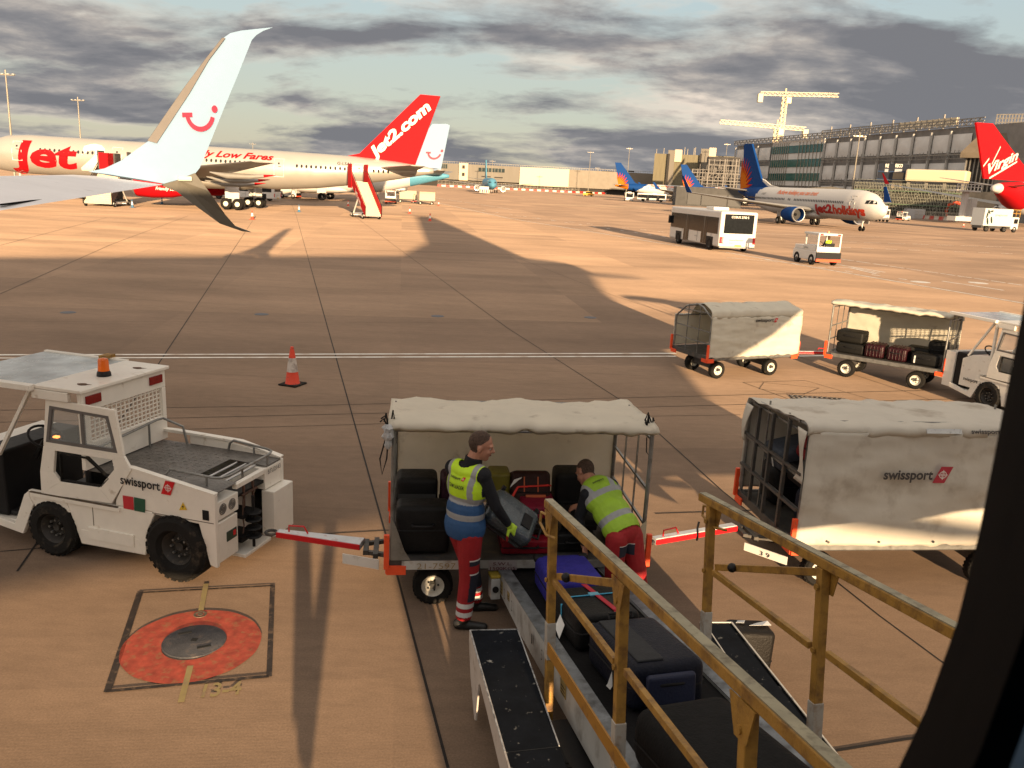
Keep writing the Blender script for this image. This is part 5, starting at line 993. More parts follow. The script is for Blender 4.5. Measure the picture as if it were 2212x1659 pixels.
b = MB(); head_parts(b, hc2, face2, .98); capsule(b, hc2+V((.02, -.04, -.02)), che.lerp(q2(.86, 7.5, 1.22), .9), .055, .08)
ellip(b, che, (.115, .175, .20), t2); ellip(b, pel.lerp(che, .5), (.115, .155, .18), t2); ellip(b, pel, (.12, .155, .13), t2); capsule(b, K['sL'], K['sR'], .072, .072)
capsule(b, K['sR'], K['eR'], .062, .048); capsule(b, K['eR'], K['wR'], .048, .032); capsule(b, K['sL'], K['eL'], .066, .050); capsule(b, K['eL'], K['wL'], .050, .036)
capsule(b, K['hR'], K['kR'], .115, .086); capsule(b, K['kR'], K['aR']+V((-.01, 0, .05)), .078, .056); capsule(b, K['hL'], K['kL'], .105, .078); capsule(b, K['kL'], K['aL']+V((0, 0, .05)), .078, .06)
for a, f in ((K['aR'], V((-.35, .9, 0)).normalized()), (K['aL'], V((-.3, .95, 0)).normalized())): capsule(b, a+V((0, 0, -.05))-f*.05, a+V((0, 0, -.062))+f*.19, .048, .036)
hand_parts(b, K['wL'], (.12, -.15, -.95), (.75, -.6, .1), .30, 1, 1.0, .011); hand_parts(b, K['wR'], (-.85, .1, -.3), (-.2, -.3, .9), .45, 1, 1.0, .011)
def cls2(p):
    z = p.z
    if (p-hc2).length < .15 and (p-che).length > .20: return 0
    if dist(p, K['wL'], K['wL']+V((.02, -.03, -.16))) < .07 and z < K['wL'].z+.005: return 0
    if dist(p, K['wR'], K['wR']+V((-.15, .02, -.05))) < .07 and p.x < K['wR'].x+.005: return 0
    if z < .10 and min((p-K['aR']).length, (p-K['aL']).length) < .3: return 3
    tt = (p-pel).dot(sp)
    if tt < .02 and min(dist(p, K['hR'], K['kR']), dist(p, K['hL'], K['kL']), dist(p, K['kR'], K['aR']), dist(p, K['kL'], K['aL']), (p-pel).length-.05) < .135:
        if .14 < z < .18: return 4
        if .74 < z < .84 and p.y < K['hR'].y-.03 and p.x > .02-.12 and p.x < .05: return 2
        if .84 <= z < .85 and p.y < K['hR'].y-.03 and p.x > -.10 and p.x < .05: return 4
        return 1
    return 5
body2 = remeshed(b, .0065, 'body', [skin, trs, navy, shoe, refl_w, fleece], p2, cls2)
cap_hair(body2, 'hair', hc2, face2, .98); face_bits(body2, hc2, face2, .98)
b = MB(); ellip(b, che, (.138, .200, .215), t2); ellip(b, pel.lerp(che, .5), (.140, .182, .20), t2); ellip(b, pel.lerp(che, .12), (.148, .182, .17), t2); capsule(b, K['sL'].lerp(K['sR'], .12), K['sL'].lerp(K['sR'], .88), .084, .084)
ln2 = (che-pel).length
def cv2(p):
    tt = (p-pel).dot(sp)/ln2; lat = (p-pel).dot(sd2)
    if .22 < tt < .38: return 1
    if .88 < tt < 1.02 and abs(lat) > .0: return 1
    if tt >= 1.02 and .085 < abs(lat)-(tt-1.0)*.1 < .14: return 1
    return 0
vest2 = remeshed(b, .007, 'vest', [mat('hi_vis_green', (.30, .50, .03), .65, var=.15, vs_=6, bump=.4, bscale=10), slv], p2, cv2, 2, cut=lambda p: (p-pel).dot(sp) < -.03 or (p-pel).dot(sp) > ln2+.20)
m_ = vest2.modifiers.new('s', 'SOLIDIFY'); m_.thickness = .008; m_.offset = -1
tr2 = BVHTree.FromPolygons([v.co for v in vest2.data.vertices], [p.vertices for p in vest2.data.polygons])
sgn = 1 if sd2.x > 0 else -1
f2 = proj_fn(tr2, che+sp*.085-sd2*sgn*.06+up2*.1, sd2*sgn, sp, -up2); letters('lettering', 'swissport', ink, vest2, f2, height=.024, width=.12, bold=.02, cut=.02)
# ================================================================== AIRLINERS
silverp = mat('silver_fuselage', (.56, .53, .47), .36, .5, var=.03, vs_=.6)
jred = mat('livery_red', (.46, .006, .010), .6, var=.05, spec=.1); jwhite = mat('livery_white', (.60, .58, .55), .45, var=.03, spec=.1); jblue = mat('livery_blue', (.006, .05, .20), .65, var=.06, spec=.1)
sun_o = mat('sun_orange', (.55, .14, .005), .6, var=.05, spec=.1); sun_r = mat('sun_red', (.50, .018, .010), .6, spec=.1); tblue = mat('tail_light_blue', (.10, .30, .42), .35, spec=.1); greyw = mat('plane_wing_grey', (.30, .29, .27), .4, .2, var=.08); winm = mat('cabin_window', (.03, .028, .026), .2); lwhite = mat('letter_white', (.80, .76, .68), .4)
P757 = [(0, 3.75, 3.6, .05), (.3, 4.2, 3.15, .5), (1.2, 4.85, 2.65, 1.05), (2.2, 5.45, 2.4, 1.4), (3.5, 5.85, 2.25, 1.7), (5.5, 6.02, 2.15, 1.88), (31, 6.02, 2.15, 1.88), (35, 6.0, 2.5, 1.75), (39, 5.95, 3.1, 1.4), (43, 5.7, 3.85, .9), (46, 5.4, 4.5, .42), (47, 5.2, 4.75, .2)]
P737 = [(0, 2.8, 2.7, .05), (.3, 3.2, 2.25, .5), (1, 3.75, 1.85, .98), (2, 4.45, 1.55, 1.35), (3, 4.95, 1.4, 1.62), (4.5, 5.25, 1.32, 1.8), (6, 5.35, 1.3, 1.88), (26, 5.35, 1.3, 1.88), (29, 5.35, 1.7, 1.78), (32, 5.32, 2.4, 1.45), (35, 5.2, 3.2, 1.0), (37.5, 5.0, 3.9, .55), (39, 4.75, 4.3, .25)]
def side_fn(pr, s0, z0, side, d=1, tiltv=0.0):
    def f(u, v, w_):
        s_ = s0+d*(u+tiltv*v); z = z0+v; zt, zb, hw = pint(pr, s_); zc = (zt+zb)/2; h = (zt-zb)/2; q = max(0.0, 1-((z-zc)/h)**2); return V((s_, side*(hw*math.sqrt(q)+w_+.01), z))
    return f
def surf_pt(pr, s_, z, side, off=0.0): return side_fn(pr, s_, z, side)(0, 0, off)
def airliner(name, label, f, pr, body_m, zone, near, fin, fin_m, wing_k, stab_k, eng, gear, win=None, doors=(), group=None, wind_z=None, tilt=0.0, detail=True, wing_m=None, eng_m=None, winglet=None):
    t = thingf(name, label, 'airliner', f, group); L_ = pr[-1][0]; wing_m = wing_m or greyw; eng_m = eng_m or body_m[0]
    fm_ = fuselage_mesh(pr, 0, 36, .5).build('fuselage', body_m, t, smooth=True)
    if zone:
        for p in fm_.data.polygons: p.material_index = zone(p.center.x, p.center.z)
    b = MB(); th = .16; b.loft([[V((s_+dx, dy, z)) for (s_, z), dx in zip(fin, [0]*len(fin))] for dx, dy in ((0, -th), (0, 0), (0, th))][:3]); fo_ = b.build('tail_fin', fin_m, t, smooth=False)
    ro, ri = wing_k
    for sg in (1, -1):
        b = MB(); wing(b, [((ro[0], ro[2]*.8*sg, ro[4]), (ro[1], ro[2]*.8*sg, ro[4]-.1), .8), ((lin(ro[0], ri[0], .35), lin(ro[2], ri[1], .35)*sg, lin(ro[4], ri[3], .35)), (lin(ro[1], ri[2], .22), lin(ro[2], ri[1], .35)*sg, lin(ro[4], ri[3], .35)-.1), .45), ((ri[0], ri[1]*sg, ri[3]), (ri[2], ri[1]*sg, ri[3]-.03), .12)]); wo = b.build('wing', wing_m, t, smooth='auto')
        if winglet: b = MB(); b.prism([(ri[0], (ri[1]-.02)*sg, ri[3]), (ri[2], (ri[1]-.02)*sg, ri[3]), (ri[2]+1.3, (ri[1]+.45)*sg, ri[3]+2.4), (ri[2]+.7, (ri[1]+.45)*sg, ri[3]+2.4)], (0, .08*sg, 0)); b.build('winglet', winglet, wo)
        so_, si = stab_k; b = MB(); wing(b, [((so_[0], .35*sg, so_[2]), (so_[1], .35*sg, so_[2]), .35), ((si[0], si[1]*sg, si[3]), (si[2], si[1]*sg, si[3]), .10)]); b.build('tailplane', wing_m if not zone or name != 'x' else wing_m, t, smooth='auto')
        ex, ey, ez, er, el = eng; b = MB(); b.lathe([(er*.80, .30), (er*.84, .02), (er*.92, 0), (er, .3), (er*1.04, el*.35), (er*.92, el*.75), (er*.68, el), (er*.62, el), (er*.75, el*.5), (er*.80, .30)], (ex, ey*sg, ez), (1, 0, 0), 30); en = b.build('engine', eng_m, t, smooth='auto')
        b = MB(); b.lathe([(er*.86, .06), (er*.84, -.02), (er*.93, -.03), (er*.985, .12)], (ex, ey*sg, ez), (1, 0, 0), 30); b.build('intake_lip', alu, en, smooth='auto')
        b = MB(); b.lathe([(0, .55), (er*.18, .75), (er*.2, .9), (er*.79, .9)], (ex, ey*sg, ez), (1, 0, 0), 24); b.build('fan', mat('fan_dark', (.05, .05, .05), .4, .5), en, smooth='auto')
        b = MB(); b.prism([(ex+.8, (ey-.12)*sg, ez+er*.9), (ex+el*.9, (ey-.12)*sg, ez+er*.5), (ex+el*1.2, (ey-.12)*sg, ri[3]*.3+ro[4]*.7-.2), (ex+el*.6, (ey-.12)*sg, ri[3]*.3+ro[4]*.7-.1)], (0, .24*sg, 0)); b.build('pylon', wing_m, en)
        gx, gy, gr_, n4 = gear; b = MB(); b.tube([(gx, gy*sg, ro[4]-.3), (gx, gy*sg, gr_)], .15); b.tube([(gx-1.0, gy*.6*sg, ro[4]-.3), (gx, gy*sg, gr_+.5)], .07); b.b2((gx-.7, (gy+.28)*sg, gr_+.5), (gx+.7, (gy+.34)*sg, ro[4]-.4)); lg = b.build('main_gear', jwhite, t)
        for dx in ((-.57, .57) if n4 else (0,)):
            for dy in (-.42, .42): 
                b = MB(); b.lathe([(gr_*.45, -.17), (gr_*.88, -.17), (gr_, -.08), (gr_, .08), (gr_*.88, .17), (gr_*.45, .17)], (gx+dx, gy*sg+dy, gr_), (0, 1, 0), 24); wo_ = b.build('wheel', rubber, lg, smooth='auto')
                if detail: b = MB(); b.lathe([(0, .13), (gr_*.2, .15), (gr_*.45, .10), (gr_*.5, .16)], (gx+dx, gy*sg+dy, gr_), (0, near, 0), 18); b.build('rim', rimw, lg, smooth='auto')
    b = MB(); b.tube([(4.3, 0, pr[3][2]+.2), (4.3, 0, .4)], .10); b.b2((3.6, -.5, 1.0), (4.6, -.45, 1.6)); b.b2((3.6, .45, 1.0), (4.6, .5, 1.6)); ng = b.build('nose_gear', jwhite, t)
    for dy in (-.22, .22): b = MB(); b.lathe([(.14, -.09), (.31, -.09), (.35, 0), (.31, .09), (.14, .09)], (4.3, dy, .35), (0, 1, 0), 20); b.build('wheel', rubber, ng, smooth='auto')
    # belly fairing
    b = MB(); b.loft([[V((s_, hw*math.cos(a_), pr[5][2]+.35+h_*math.sin(a_))) for a_ in [2*math.pi*j/20 for j in range(20)]] for s_, hw, h_ in ((ro[0]-1.5, .2, .1), (ro[0]+.5, 1.7, .55), (lin(ro[0], ro[1], .5), 2.05, .75), (ro[1]+1.0, 1.8, .6), (ro[1]+3.5, .3, .12))]); b.build('belly_fairing', body_m[0], t, smooth=True)
    # cabin windows: each its own part on the side that shows
    if win:
        s0, s1, z, n_, gaps_ = win; src = None
        for i in range(n_):
            s_ = lin(s0, s1, i/(n_-1))
            if any(a <= s_ <= c for a, c in gaps_): continue
            p = surf_pt(pr, s_, z, near, .004); q = surf_pt(pr, s_, z+.05, near, .004); up_ = (q-p).normalized(); n__ = V((1, 0, 0)).cross(up_); m3 = M((V((1, 0, 0)), up_, n__)).transposed()
            if src is None:
                b = MB(); b.poly([(.115*math.cos(a_)*1.0 if abs(math.cos(a_)) > 0 else 0, .18*math.sin(a_), 0) for a_ in [2*math.pi*(j+.5)/10 for j in range(10)]]); src = o = b.build('cabin_window', winm, t, solid=.02, fix=False)
            else: o = src.copy(); sc.collection.objects.link(o); o.parent = t
            o.matrix_local = m3.to_4x4(); o.location = p
    for s_, z0, z1_, w__ in doors:
        b = MB(); ring_ = [surf_pt(pr, s_+dx, z, near, .012) for dx, z in ((-w__/2, z0), (w__/2, z0), (w__/2, lin(z0, z1_, .5)), (w__/2, z1_), (-w__/2, z1_), (-w__/2, lin(z0, z1_, .5)), (-w__/2, z0))]
        b.tube(ring_, .035, 5, False); dr = b.build('door_outline', lwhite if body_m[0] is silverp else greyw, t); b = MB(); p = surf_pt(pr, s_, z1_-.45, near, .01); b.box(p, (.16, .03, .18)); p = surf_pt(pr, s_+.1, z1_-.75, near, .01); b.box(p, (.3, .03, .05)); b.build('door_window', winm, dr)
    # cockpit glass
    if detail:
        zb_ = pr[0][1]+.78
        for k, (a_, c_) in enumerate(((1.02, 1.38), (1.44, 1.92), (1.98, 2.42))):
            for sg in (1, -1):
                b = MB(); pts = [side_fn(pr, s_, z_, sg)(0, 0, .02) for s_, z_ in ((a_, zb_), (c_, zb_+.02), (c_-.02, zb_+(.34, .50, .44)[k]), (a_+(.12 if k == 0 else -.02), zb_+(.16, .40, .50)[k]))]
                b.poly(pts); b.build('cockpit_window', glass, t, solid=.02, fix=False)
    return t, fo_
def sun_mark(parent, c, ri, ro_, a0, a1, n_, y, m_in, m_out, clip=None):
    for rr, mm, off in ((1.0, m_out, 0), (.80, m_in, .015)):
        pts = [V((c[0], y+math.copysign(off*4, y), c[1]))]
        for i in range(2*n_+1):
            a_ = R(lin(a0, a1, i/(2*n_))); r_ = (ri if i % 2 == 0 else ro_)*rr; pts.append(V((c[0]+r_*math.cos(a_)*.74, y+math.copysign(off*4, y), c[1]+r_*math.sin(a_))))
        b = MB(); b.add(pts, [(0, k, k+1) for k in range(1, len(pts)-1)]); b.build('sun_emblem', mm, parent, fix=False)
# --- silver and red airliner across the left
F7 = Fr(-56.2, 87.7, 0)
pl7, fin7 = airliner('airliner', 'silver airliner with huge red lettering and a red tail fin, parked behind the winglet', F7, P757, [silverp], None, -1, [(37.6, 5.8), (39.4, 6.25), (45.4, 12.35), (47.4, 12.3), (45.0, 5.2), (40, 5.5)], jred,
    ((17.0, 26.5, 1.9, 0, 3.0), (34.3, 19.0, 36.2, 4.7)), ((41.3, 45.4, 4.9), (45.6, 7.6, 47.0, 5.3)), (19.3, 6.5, 1.95, 1.12, 4.6), (27.5, 3.4, .55, True),
    win=(7.6, 42.5, 4.62, 74, [(14.0, 17.0), (30.4, 33.2), (38.6, 40.6)]), doors=((5.2, 3.45, 5.3, 1.0), (15.3, 3.45, 5.3, 1.0), (31.6, 3.45, 5.2, .95), (39.6, 3.45, 5.2, 1.0)), eng_m=jred)
pl7.rotation_euler = (0, R(.75), 0); pl7.location = (-56.2, 87.7, .42)
letters('title', 'Jet', jred, pl7, side_fn(P757, 4.3, 3.0, -1), height=2.5, width=7.0, bold=.035, shear=.12, cut=.5, depth=.02)
letters('title', '2', lwhite, pl7, side_fn(P757, 11.5, 3.0, -1), height=2.5, width=2.7, bold=.045, shear=.1, cut=.5, depth=.02)
letters('subtitle', 'Friendly Low Fares', jred, pl7, side_fn(P757, 20.4, 5.02, -1), height=.62, width=10.6, bold=.03, shear=.35, cut=.5, depth=.02)
letters('registration', 'G-LSAI', ink, pl7, side_fn(P757, 37.4, 5.0, -1), height=.30, width=1.35, bold=.01, cut=.3, depth=.02)
bp, ep = F7.py((806, 341), 0), F7.py((930, 230), 0); d_ = V((ep.x-bp.x, 0, ep.z-bp.z)); n_ = V((-d_.z, 0, d_.x)).normalized()
letters('fin_lettering', 'Jet2.com', lwhite, fin7, lambda u, v, w_: V((bp.x, -.185-w_, bp.z))+d_.normalized()*u+n_*v, height=1.05, width=d_.length, bold=.045, shear=.15, depth=.01)
letters('engine_lettering', 'Jet2', lwhite, pl7, lambda u, v, w_: V((22.6+u, -7.60-w_, 2.1+v)), height=.55, width=1.6, bold=.04, depth=.03); letters('engine_lettering', 'Friendly Low Fares', lwhite, pl7, lambda u, v, w_: V((21.6+u, -7.66-w_, 1.6+v)), height=.30, width=3.0, bold=.02, shear=.3, depth=.03)
for s_, y_, z_ in ((30.8, 7.6, 2.95), (32.2, 11, 3.35), (33.6, 14.0, 3.8)):
    for sg in (1, -1):
        b = MB(); b.tube([(s_-4.5, y_*sg, z_-.2), (s_-3, y_*sg, z_-.42), (s_-1, y_*sg, z_-.38), (s_+.2, y_*sg, z_-.25)], [.05, .26, .22, .13], 12); fl = b.build('flap_fairing', greyw, pl7, smooth='auto'); b = MB(); b.tube([(s_+.2, y_*sg, z_-.25), (s_+1.2, y_*sg, z_-.12)], [.13, .02], 12); b.build('fairing_tip', jred, fl, smooth='auto')
# --- pale tail with a smile behind it, and a distant red tail
def mk737(label, f, tail_m, body, near, group=None, zone=None, eng_m=None, win=True, detail=False, winglet=None):
    return airliner('airliner', label, f, P737, body, zone, near, [(29.0, 5.2), (31.6, 6.3), (36.2, 12.2), (38.4, 12.3), (38.9, 12.1), (37.6, 5.0), (33, 5.2)], tail_m, ((13.2, 20.9, 1.9, 0, 2.3), (21.5, 16.8, 23.2, 3.9)), ((34.4, 37.8, 4.6), (37.8, 7.1, 39.1, 5.3)), (11.9, 4.85, 1.62, 1.05, 3.6), (19.8, 2.86, .56, False), win=(6.5, 33.2, 3.62, 66, [(18.6, 19.4), (20.3, 21.0)]) if win else None, doors=((4.6, 2.75, 4.5, .9), (34.2, 2.9, 4.5, .85)) if detail else (), group=group, detail=detail, eng_m=eng_m, winglet=winglet, wing_m=greyw)
bg_, bt = mk737('airliner with a pale fin and red smile hidden behind the silver one', Fr(-50.4, 133, 0), sky_blue, [jwhite, tblue], -1, zone=lambda x, z: 1 if x > 33 else 0, win=False)
decal('smile_emblem', [[(u, v) for u, v in q] for q in smilepts()], smile, bt, lambda u, v, w_: V((35.4+u*2.2+.3*v, -.18-w_, 6.9+v*2.2)), .02)
rt, rtf = airliner('airliner', 'distant airliner, only its red fin tip showing above the silver fuselage', Fr(-90, 250, 0), P757, [jwhite], None, -1, [(37.6, 5.8), (39.4, 6.25), (45.4, 13.3), (47.4, 13.3), (45.0, 5.2)], jred, ((17.0, 26.5, 1.9, 0, 3.0), (32.5, 19.0, 34.4, 4.3)), ((41.3, 45.4, 4.9), (45.6, 7.6, 47.0, 5.3)), (16.5, 6.5, 1.95, 1.25, 5.2), (24.0, 3.66, .55, True), detail=False, winglet=jwhite)
# --- jet taxiing on the right
JH = Fr(46.3, 108.0, 103.5)
zj = lambda x, z: 1 if x > 31.2-(z-3.3)*1.4-.9*math.sin((z-1.3)*1.2) else 0
jh, jhf = mk737('white airliner with blue and orange tail taxiing behind the white bus', JH, jblue, [jwhite, jblue], 1, zone=zj, eng_m=jblue, detail=True, winglet=jblue)
b = MB(); b.loft([[V((s_, dy*hw, z)) for dy in (-1, 0, 1)] for s_, z, hw in ((26.5, 5.33, .1), (28.8, 5.6, .12), (30.2, 6.0, .15), (31.5, 6.6, .17))], closed=False, cap=False); b.prism([(25.8, -.12, 5.3), (28.8, -.12, 5.65), (31.0, -.12, 6.5), (31.6, -.12, 6.2), (32.0, -.12, 5.2)], (0, .24, 0)); b.build('dorsal_fillet', jwhite, jh)
sun_mark(jhf, (38.3, 4.9), 3.1, 5.3, 76, 178, 8, .19, sun_o, sun_r); sun_mark(jhf, (38.6, 4.9), 2.9, 4.7, 70, 185, 8, -.19, sun_o, sun_r)
rdp = mat('title_red', (.42, .012, .012), .4); rdo = mat('title_orange', (.72, .14, .02), .4)
tl = JH.py((1756, 462), 1.85); tr_ = JH.py((1858, 478), 1.85)
s1_, s2_ = tl.x, tr_.x; wd_ = s1_-s2_
for tx, a_, c_, mm in (('jet2', 0, .395, rdp), ('holidays', .405, 1.0, mat('title_redorange', (.55, .04, .015), .4))): letters('title', tx, mm, jh, side_fn(P737, s1_-wd_*a_, 2.10, 1, -1), height=1.15, width=wd_*(c_-a_), bold=.05, cut=.4, depth=.02)
letters('slogan', 'Package holidays you can trust', rdo, jh, side_fn(P737, 23.9, 4.35, 1, -1), height=.62, width=10.8, bold=.02, shear=.2, cut=.5, depth=.02); letters('registration', 'G-GDFT', ink, jh, side_fn(P737, 28.4, 4.15, 1, -1), height=.3, width=1.3, cut=.3, depth=.02)
# --- two more of the same livery far behind, one airliner nose-on
gj = 'far airliners with blue and orange tails'
def jh757(label, f):
    t, fn_ = airliner('airliner', label, f, P757, [jwhite, jblue, sun_o], lambda x, z: 2 if x > 41.8 and True else (1 if x > 37.5-(z-4)*1.6 else 0), 1, [(37.6, 5.8), (39.4, 6.25), (45.4, 13.4), (47.6, 13.4), (45.4, 5.2), (40, 5.5)], jblue, ((17.0, 26.5, 1.9, 0, 3.0), (32.5, 19.0, 34.4, 4.3)), ((41.3, 45.4, 4.9), (45.6, 7.6, 47.0, 5.3)), (16.5, 6.5, 1.95, 1.3, 5.2), (24.0, 3.66, .55, True), group=gj, detail=False, eng_m=jblue, win=(9, 35, 4.62, 44, [(16, 18)]), winglet=jblue)
    sun_mark(fn_, (45.6, 4.6), 3.3, 5.4, 70, 190, 8, .19, sun_o, sun_r); letters('slogan', 'Package holidays you can trust', rdo, t, side_fn(P757, 33.5, 5.15, 1, -1), height=.8, width=13, bold=.03, shear=.1, cut=.6, depth=.03); return t
ja = jh757('far airliner with blue and orange tail, left of its twin', Fr(82.4, 325, 180))
jb = dup(ja, (104.5, 310, 0), label='far airliner with blue and orange tail, right of its twin'); jb['group'] = gj
tf_, _ = mk737('small light blue airliner facing the camera in front of the far pier', Fr(-10.2, 300, 96.8), tblue, [tblue], 1, eng_m=jwhite, win=False, detail=True)
# --- red finned widebody at the right edge
VA = V((90.8, 165, 0)); ad_ = V((-math.cos(R(45)), -math.sin(R(45)), 0)); vn = VA-ad_*66; FV = Fr(vn.x, vn.y, 225)
PV = [(0, 6, 5.8, .1), (1, 7, 5, 1), (3, 8.6, 3.5, 2.2), (7, 10.2, 2.9, 3.1), (10, 10.6, 2.8, 3.25), (24, 9.6, 2.7, 3.25), (45, 9.3, 2.7, 3.25), (52, 9.2, 3.8, 2.9), (59, 8.9, 5.6, 1.9), (63, 8.6, 6.5, 1.1), (65.4, 8.2, 6.8, .8), (66, 7.9, 7.1, .4)]
def z4(x, y): return (1892.7+x*.16535, 235.9+y*.16535)
vf = [FV.py(z4(*p), 0) for p in ((1400, 905), (1297, 172), (1515, 186), (1640, 360), (1930, 745), (2100, 960))]; vf = [(q.x, q.z) for q in vf]
va, vfin = airliner('airliner', 'large airliner with bright red fin and script lettering at the right edge', FV, PV, [jwhite, jred], lambda x, z: 1 if 50 < x < 63.6 and z > 3.5 else 0, 1, vf, jred, ((21, 35, 3.2, 0, 4.0), (42, 29.5, 44.5, 8.0)), ((56.5, 62.5, 7.9), (63.5, 10.5, 65.6, 9.2)), (18, 11, 3, 1.6, 5), (33, 5.5, .65, True), detail=False, winglet=jred)
bp2, ep2 = FV.py(z4(1430, 850), 0), FV.py(z4(1835, 650), 0); e2 = V((ep2.x-bp2.x, 0, ep2.z-bp2.z)); n2 = V((-e2.z, 0, e2.x)).normalized(); n2 = n2 if n2.z > 0 else -n2
letters('fin_lettering', 'Virgin', lwhite, vfin, lambda u, v, w_: V((bp2.x, .20+w_, bp2.z))+e2.normalized()*u+n2*v, height=1.9, width=e2.length, bold=.03, shear=.25, depth=.01)
b = MB()
for a_, c_ in (((1480, 900), (1840, 685)), ((1400, 745), (1475, 645)), ((1510, 720), (1625, 490))):
    p, q = FV.py(z4(*a_), .21), FV.py(z4(*c_), .21); b.bar((p.x, .215, p.z), (q.x, .215, q.z), .03, .34, up=(0, 0, 1))
b.build('underline', lwhite, vfin)
# ================================================================== BUSES, STEPS, TRUCKS, CONES
def bus(label, f, L_=9.6, group=None, text=True):
    t = thingf('airport_bus', label, 'bus', f, group); Wd = 2.75; H_ = 2.80; z0 = .34
    b = MB(); b.b2((0, -Wd, z0), (L_, 0, H_)); b.build('body', mat('bus_white', (.66, .64, .60), .35, var=.04, dirt=(.4, .36, .3), dscale=1.5, damt=.3), t, bevel=.12, seg=3)
    for sg, y in ((1, .012), (-1, -Wd-.012)):
        b = MB(); b.b2((.35, y-.008, 1.22), (L_-.25, y+.008, 2.35)); b.build('side_window', glass, t)
        for x in (2.2, 5.6): b = MB(); b.b2((x, y-.014, .42), (x+1.0, y+.014, 2.35)); dd = b.build('door', glass, t, bevel=.01); b = MB(); b.b2((x+.49, y-.02, .42), (x+.52, y+.02, 2.35)); b.build('door_seam', greyw, dd)
        for x in (1.4, 3.9, 6.9): b = MB(); b.b2((x, y-.012, .5), (x+.02, y+.012, 1.2)); b.build('panel_gap', greyw, t)
        for x in (1.6, L_-2.0):
            b = MB(); b.b2((x-.55, y-.012, z0), (x+.55, y+.012, .98)); b.build('wheel_arch', black, t); wheel(t, (x, y-.10*sg, .44), .44, .25, (0, sg, 0), darks)
    b = MB(); b.b2((-.02, -Wd+.28, 1.30), (.01, -.28, 2.62)); b.build('rear_window', glass, t, bevel=.01); b = MB(); b.b2((L_-.01, -Wd+.15, 1.1), (L_+.03, -.15, 2.5)); b.build('windscreen', glass, t)
    for y in (-.14, -Wd+.14): b = MB(); b.b2((-.03, y-.09, .60), (.01, y+.09, 1.05)); b.build('tail_lamp', red, t, bevel=.01)
    b = MB(); b.b2((-.03, -1.7, .42), (.0, -1.2, .52)); b.build('number_plate', mat('plate_amber', (.75, .42, .03), .5), t)
    b = MB(); b.b2((3.2, -2.0, H_+.0), (4.6, -.8, H_+.22)); b.build('roof_unit', white, t, bevel=.05); b = MB(); b.b2((L_-.3, .02, 1.5), (L_-.1, .22, 2.1)); b.build('mirror', black, t, bevel=.02); b = MB(); b.b2((-.05, -Wd+.05, .30), (.15, -.05, .42)); b.build('bumper', greyw, t)
    if text:
        gt = mat('logo_grey', (.20, .22, .22), .5); fn = plane_fn((-.035, -.75, .80), (0, -1, 0), (0, 0, 1), (-1, 0, 0))
        letters('lettering', 'manchester', gt, t, fn, height=.14, width=1.1, bold=.0); letters('lettering', 'airport', gt, t, plane_fn((-.035, -.75, .62), (0, -1, 0), (0, 0, 1), (-1, 0, 0)), height=.10, width=.4)
        letters('destination', 'COBUS 2700 S', lwhite, t, plane_fn((-.04, -.75, 2.36), (0, -1, 0), (0, 0, 1), (-1, 0, 0)), height=.15, width=1.3, bold=.02)
        b = MB(); b.poly([(-.035, -.50-.16*math.cos(a_)+.16, .82+.24*math.sin(a_)) for a_ in [R(100+i*16) for i in range(11)]][::-1]+[(-.035, -.50-.09*math.cos(a_)+.12, .82+.20*math.sin(a_)) for a_ in [R(100+i*16) for i in range(11)]]); b.build('crescent_mark', gt, t, fix=False)
        letters('lettering', 'manchester', gt, t, plane_fn((4.35, .022, .82), (-1, 0, 0), (0, 0, 1), (0, 1, 0)), height=.10, width=.6)
    return t
g0 = G(1551, 538, .2); bus1 = bus('white airport bus seen from behind with a blue-grey rear window, on the taxi lane', Fr(g0.x, g0.y, 101))
gb_ = 'far buses lined up under the blue-tailed airliners'
for (x, y), dg_, lb in (((1350, 434.5), 85, 'far airport bus, leftmost of the row under the orange and blue tails'), ((1438, 438), 172, 'far airport bus parked beside the blue engine of the right-hand twin'), ((1535, 444.5), 170, 'far airport bus, third from the left of the row'), ((1578, 448), 170, 'far airport bus nearest the tail of the taxiing airliner')):
    q = G(x, y); o = dup(bus1, (q.x, q.y, 0), dg_, lb); o['group'] = gb_
q = G(592, 436); o = dup(bus1, (q.x, q.y, 0), 176, 'white bus parked beyond the silver airliner, under its belly'); o['group'] = gb_
# small tug with driver
PT = Fr(18.05, 50.9, 100)
pt = thingf('luggage_tug', 'small white tug with black and orange rear bumper driving behind the bus', 'tow tractor', PT, 'luggage tugs on the apron')
tw = mat('tug_clean_white', (.66, .64, .60), .4, var=.04); b = MB(); b.b2((0, -1.55, .28), (2.9, 0, .86)); b.b2((1.75, -1.5, .86), (2.85, -.05, 1.12)); b.build('body', tw, pt, bevel=.04)
b = MB()
for x, y in ((.06, -1.5), (.06, -.05), (1.6, -1.45), (1.6, -.10)): b.b2((x-.05, y-.05, .86), (x+.05, y+.05, 1.86))
b.b2((0, -1.55, 1.82), (1.75, 0, 1.95)); b.b2((-.0, -1.5, .86), (.06, -.05, 1.15)); b.b2((.2, -.04, .86), (1.6, .0, 1.2)); b.build('cab', tw, pt, bevel=.02)
b = MB(); b.b2((.10, -.03, 1.2), (1.55, -.01, 1.82)); b.build('side_glass', glassc, pt); b = MB(); b.b2((-.09, -1.58, .32), (.0, .03, .82)); bb_ = b.build('rear_bumper', black, pt); b = MB(); b.b2((-.11, -1.58, .26), (-.0, .03, .42)); b.build('orange_strip', orange, bb_)
b = MB(); b.lathe([(0, 0), (.07, 0), (.06, .14), (0, .15)], (.5, -.9, 1.95), (0, 0, 1), 16); b.build('beacon', amber, pt, smooth='auto')
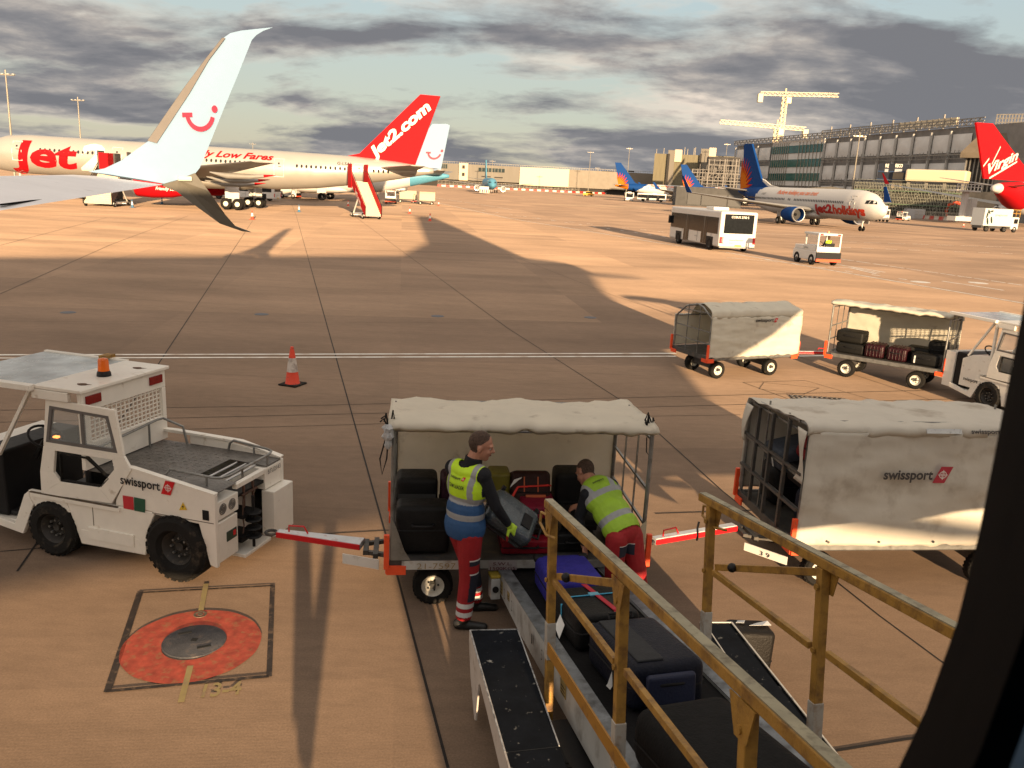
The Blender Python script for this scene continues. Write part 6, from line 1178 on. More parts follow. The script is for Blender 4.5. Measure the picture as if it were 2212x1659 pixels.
for y in (-.2, -1.35): b = MB(); b.b2((-.02, y-.1, 1.84), (.01, y+.1, 1.92)); b.build('tail_lamp', red, pt)
for x in (.55, 2.35):
    for y, sg in ((-.06, 1), (-1.49, -1)): wheel(pt, (x, y, .33), .33, .2, (0, sg, 0), darks)
letters('lettering', 'phs', mat('logo_grey', (.2, .22, .22), .5), pt, plane_fn((1.5, .012, .95), (-1, 0, 0), (0, 0, 1), (0, 1, 0)), height=.16, width=.4)
b = MB(); b.b2((.35, -1.3, .86), (.8, -.7, 1.0)); b.b2((.30, -1.3, 1.0), (.40, -.7, 1.35)); b.build('seat', black, pt); b = MB(); c = V((1.35, -.95, 1.2)); b.tube([c+V((.1*math.cos(a_), .18*math.cos(a_+1.57), .18*math.sin(a_+1.57))) for a_ in [2*math.pi*i/16 for i in range(17)]], .015, 6, False); b.build('steering_wheel', black, pt)
def small_person(label, loc, deg, vest_m, pose):
    t = thing('person', label, 'person', loc, deg); b = MB(); z = .0 if pose == 'stand' else -.35
    ellip(b, (0, 0, 1.62+z), (.10, .085, .13), M.Identity(3)); capsule(b, (0, 0, 1.5+z), (0, 0, 1.35+z), .06, .08); ellip(b, (0, 0, 1.2+z), (.13, .20, .26), M.Identity(3)); ellip(b, (0, 0, .98+z), (.13, .17, .16), M.Identity(3))
    for sg in (1, -1):
        sh = V((0, .19*sg, 1.40+z)); el = sh+V((.12 if pose != 'stand' else .02, .06*sg, -.28)); wr_ = el+V((.25 if pose != 'stand' else .08, -.03*sg, -.05 if pose != 'stand' else -.24)); capsule(b, sh, el, .06, .05); capsule(b, el, wr_, .05, .035); hand_parts(b, wr_, (wr_-el), (0, 0, 1) if pose != 'stand' else (0, sg, .1), .3, -sg, 1.0, .012)
        hp_ = V((0, .10*sg, .93+z)); kn = hp_+(V((.42, .02*sg, .0)) if pose != 'stand' else V((.04, 0, -.44))); an = kn+(V((.03, 0, -.42)) if pose != 'stand' else V((-.05, 0, -.42))); capsule(b, hp_, kn, .095, .07); capsule(b, kn, an, .07, .05); capsule(b, an+V((-.03, 0, -.03)), an+V((.17, 0, -.04)), .045, .035)
    def cl(p):
        if (p-V((0, 0, 1.62+z))).length < .15 and p.z > 1.46+z: return 3 if p.z > 1.66+z or p.x < -.04 else 0
        if abs(p.y) < .19 and .92+z < p.z < 1.46+z and abs(p.x) < .2: return 1
        return 2
    remeshed(b, .014, 'body', [skin, vest_m, navy, hairm], t, cl, 1); return t
small_person('driver in a bright yellow vest seated in the small white tug', PT.o+PT.x*.55+PT.y*-1.0+V((0, 0, .42)), 100, hiv, 'sit')
q = G(848, 438); small_person('crouching worker in yellow beside carts under the silver tail', q+V((0, 0, -.15)), 200, hiv, 'sit')
# passenger steps
def steps(label, f, run, rise, wd, panel_txt=None, m_side=jred):
    t = thingf('boarding_stairs', label, 'boarding stairs', f, 'boarding stairs at the silver airliner'); n_ = 18; b = MB()
    for i in range(n_): x = run*i/n_; z = .35+(rise-.35)*(i+1)/n_; b.b2((x, -wd/2, z-.04), (x+run/n_*1.15, wd/2, z)); b.b2((x+.0, -wd/2, z-(rise-.35)/n_), (x+.02, wd/2, z-.04))
    b.b2((run, -wd/2, rise-.06), (run+1.3, wd/2, rise)); b.build('treads', mat('tread_cream', (.55, .47, .34), .6), t)
    for sg in (1, -1):
        y = sg*(wd/2+.04); b = MB(); b.prism([(-.1, y-.02, .25), (run, y-.02, rise-.35), (run+1.2, y-.02, rise-.35), (run+1.2, y-.02, rise+.9), (run-.05, y-.02, rise+.75), (-.1, y-.02, 1.15)], (0, .04, 0)); sp_ = b.build('side_panel', m_side, t)
        b = MB(); b.tube([(-.15, y, .3), (-.2, y, 1.2), (0, y, 1.38), (run, y, rise+.98), (run+1.2, y, rise+1.1)], .035, 6); b.build('handrail', black, t)
        if panel_txt: d_ = V((run, 0, rise-.35)).normalized(); letters('lettering', panel_txt, lwhite, sp_, lambda u, v, w_, d_=d_, y=y, sg=sg: V((run*(.70 if sg > 0 else .25), y+sg*(.03+w_), lin(.45, rise-.1, .70 if sg > 0 else .25)))+d_*u*(-1 if sg > 0 else 1)+V((0, 0, v)), height=.42, width=2.2, bold=.03)
    b = MB()
    for sg in (1, -1): b.b2((run+.0, sg*(wd/2+.06)-.04, rise-.6), (run+1.3, sg*(wd/2+.06)+.04, rise+1.7))
    b.build('canopy_side', m_side, t); b = MB(); b.b2((.2, -wd/2-.1, .28), (run+.4, wd/2+.1, .42)); b.bar((run*.9, -wd/2, .4), (run*.55, -wd/2, rise*.55), .1); b.bar((run*.9, wd/2, .4), (run*.55, wd/2, rise*.55), .1); b.bar((run*.5, -wd/2-.5, .3), (run*.5, wd/2+.5, .3), .08); b.build('chassis', white, t)
    for x in (.6, run-.3):
        for sg in (1, -1): wheel(t, (x, sg*(wd/2+.05), .27), .27, .18, (0, sg, 0), rimw)
    return t
p0 = V((-13.9, 79.6, 0)); p1_ = V((-16.4, 84.6, 0)); dd = p1_-p0
steps('red and white boarding stairs at the rear door of the silver airliner', Fr(p0.x, p0.y, math.degrees(math.atan2(dd.y, dd.x))), 4.6, 3.35, 1.5, 'Jet2.com')
p0 = V((-38.9, 77.6, 0)); steps('cream boarding stairs below the winglet at the forward doors', Fr(p0.x, p0.y, 100), 5.6, 3.4, 2.4, None, mat('stair_dark', (.06, .05, .045), .6))
q = G(215, 404); b = MB(); b.b2((-1.2, -.9, 1.2), (1.2, .9, 3.3)); tb_ = thing('service_lift', 'dark service lift standing at the second door of the silver airliner', 'service lift', (-39.9, 82.6, 0)); b = MB(); b.b2((-1.0, -.6, .5), (-.85, .6, 5.1)); b.b2((.55, -.6, .5), (.7, .6, 4.9)); b.b2((-1.0, -.6, 3.3), (.7, .6, 3.4)); b.bar((-1, 0, 1), (.7, 0, 3.3), .1); b.bar((.7, 0, 1), (-1, 0, 3.3), .1); b.b2((-1.3, -.9, .3), (1.1, .9, .6)); b.build('frame', darks, tb_); b = MB(); b.b2((-.85, -.62, 3.4), (.0, .55, 4.9)); b.build('red_screen', jred, tb_)
# trucks
def truck(label, f, L_, H_, cab_m, box_m, group=None, z0=.95):
    t = thingf('service_truck', label, 'truck', f, group); b = MB(); b.b2((0, -1.2, z0), (L_, 1.2, H_)); bx = b.build('cargo_box', box_m, t, bevel=.04); b = MB(); b.b2((L_+.1, -1.15, .5), (L_+1.8, 1.15, 2.5)); cb = b.build('cab', cab_m, t, bevel=.12, seg=3)
    b = MB(); b.b2((L_+1.78, -1.0, 1.45), (L_+1.83, 1.0, 2.25)); b.b2((L_+.6, -1.17, 1.45), (L_+1.5, 1.17, 2.2)); b.build('cab_window', glass, cb); b = MB(); b.b2((0, -.9, .55), (L_+.2, .9, z0)); b.b2((L_+1.75, -1.1, .5), (L_+1.86, 1.1, .85)); b.build('chassis', darks, t)
    for y in (-.85, .85): b = MB(); b.sph((L_+1.84, y, .95), .13, 10, 8); b.build('headlight', mat('lamp_pale', (.8, .75, .6), .3), cb)
    for x in (1.0, L_-1.3, L_+1.0):
        for sg in (1, -1): wheel(t, (x, sg*1.05, .48), .48, .28, (0, sg, 0), darks)
    return t, bx
q = G(2107, 499, 0)
tk, bx = truck('white catering truck with leaf picture and yellow rail on its roof, at the right edge', Fr(q.x, q.y, 22), 6.4, 3.75, jwhite, mat('box_pale', (.50, .52, .53), .4, var=.03))
letters('lettering', 'gategourmet', mat('logo_grey', (.2, .22, .22), .5), bx, plane_fn((2.4, -1.215, 2.6), (1, 0, 0), (0, 0, 1), (0, -1, 0)), height=.32, width=2.8)
for cx2, cz2, a_, l_ in ((.6, 2.7, 80, .55), (.85, 1.7, -70, .6), (1.5, 3.3, 10, .4), (1.7, 1.9, 110, .6), (.9, 3.2, 130, .45)):
    b = MB(); pts = [V((math.cos(t_)*l_, math.sin(t_)*l_*.35, 0)) for t_ in [2*math.pi*i/14 for i in range(14)]]; b.poly([(cx2+p.x*math.cos(R(a_))-p.y*math.sin(R(a_)), -1.212, cz2+p.x*math.sin(R(a_))+p.y*math.cos(R(a_))) for p in pts]); b.build('leaf_picture', mat('leaf_dark', (.02, .035, .02), .5), bx, fix=False)
b = MB()
for x in (6.5, 7.4, 8.3): b.bar((x, -1, 2.5), (x, -1, 3.7), .1); b.bar((x, 1, 2.5), (x, 1, 3.7), .1)
b.bar((6.4, -1, 3.7), (8.4, -1, 3.7), .12); b.bar((6.4, -1, 3.1), (8.4, -1, 3.1), .12); b.bar((6.4, 1, 3.7), (8.4, 1, 3.7), .12); b.build('guard_rail', yellow, tk)
for (x, y), dg_, L_, H_, lb in (((1905, 479), 265, 4.5, 3.2, 'white truck just beyond the nose of the taxiing airliner'), ((866, 419), 270, 3.0, 1.9, 'light lorry facing the camera below the tail of the silver airliner')):
    q = G(x, y); truck(lb, Fr(q.x, q.y+L_, dg_), L_, H_, jwhite, greyw)
ct2 = mat('small_cart_canvas', (.55, .47, .34), .7, var=.08)
def small_cart(label, px_, deg, L_=3.0, group='carts waiting under the silver tail'):
    q = G(*px_); t = thing('baggage_cart', label, 'baggage cart', q, deg, group); pr = [(0, .6), (0, 1.6), (.25, 1.95), (1.15, 1.95), (1.4, 1.6), (1.4, .6)]; b = MB(); b.loft([[V((x, y, z)) for y, z in pr] for x in (.35, L_)]); b.build('canopy', ct2, t, bevel=.03); b = MB(); b.b2((0, 0, .48), (L_, 1.4, .6)); b.build('deck', darks, t)
    b = MB(); b.tube([(.02, y, z) for y, z in pr], .03, 6); b.build('end_frame', steel, t)
    for x in (.5, L_-.5):
        for y, sg in ((.15, -1), (1.25, 1)): wheel(t, (x, y, .22), .22, .14, (0, sg, 0), rimw)
    b = MB(); b.bar((-1.0, .7, .35), (0, .7, .45), .07); b.build('drawbar', jred, t)
    return t
small_cart('cream cart box with closed cover beside the crouching worker', (858, 437), 4, 3.1); small_cart('cream hooded cart with luggage end, right of the other under the tail', (901, 441), 2, 2.8); 
o = dup(pt, G(832, 440), 95, 'tug in front of the carts under the silver tail'); o['group'] = 'luggage tugs on the apron'
o = dup(pt, G(1935, 476), 30, 'luggage tug beyond the nose of the taxiing airliner'); o['group'] = 'luggage tugs on the apron'
o = dup(pt, G(640, 429), 170, 'tug standing in the shade beneath the silver fuselage'); o['group'] = 'luggage tugs on the apron'
# aircraft tow truck and airfield van
q = G(1046, 419.5); t = thing('tow_truck', 'low tow truck with black and yellow stripes under the nose of the blue airliner', 'tow truck', q, 95); b = MB(); b.b2((-2, -1.6, .4), (4, 1.6, 1.5)); b.b2((1.5, -1.5, 1.5), (3.4, 1.5, 2.4)); b.build('body', jwhite, t, bevel=.08)
for i in range(5): b = MB(); b.prism([(-2.03, -1.5+i*.62, .5), (-2.03, -1.2+i*.62, .5), (-2.03, -.95+i*.62, 1.45), (-2.03, -1.25+i*.62, 1.45)], (.02, 0, 0)); b.build('hazard_stripe', black if i % 2 else mat('stripe_yellow', (.7, .45, .04), .5), t)
q = G(1282, 425); t = thing('airfield_van', 'small yellow airfield vehicle with checks on the far taxiway', 'van', q, 175); yv = mat('van_yellow', (.72, .42, .02), .4); b = MB(); b.b2((0, -1, .4), (4.4, 1, 1.3)); b.b2((.5, -.95, 1.3), (3.3, .95, 2.1)); b.build('body', yv, t, bevel=.1); b = MB(); b.b2((.6, -.97, 1.4), (3.2, .97, 1.95)); b.build('window', glass, t)
for i in range(5): b = MB(); b.b2((.3+i*.85, .99, .75), (.72+i*.85, 1.02, 1.1)); b.build('orange_check', orange, t)
for x in (.9, 3.5):
    for sg in (1, -1): wheel(t, (x, sg*.95, .35), .35, .22, (0, sg, 0), darks)
# cones
def cone(label, p, red_m, base_m, s_=1.0, group='traffic cones', grime=False):
    t = thing('traffic_cone', label, 'traffic cone', p, random.uniform(-20, 20), group); h = .75*s_; b = MB(); b.b2((-.20*s_, -.20*s_, 0), (.20*s_, .20*s_, .035)); b.build('base', base_m, t, bevel=.02)
    b = MB(); b.lathe([(.145*s_, .035), (.135*s_, .05), (.105*s_, .27*s_)], (0, 0, 0), (0, 0, 1), 24); b.lathe([(.068*s_, .53*s_), (.028*s_, h), (.0, h)], (0, 0, 0), (0, 0, 1), 24); b.build('cone_body', red_m, t, smooth='auto')
    b = MB(); b.lathe([(.108*s_, .265*s_), (.070*s_, .535*s_)], (0, 0, 0), (0, 0, 1), 24); b.build('white_sleeve', mat('sleeve_worn', (.55, .50, .45), .5, dirt=(.10, .05, .04), dscale=7, damt=.8) if grime else lwhite, t, smooth='auto'); return t
cone_r = mat('cone_red', (.68, .055, .02), .5, var=.1, dirt=(.15, .04, .03), dscale=12, damt=.4); cone_b = mat('cone_blue', (.05, .16, .28), .5)
cone('scuffed red cone standing alone above the roof line of the near tug', G(632, 831), cone_r, rubber, grime=True)
c_r = cone('red and white cone right of the blue-based cone, under the engine', G(545, 474), cone_r, cone_r, 1.0); c_b = cone('blue-based white cone nearest the cream boarding stairs', G(286, 448.5), cone_b, cone_b, 1.0)
for p, src_, lb in (((350, 441), c_b, 'blue-based white cone just left of the red engine'), ((646, 458), c_b, 'blue-based white cone under the rear of the silver belly'), ((752, 445), c_r, 'red and white cone left of the red boarding stairs'), ((885, 461.5), c_r, 'red and white cone midway between the stairs and the fin shadow'), ((928.6, 477.5), c_r, 'darker red cone at the tip of the long shadow'), ((947.5, 444.5), c_r, 'red and white cone furthest right under the silver tail'), ((2081, 490), c_r, 'small cone left of the catering truck')):
    o = dup(src_, G(*p), label=lb); o['group'] = 'traffic cones'
# ================================================================== BARRIERS, FENCES, MASTS, CRANES
br = mat('barrier_red', (.60, .03, .02), .5, var=.1); bw = mat('barrier_white', (.62, .56, .48), .5)
def barrier_me(m_):
    b = MB(); b.prism([(-1.15, y, z) for y, z in ((-.22, 0), (-.22, .25), (-.10, .5), (-.08, 1.0), (.08, 1.0), (.10, .5), (.22, .25), (.22, 0))], (2.3, 0, 0)); return b.build('road_barrier', m_)
b_r = barrier_me(br); b_w = barrier_me(bw); used = {}
def barriers(p0, p1, n_, grp_, lab):
    a = math.degrees(math.atan2(p1.y-p0.y, p1.x-p0.x)); ln = (p1-p0).length/n_
    for i in range(n_):
        src_ = (b_r, b_w)[i % 2]; o = src_ if src_ not in used else src_.copy()
        if src_ in used: sc.collection.objects.link(o)
        used[src_] = 1; o.location = p0.lerp(p1, (i+.5)/n_); o.rotation_euler = (0, 0, R(a)); o.scale = (ln/2.35, 1, 1); tag(o, ('red' if i % 2 == 0 else 'white')+lab, 'barrier', grp_+(' red' if i % 2 == 0 else ' white'))
barriers(G(945, 402.5), G(1235, 416.5), 34, 'far barriers before the pier', ' plastic barrier in the long far row before the pier')
barriers(G(1235, 416.5), G(1330, 420.5), 12, 'far barriers left of the twin tails', ' plastic barrier in the row ending at the far blue tail')
barriers(G(1968, 471.5), G(2104, 481.5), 13, 'barriers before the excavators', ' plastic barrier in the near row before the building site')
def fence(label, p0, p1, h=2.2, n_=20):
    t = thing('site_fence', label, 'fence', p0); d = p1-p0; 
    b = MB(); 
    for k in (.15, h*.5, h): b.bar(V((0, 0, k)), d+V((0, 0, k)), .07)
    for i in range(n_+1): q = d*(i/n_); b.bar(q, q+V((0, 0, h)), .08)
    for i in range(n_*4): q = d*(i/(n_*4)); b.bar(q, q+V((0, 0, h)), .03)
    b.build('mesh_panel', mat('fence_steel', (.45, .40, .33), .5, .3), t); return t
off = V((0, 3, 0)); fence('long mesh fence behind the far barriers before the pier', G(945, 402.5)+off, G(1330, 420.5)+off, 3.4, 50); fence('mesh fence behind the near barriers before the building site', G(1960, 471.5)+off, G(2212, 490)+off, 2.1, 26)
pale = mat('mast_pale', (.26, .235, .19), .5, .2); litm = mat('lit_floodlight', (1.0, .55, .18), .5, emit=3.5); crm = mat('crane_cream', (.80, .66, .40), .5)
def mast(label, px_, Y, lit=False, base=None, arms=True):
    top = AY(px_[0], px_[1], Y); t = thing('light_mast', label, 'light mast', (top.x, top.y, 0), 0, 'floodlight masts'); h = top.z; b = MB(); b.tube([(0, 0, 0), (0, 0, h)], [.22, .11], 10); b.build('pole', pale, t)
    b = MB(); b.b2((-1.5, -.12, h-.2), (1.5, .12, h-.08)); b.tube([(0, 0, h-.2), (0, 0, h+.7)], .12, 8); b.build('lamp_frame', pale, t)
    for x in (-1.4, -.5, .5, 1.4): b = MB(); b.b2((x-.2, -.25, h-.06), (x+.2, .25, h+.10)); b.build('floodlight', litm if lit and abs(x) < 1 else mat('lamp_off', (.45, .45, .42), .3), t)
    return t
for a_ in (('tall floodlight mast at the far left edge, behind the silver nose', (12, 160), 150), ('floodlight mast between the left mast and the winglet', (168, 216), 210), ('low distant mast between winglet and red fin', (546, 311), 420), ('small mast above the dark pier', (1064, 348), 480), ('floodlight mast left of the blue tails, unlit', (1276, 329), 430), ('short mast beside the unlit floodlight mast', (1291, 363), 560), ('floodlight mast with glowing lamp between pier and blue tails', (1360, 321), 440, True), ('floodlight mast with glowing lamp at the corner of the building site', (1571, 312), 450, True), ('tall slanted floodlight mast in front of the unfinished terminal', (1857, 294), 215, True)): mast(*a_)
def lattice(b, p0, p1, w_, n_, r_=.12):
    p0 = V(p0); p1 = V(p1); d = (p1-p0).normalized(); u = V((0, 0, 1)) if abs(d.z) < .8 else V((0, 1, 0)); a = d.cross(u).normalized()*w_/2; c = a.cross(d).normalized()*w_/2; cs = [a+c, a-c, -a-c, -a+c]
    for q in cs: b.bar(p0+q, p1+q, r_)
    for i in range(n_):
        t0, t1 = p0.lerp(p1, i/n_), p0.lerp(p1, (i+1)/n_)
        for k in range(4): b.bar(t0+cs[k], t1+cs[(k+1) % 4], r_*.6)
        for k in range(4): b.bar(t0+cs[k], t0+cs[(k+1) % 4], r_*.6)
def crane(label, base_px, top_px, jl, jr, cw_side, Y):
    tp = AY(top_px[0], top_px[1], Y); t = thing('tower_crane', label, 'crane', (tp.x, tp.y, 0), 0, 'tower cranes'); b = MB(); lattice(b, (0, 0, 0), (0, 0, tp.z-1), 2.0, int(tp.z/2.4), .28); b.build('tower', crm, t)
    a = AY(jl[0], jl[1], Y)-V((tp.x, tp.y, 0)); c = AY(jr[0], jr[1], Y)-V((tp.x, tp.y, 0)); b = MB(); lattice(b, a, c, 1.7, int((c-a).length/2.4), .22); b.build('jib', crm, t)
    b = MB(); w0 = c if cw_side > 0 else a; b.b2((w0.x-1.2, -1.2, w0.z-4.2), (w0.x+1.2, 1.2, w0.z-.2)); b.build('counterweight', mat('cw_cream', (.62, .56, .42), .7), t); b = MB(); b.b2((.6, -1.2, tp.z-4.5), (3, 1.2, tp.z-1.6)); cb = b.build('operator_cab', crm, t, bevel=.1); b = MB(); b.tube([(0, 0, tp.z), (0, 0, tp.z+2.2)], .3, 6); b.sph((0, 0, tp.z+2.2), .5, 10, 6); b.build('peak', crm, t)
    return t
crane('upper tower crane with its jib pointing right above the unfinished terminal', (1690, 300), (1697, 203), (1643, 202), (1811, 206), -1, 440); crane('lower tower crane with its jib pointing left of the tall crane', (1680, 300), (1679, 271), (1556, 263), (1740, 279), 1, 420)
# ================================================================== BUILDINGS
cla = mat('cladding_grey', (.155, .140, .115), .6, var=.10, vs_=.3, stretch=(1, 1, .1)); crl = mat('cladding_cream', (.62, .52, .36), .6, var=.04); dkb = mat('undercroft', (.03, .026, .022), .8); tgl = mat('teal_glass', (.02, .11, .10), .12, var=.3, vs_=.3, spec=.8); film = mat('sheeting_grey', (.66, .65, .63), .55, var=.10, vs_=.25); stl = mat('site_steel', (.25, .235, .21), .5, .2, var=.25, vs_=2); khaki = mat('cladding_khaki', (.15, .13, .075), .6, var=.18, vs_=.5, stretch=(3, 3, .2)); dgl = mat('pier_glass', (.02, .035, .035), .15, var=.4, vs_=.3)
def box_px(b, f, x0, x1, ytop, zb=0.0, d=20, y=0.0, ztop=None):
    p = f.py((x0, ytop[0]), y); q = f.py((x1, ytop[1]), y); zt = ztop or (p.z+q.z)/2; b.b2((p.x, y, zb), (q.x, y+d, zt)); return p.x, q.x, zt
PF = Fr(-60, 520, 0)
pier = thingf('pier_building', 'long dark grey pier with window band and cream end far behind the red fin', 'airport pier', PF); b = MB(); X0, X1, ZT = box_px(b, PF, 885, 1123, (350, 359), 4.2); b.build('wall', cla, pier)
b = MB(); b.b2((X0, 3, 0), (X1, 18, 4.2)); b.build('undercroft', dkb, pier); b = MB(); x2, x3, zt2 = box_px(b, PF, 1123.5, 1230, (362, 365), 3.0, y=-1); b.build('cream_wall', crl, pier)
b = MB(); b.b2((x3, 0, 3.0), (PF.py((1497, 366), 0).x, 20, zt2)); xx = PF.py((1497, 366), 0).x; b.build('wall', mat('cladding_warm', (.20, .17, .13), .6, var=.08, vs_=.2), pier); b = MB(); b.b2((x2, 2, 0), (xx, 16, 3.0)); b.build('undercroft', dkb, pier)
for a_, c_, y0_, y1_ in ((930, 966, 353, 364), (1034, 1090, 362, 373)): p, q = PF.py((a_, y0_), -.3), PF.py((c_, y1_), -.3); b = MB(); b.b2((p.x, -.3, q.z), (q.x, .2, p.z)); w_ = b.build('window_band', dgl, pier); [(lambda bb: bb.build('mullion', pale, w_))(MB().b2((lin(p.x, q.x, i/8)-.08, -.4, q.z), (lin(p.x, q.x, i/8)+.08, -.3, p.z))) for i in range(1, 8)]
for a_, c_, y0_, y1_ in ((1342, 1370, 368, 372), (1420, 1444, 371, 374.5), (1040, 1060, 380, 383), (1068, 1086, 382, 385), (1300, 1326, 369, 371)): p, q = PF.py((a_, y0_), -.3), PF.py((c_, y1_), -.3); b = MB(); b.b2((p.x, -.3, q.z), (q.x, .2, p.z)); b.build('slot_window', dkb, pier)
b = MB(); p = PF.py((992, 352), -1.5); q = PF.py((1010, 390), -1.5); b.b2((p.x, -1.5, q.z), (q.x, 0, p.z)); st_ = b.build('stair_core', crl, pier)
for z_ in (.25, .68): b = MB(); b.b2((lin(p.x, q.x, .35), -1.7, lin(q.z, p.z, z_)), (lin(p.x, q.x, .65), -1.5, lin(q.z, p.z, z_)+2)); b.build('window', dkb, st_)
b = MB()
for i in range(120): x = lin(X0, xx, i/120); zr = ZT if x < X1 else zt2; b.bar((x, .2, zr), (x, .2, zr+1.1), .12)
b.bar((X0, .2, ZT+1.1), (X1, .2, ZT+1.1), .15); b.bar((x2, .2, zt2+1.1), (xx, .2, zt2+1.1), .15); b.build('roof_railing', pale, pier)
KF = Fr(120, 470, -12)
kh = thingf('terminal_block', 'khaki clad terminal block with two pale roof boxes beyond the steel frame', 'terminal building', KF); b = MB(); a0_, a1_, kz = box_px(b, KF, 1414, 1594, (339, 331), 0, 30); b.build('wall', khaki, kh)
for x_, x2_, y_, mm in ((1444, 1459, 324, cla), (1459, 1474, 323, crl), (1515, 1533, 321, cla), (1533, 1548, 319, crl)): b = MB(); p = KF.py((x_, y_), -1); q = KF.py((x2_, y_), -1); b.b2((p.x, -1, 0 if mm is cla else kz-4), (q.x, 8, p.z)); b.build('roof_box', mm, kh)
for x_ in (1445, 1514): b = MB(); p = KF.py((x_, 332), -1.5); b.b2((p.x-.6, -1.6, 6), (p.x+.6, -1, p.z)); b.build('dark_slot', dkb, kh)
for i, x_ in enumerate((1419, 1435, 1480, 1486, 1500, 1503)): b = MB(); p = KF.py((x_, 322-(i % 3)*2), 2); b.bar((p.x, 2, kz), (p.x, 2, p.z), .35); b.build('flue', pale, kh)
# steel frame and the unfinished terminal
TF = Fr(107, 405, -80)
def zA(x, y): return (1426.4+x*.1488, 296.2+y*.1488)
def zB(x, y): return (1645.8+x*.256, 219.4+y*.256)
SF = Fr(95, 385, -8)
sf_ = thingf('steel_frame', 'open steel frame of a building under construction left of the taxiing tail', 'steel frame', SF); b = MB(); p = SF.py(zA(470, 460), 6); q = SF.py(zA(1160, 300), 6); b.b2((p.x, 6, 0), (q.x, 16, q.z-6)); b.b2((SF.py(zA(700, 320), 5).x, 5, 0), (q.x, 15, q.z)); b.build('core', mat('site_dark', (.045, .042, .04), .8, var=.4, vs_=.4), sf_)
b = MB(); cols = [470, 545, 620, 715, 790, 870, 945, 975, 1060, 1110, 1150]
for i, x_ in enumerate(cols): t_ = SF.py(zA(x_, 460 if x_ < 690 else 320), 0); b.bar((t_.x, 0, 0), (t_.x, 0, t_.z), .5 if i % 3 == 0 else .28)
for j, y_ in enumerate((330, 400, 465, 510, 570, 615, 660, 715)):
    x_ = 700 if y_ < 460 else 470; p, q = SF.py(zA(x_, y_), 0), SF.py(zA(1155, y_-6), 0); b.bar((p.x, -.1, p.z), (q.x, -.1, p.z), .34 if j % 2 else .2)
for i in range(60): x_ = random.uniform(470, 1150); y_ = random.choice((470, 515, 575, 620, 660)); p = SF.py(zA(x_, y_), 0); b.bar((p.x, -.4, p.z), (p.x, -.4, p.z+random.uniform(1, 2.6)), .18)
for i in range(10): x_ = random.uniform(480, 1050); p, q = SF.py(zA(x_, 610), 0), SF.py(zA(x_+80, 520), 0); b.bar((p.x, .1, p.z), (q.x, .1, q.z), .22)
b.build('beams', mat('beam_grey', (.14, .13, .12), .5, .2, var=.3), sf_)
tm = thingf('terminal_building', 'huge unfinished terminal with grey sheeted bays and teal glass bands', 'terminal building', TF)
e0 = TF.py(zA(1110, 90), 0); e1 = TF.py((2120, 272), 0); Ztop = 27.0; b = MB(); b.b2((e0.x, .5, 0), (e1.x+60, 45, Ztop)); b.build('wall', mat('terminal_wall', (.22, .21, .20), .7, var=.25, vs_=.2), tm)
def rect(nm, m_, a_, c_, y=.0, th=.4, par=None, bev=0): b = MB(); p, q = TF.py(a_, y), TF.py(c_, y); b.b2((min(p.x, q.x), y, min(p.z, q.z)), (max(p.x, q.x), y+th, max(p.z, q.z))); return b.build(nm, m_, par or tm, bevel=bev), p, q
g_, p, q = rect('glazed_bay', film, zB(95, 345), zB(478, 715)); gx0, gx1 = p.x, q.x
rows = ((25.2, 20.8), (17.2, 13.0), (9.6, 6.2)); p_, q_ = TF.py(zB(280, 405), 0), TF.py(zB(280, 650), 0); ztb, zbb = p_.z+1.6, q_.z-1.2; hh = (ztb-zbb)
for k in range(3): b = MB(); zt_ = ztb-k*hh*.385; b.b2((gx0, -.25, zt_-hh*.21), (gx1, 0, zt_)); b.build('window_band', tgl, g_)
for i in range(15): b = MB(); x_ = lin(gx0, gx1, (i+.5)/15 if i > 7 else .04+i*.045); b.b2((x_-.12, -.45, zbb-2.5), (x_+.12, -.25, ztb+1.5)); b.build('mullion', pale, g_)
# sheeted bays
def bays(x0, x1, n_, rws):
    for i in range(n_):
        for (zt_, zb_) in rws:
            a_, c_ = lin(x0, x1, i/n_), lin(x0, x1, (i+1)/n_); b = MB(); b.grid(lambda u, v: V((lin(a_+.35, c_-.35, u), .15-.5*math.sin(u*math.pi)*math.sin(v*math.pi)+.15*mnoise.noise(V((i*3+u*4, v*4, zt_))), lin(zb_, zt_, v))), 6, 6); b.build('sheeting', film, tm, smooth=True)
        for z_, r_ in ((rws[0][1]-.6, .35), (rws[0][1]-1.8, .18), (rws[1][1]-.6, .35), (rws[1][1]-1.6, .18)):
            b = MB(); b.bar((lin(x0, x1, i/n_), -.9, z_), (lin(x0, x1, (i+1)/n_), -.9, z_), r_)
            for k in range(5): x_ = lin(x0, x1, (i+k/5)/n_); b.bar((x_, -.9, z_-.2), (x_, -.9, z_+random.uniform(.7, 1.5)), .14)
            b.build('ledge_beam', stl, tm)
        b = MB(); x_ = lin(x0, x1, i/n_); b.bar((x_, -.4, 0), (x_, -.4, Ztop-1), .6); b.build('column', mat('column_grey', (.40, .39, .37), .6), tm)
xl = TF.py(zA(1225, 200), 0).x; bays(e0.x+.5, gx0-1.5, 3, ((25.0, 19.5), (17.0, 11.5), (9.0, 3.5)))
bays(gx1+1, e1.x-3, 9, ((25.0, 19.5), (16.5, 11.2), (8.8, 3.5)))
b = MB(); zr = Ztop+.2
for i in range(90): x_ = lin(e0.x-1, e1.x+2, i/90); x2_ = lin(e0.x-1, e1.x+2, (i+1)/90); b.bar((x_, -.8, zr), (x_, -.8, zr+1.9), .2); b.bar((x_, -.8, zr+(1.9 if i % 2 else 0)), (x2_, -.8, zr+(0 if i % 2 else 1.9)), .16)
for z_ in (zr, zr+1.0, zr+1.9): b.bar((e0.x-1, -.8, z_), (e1.x+2, -.8, z_), .28)
b.build('roof_truss', stl, tm)
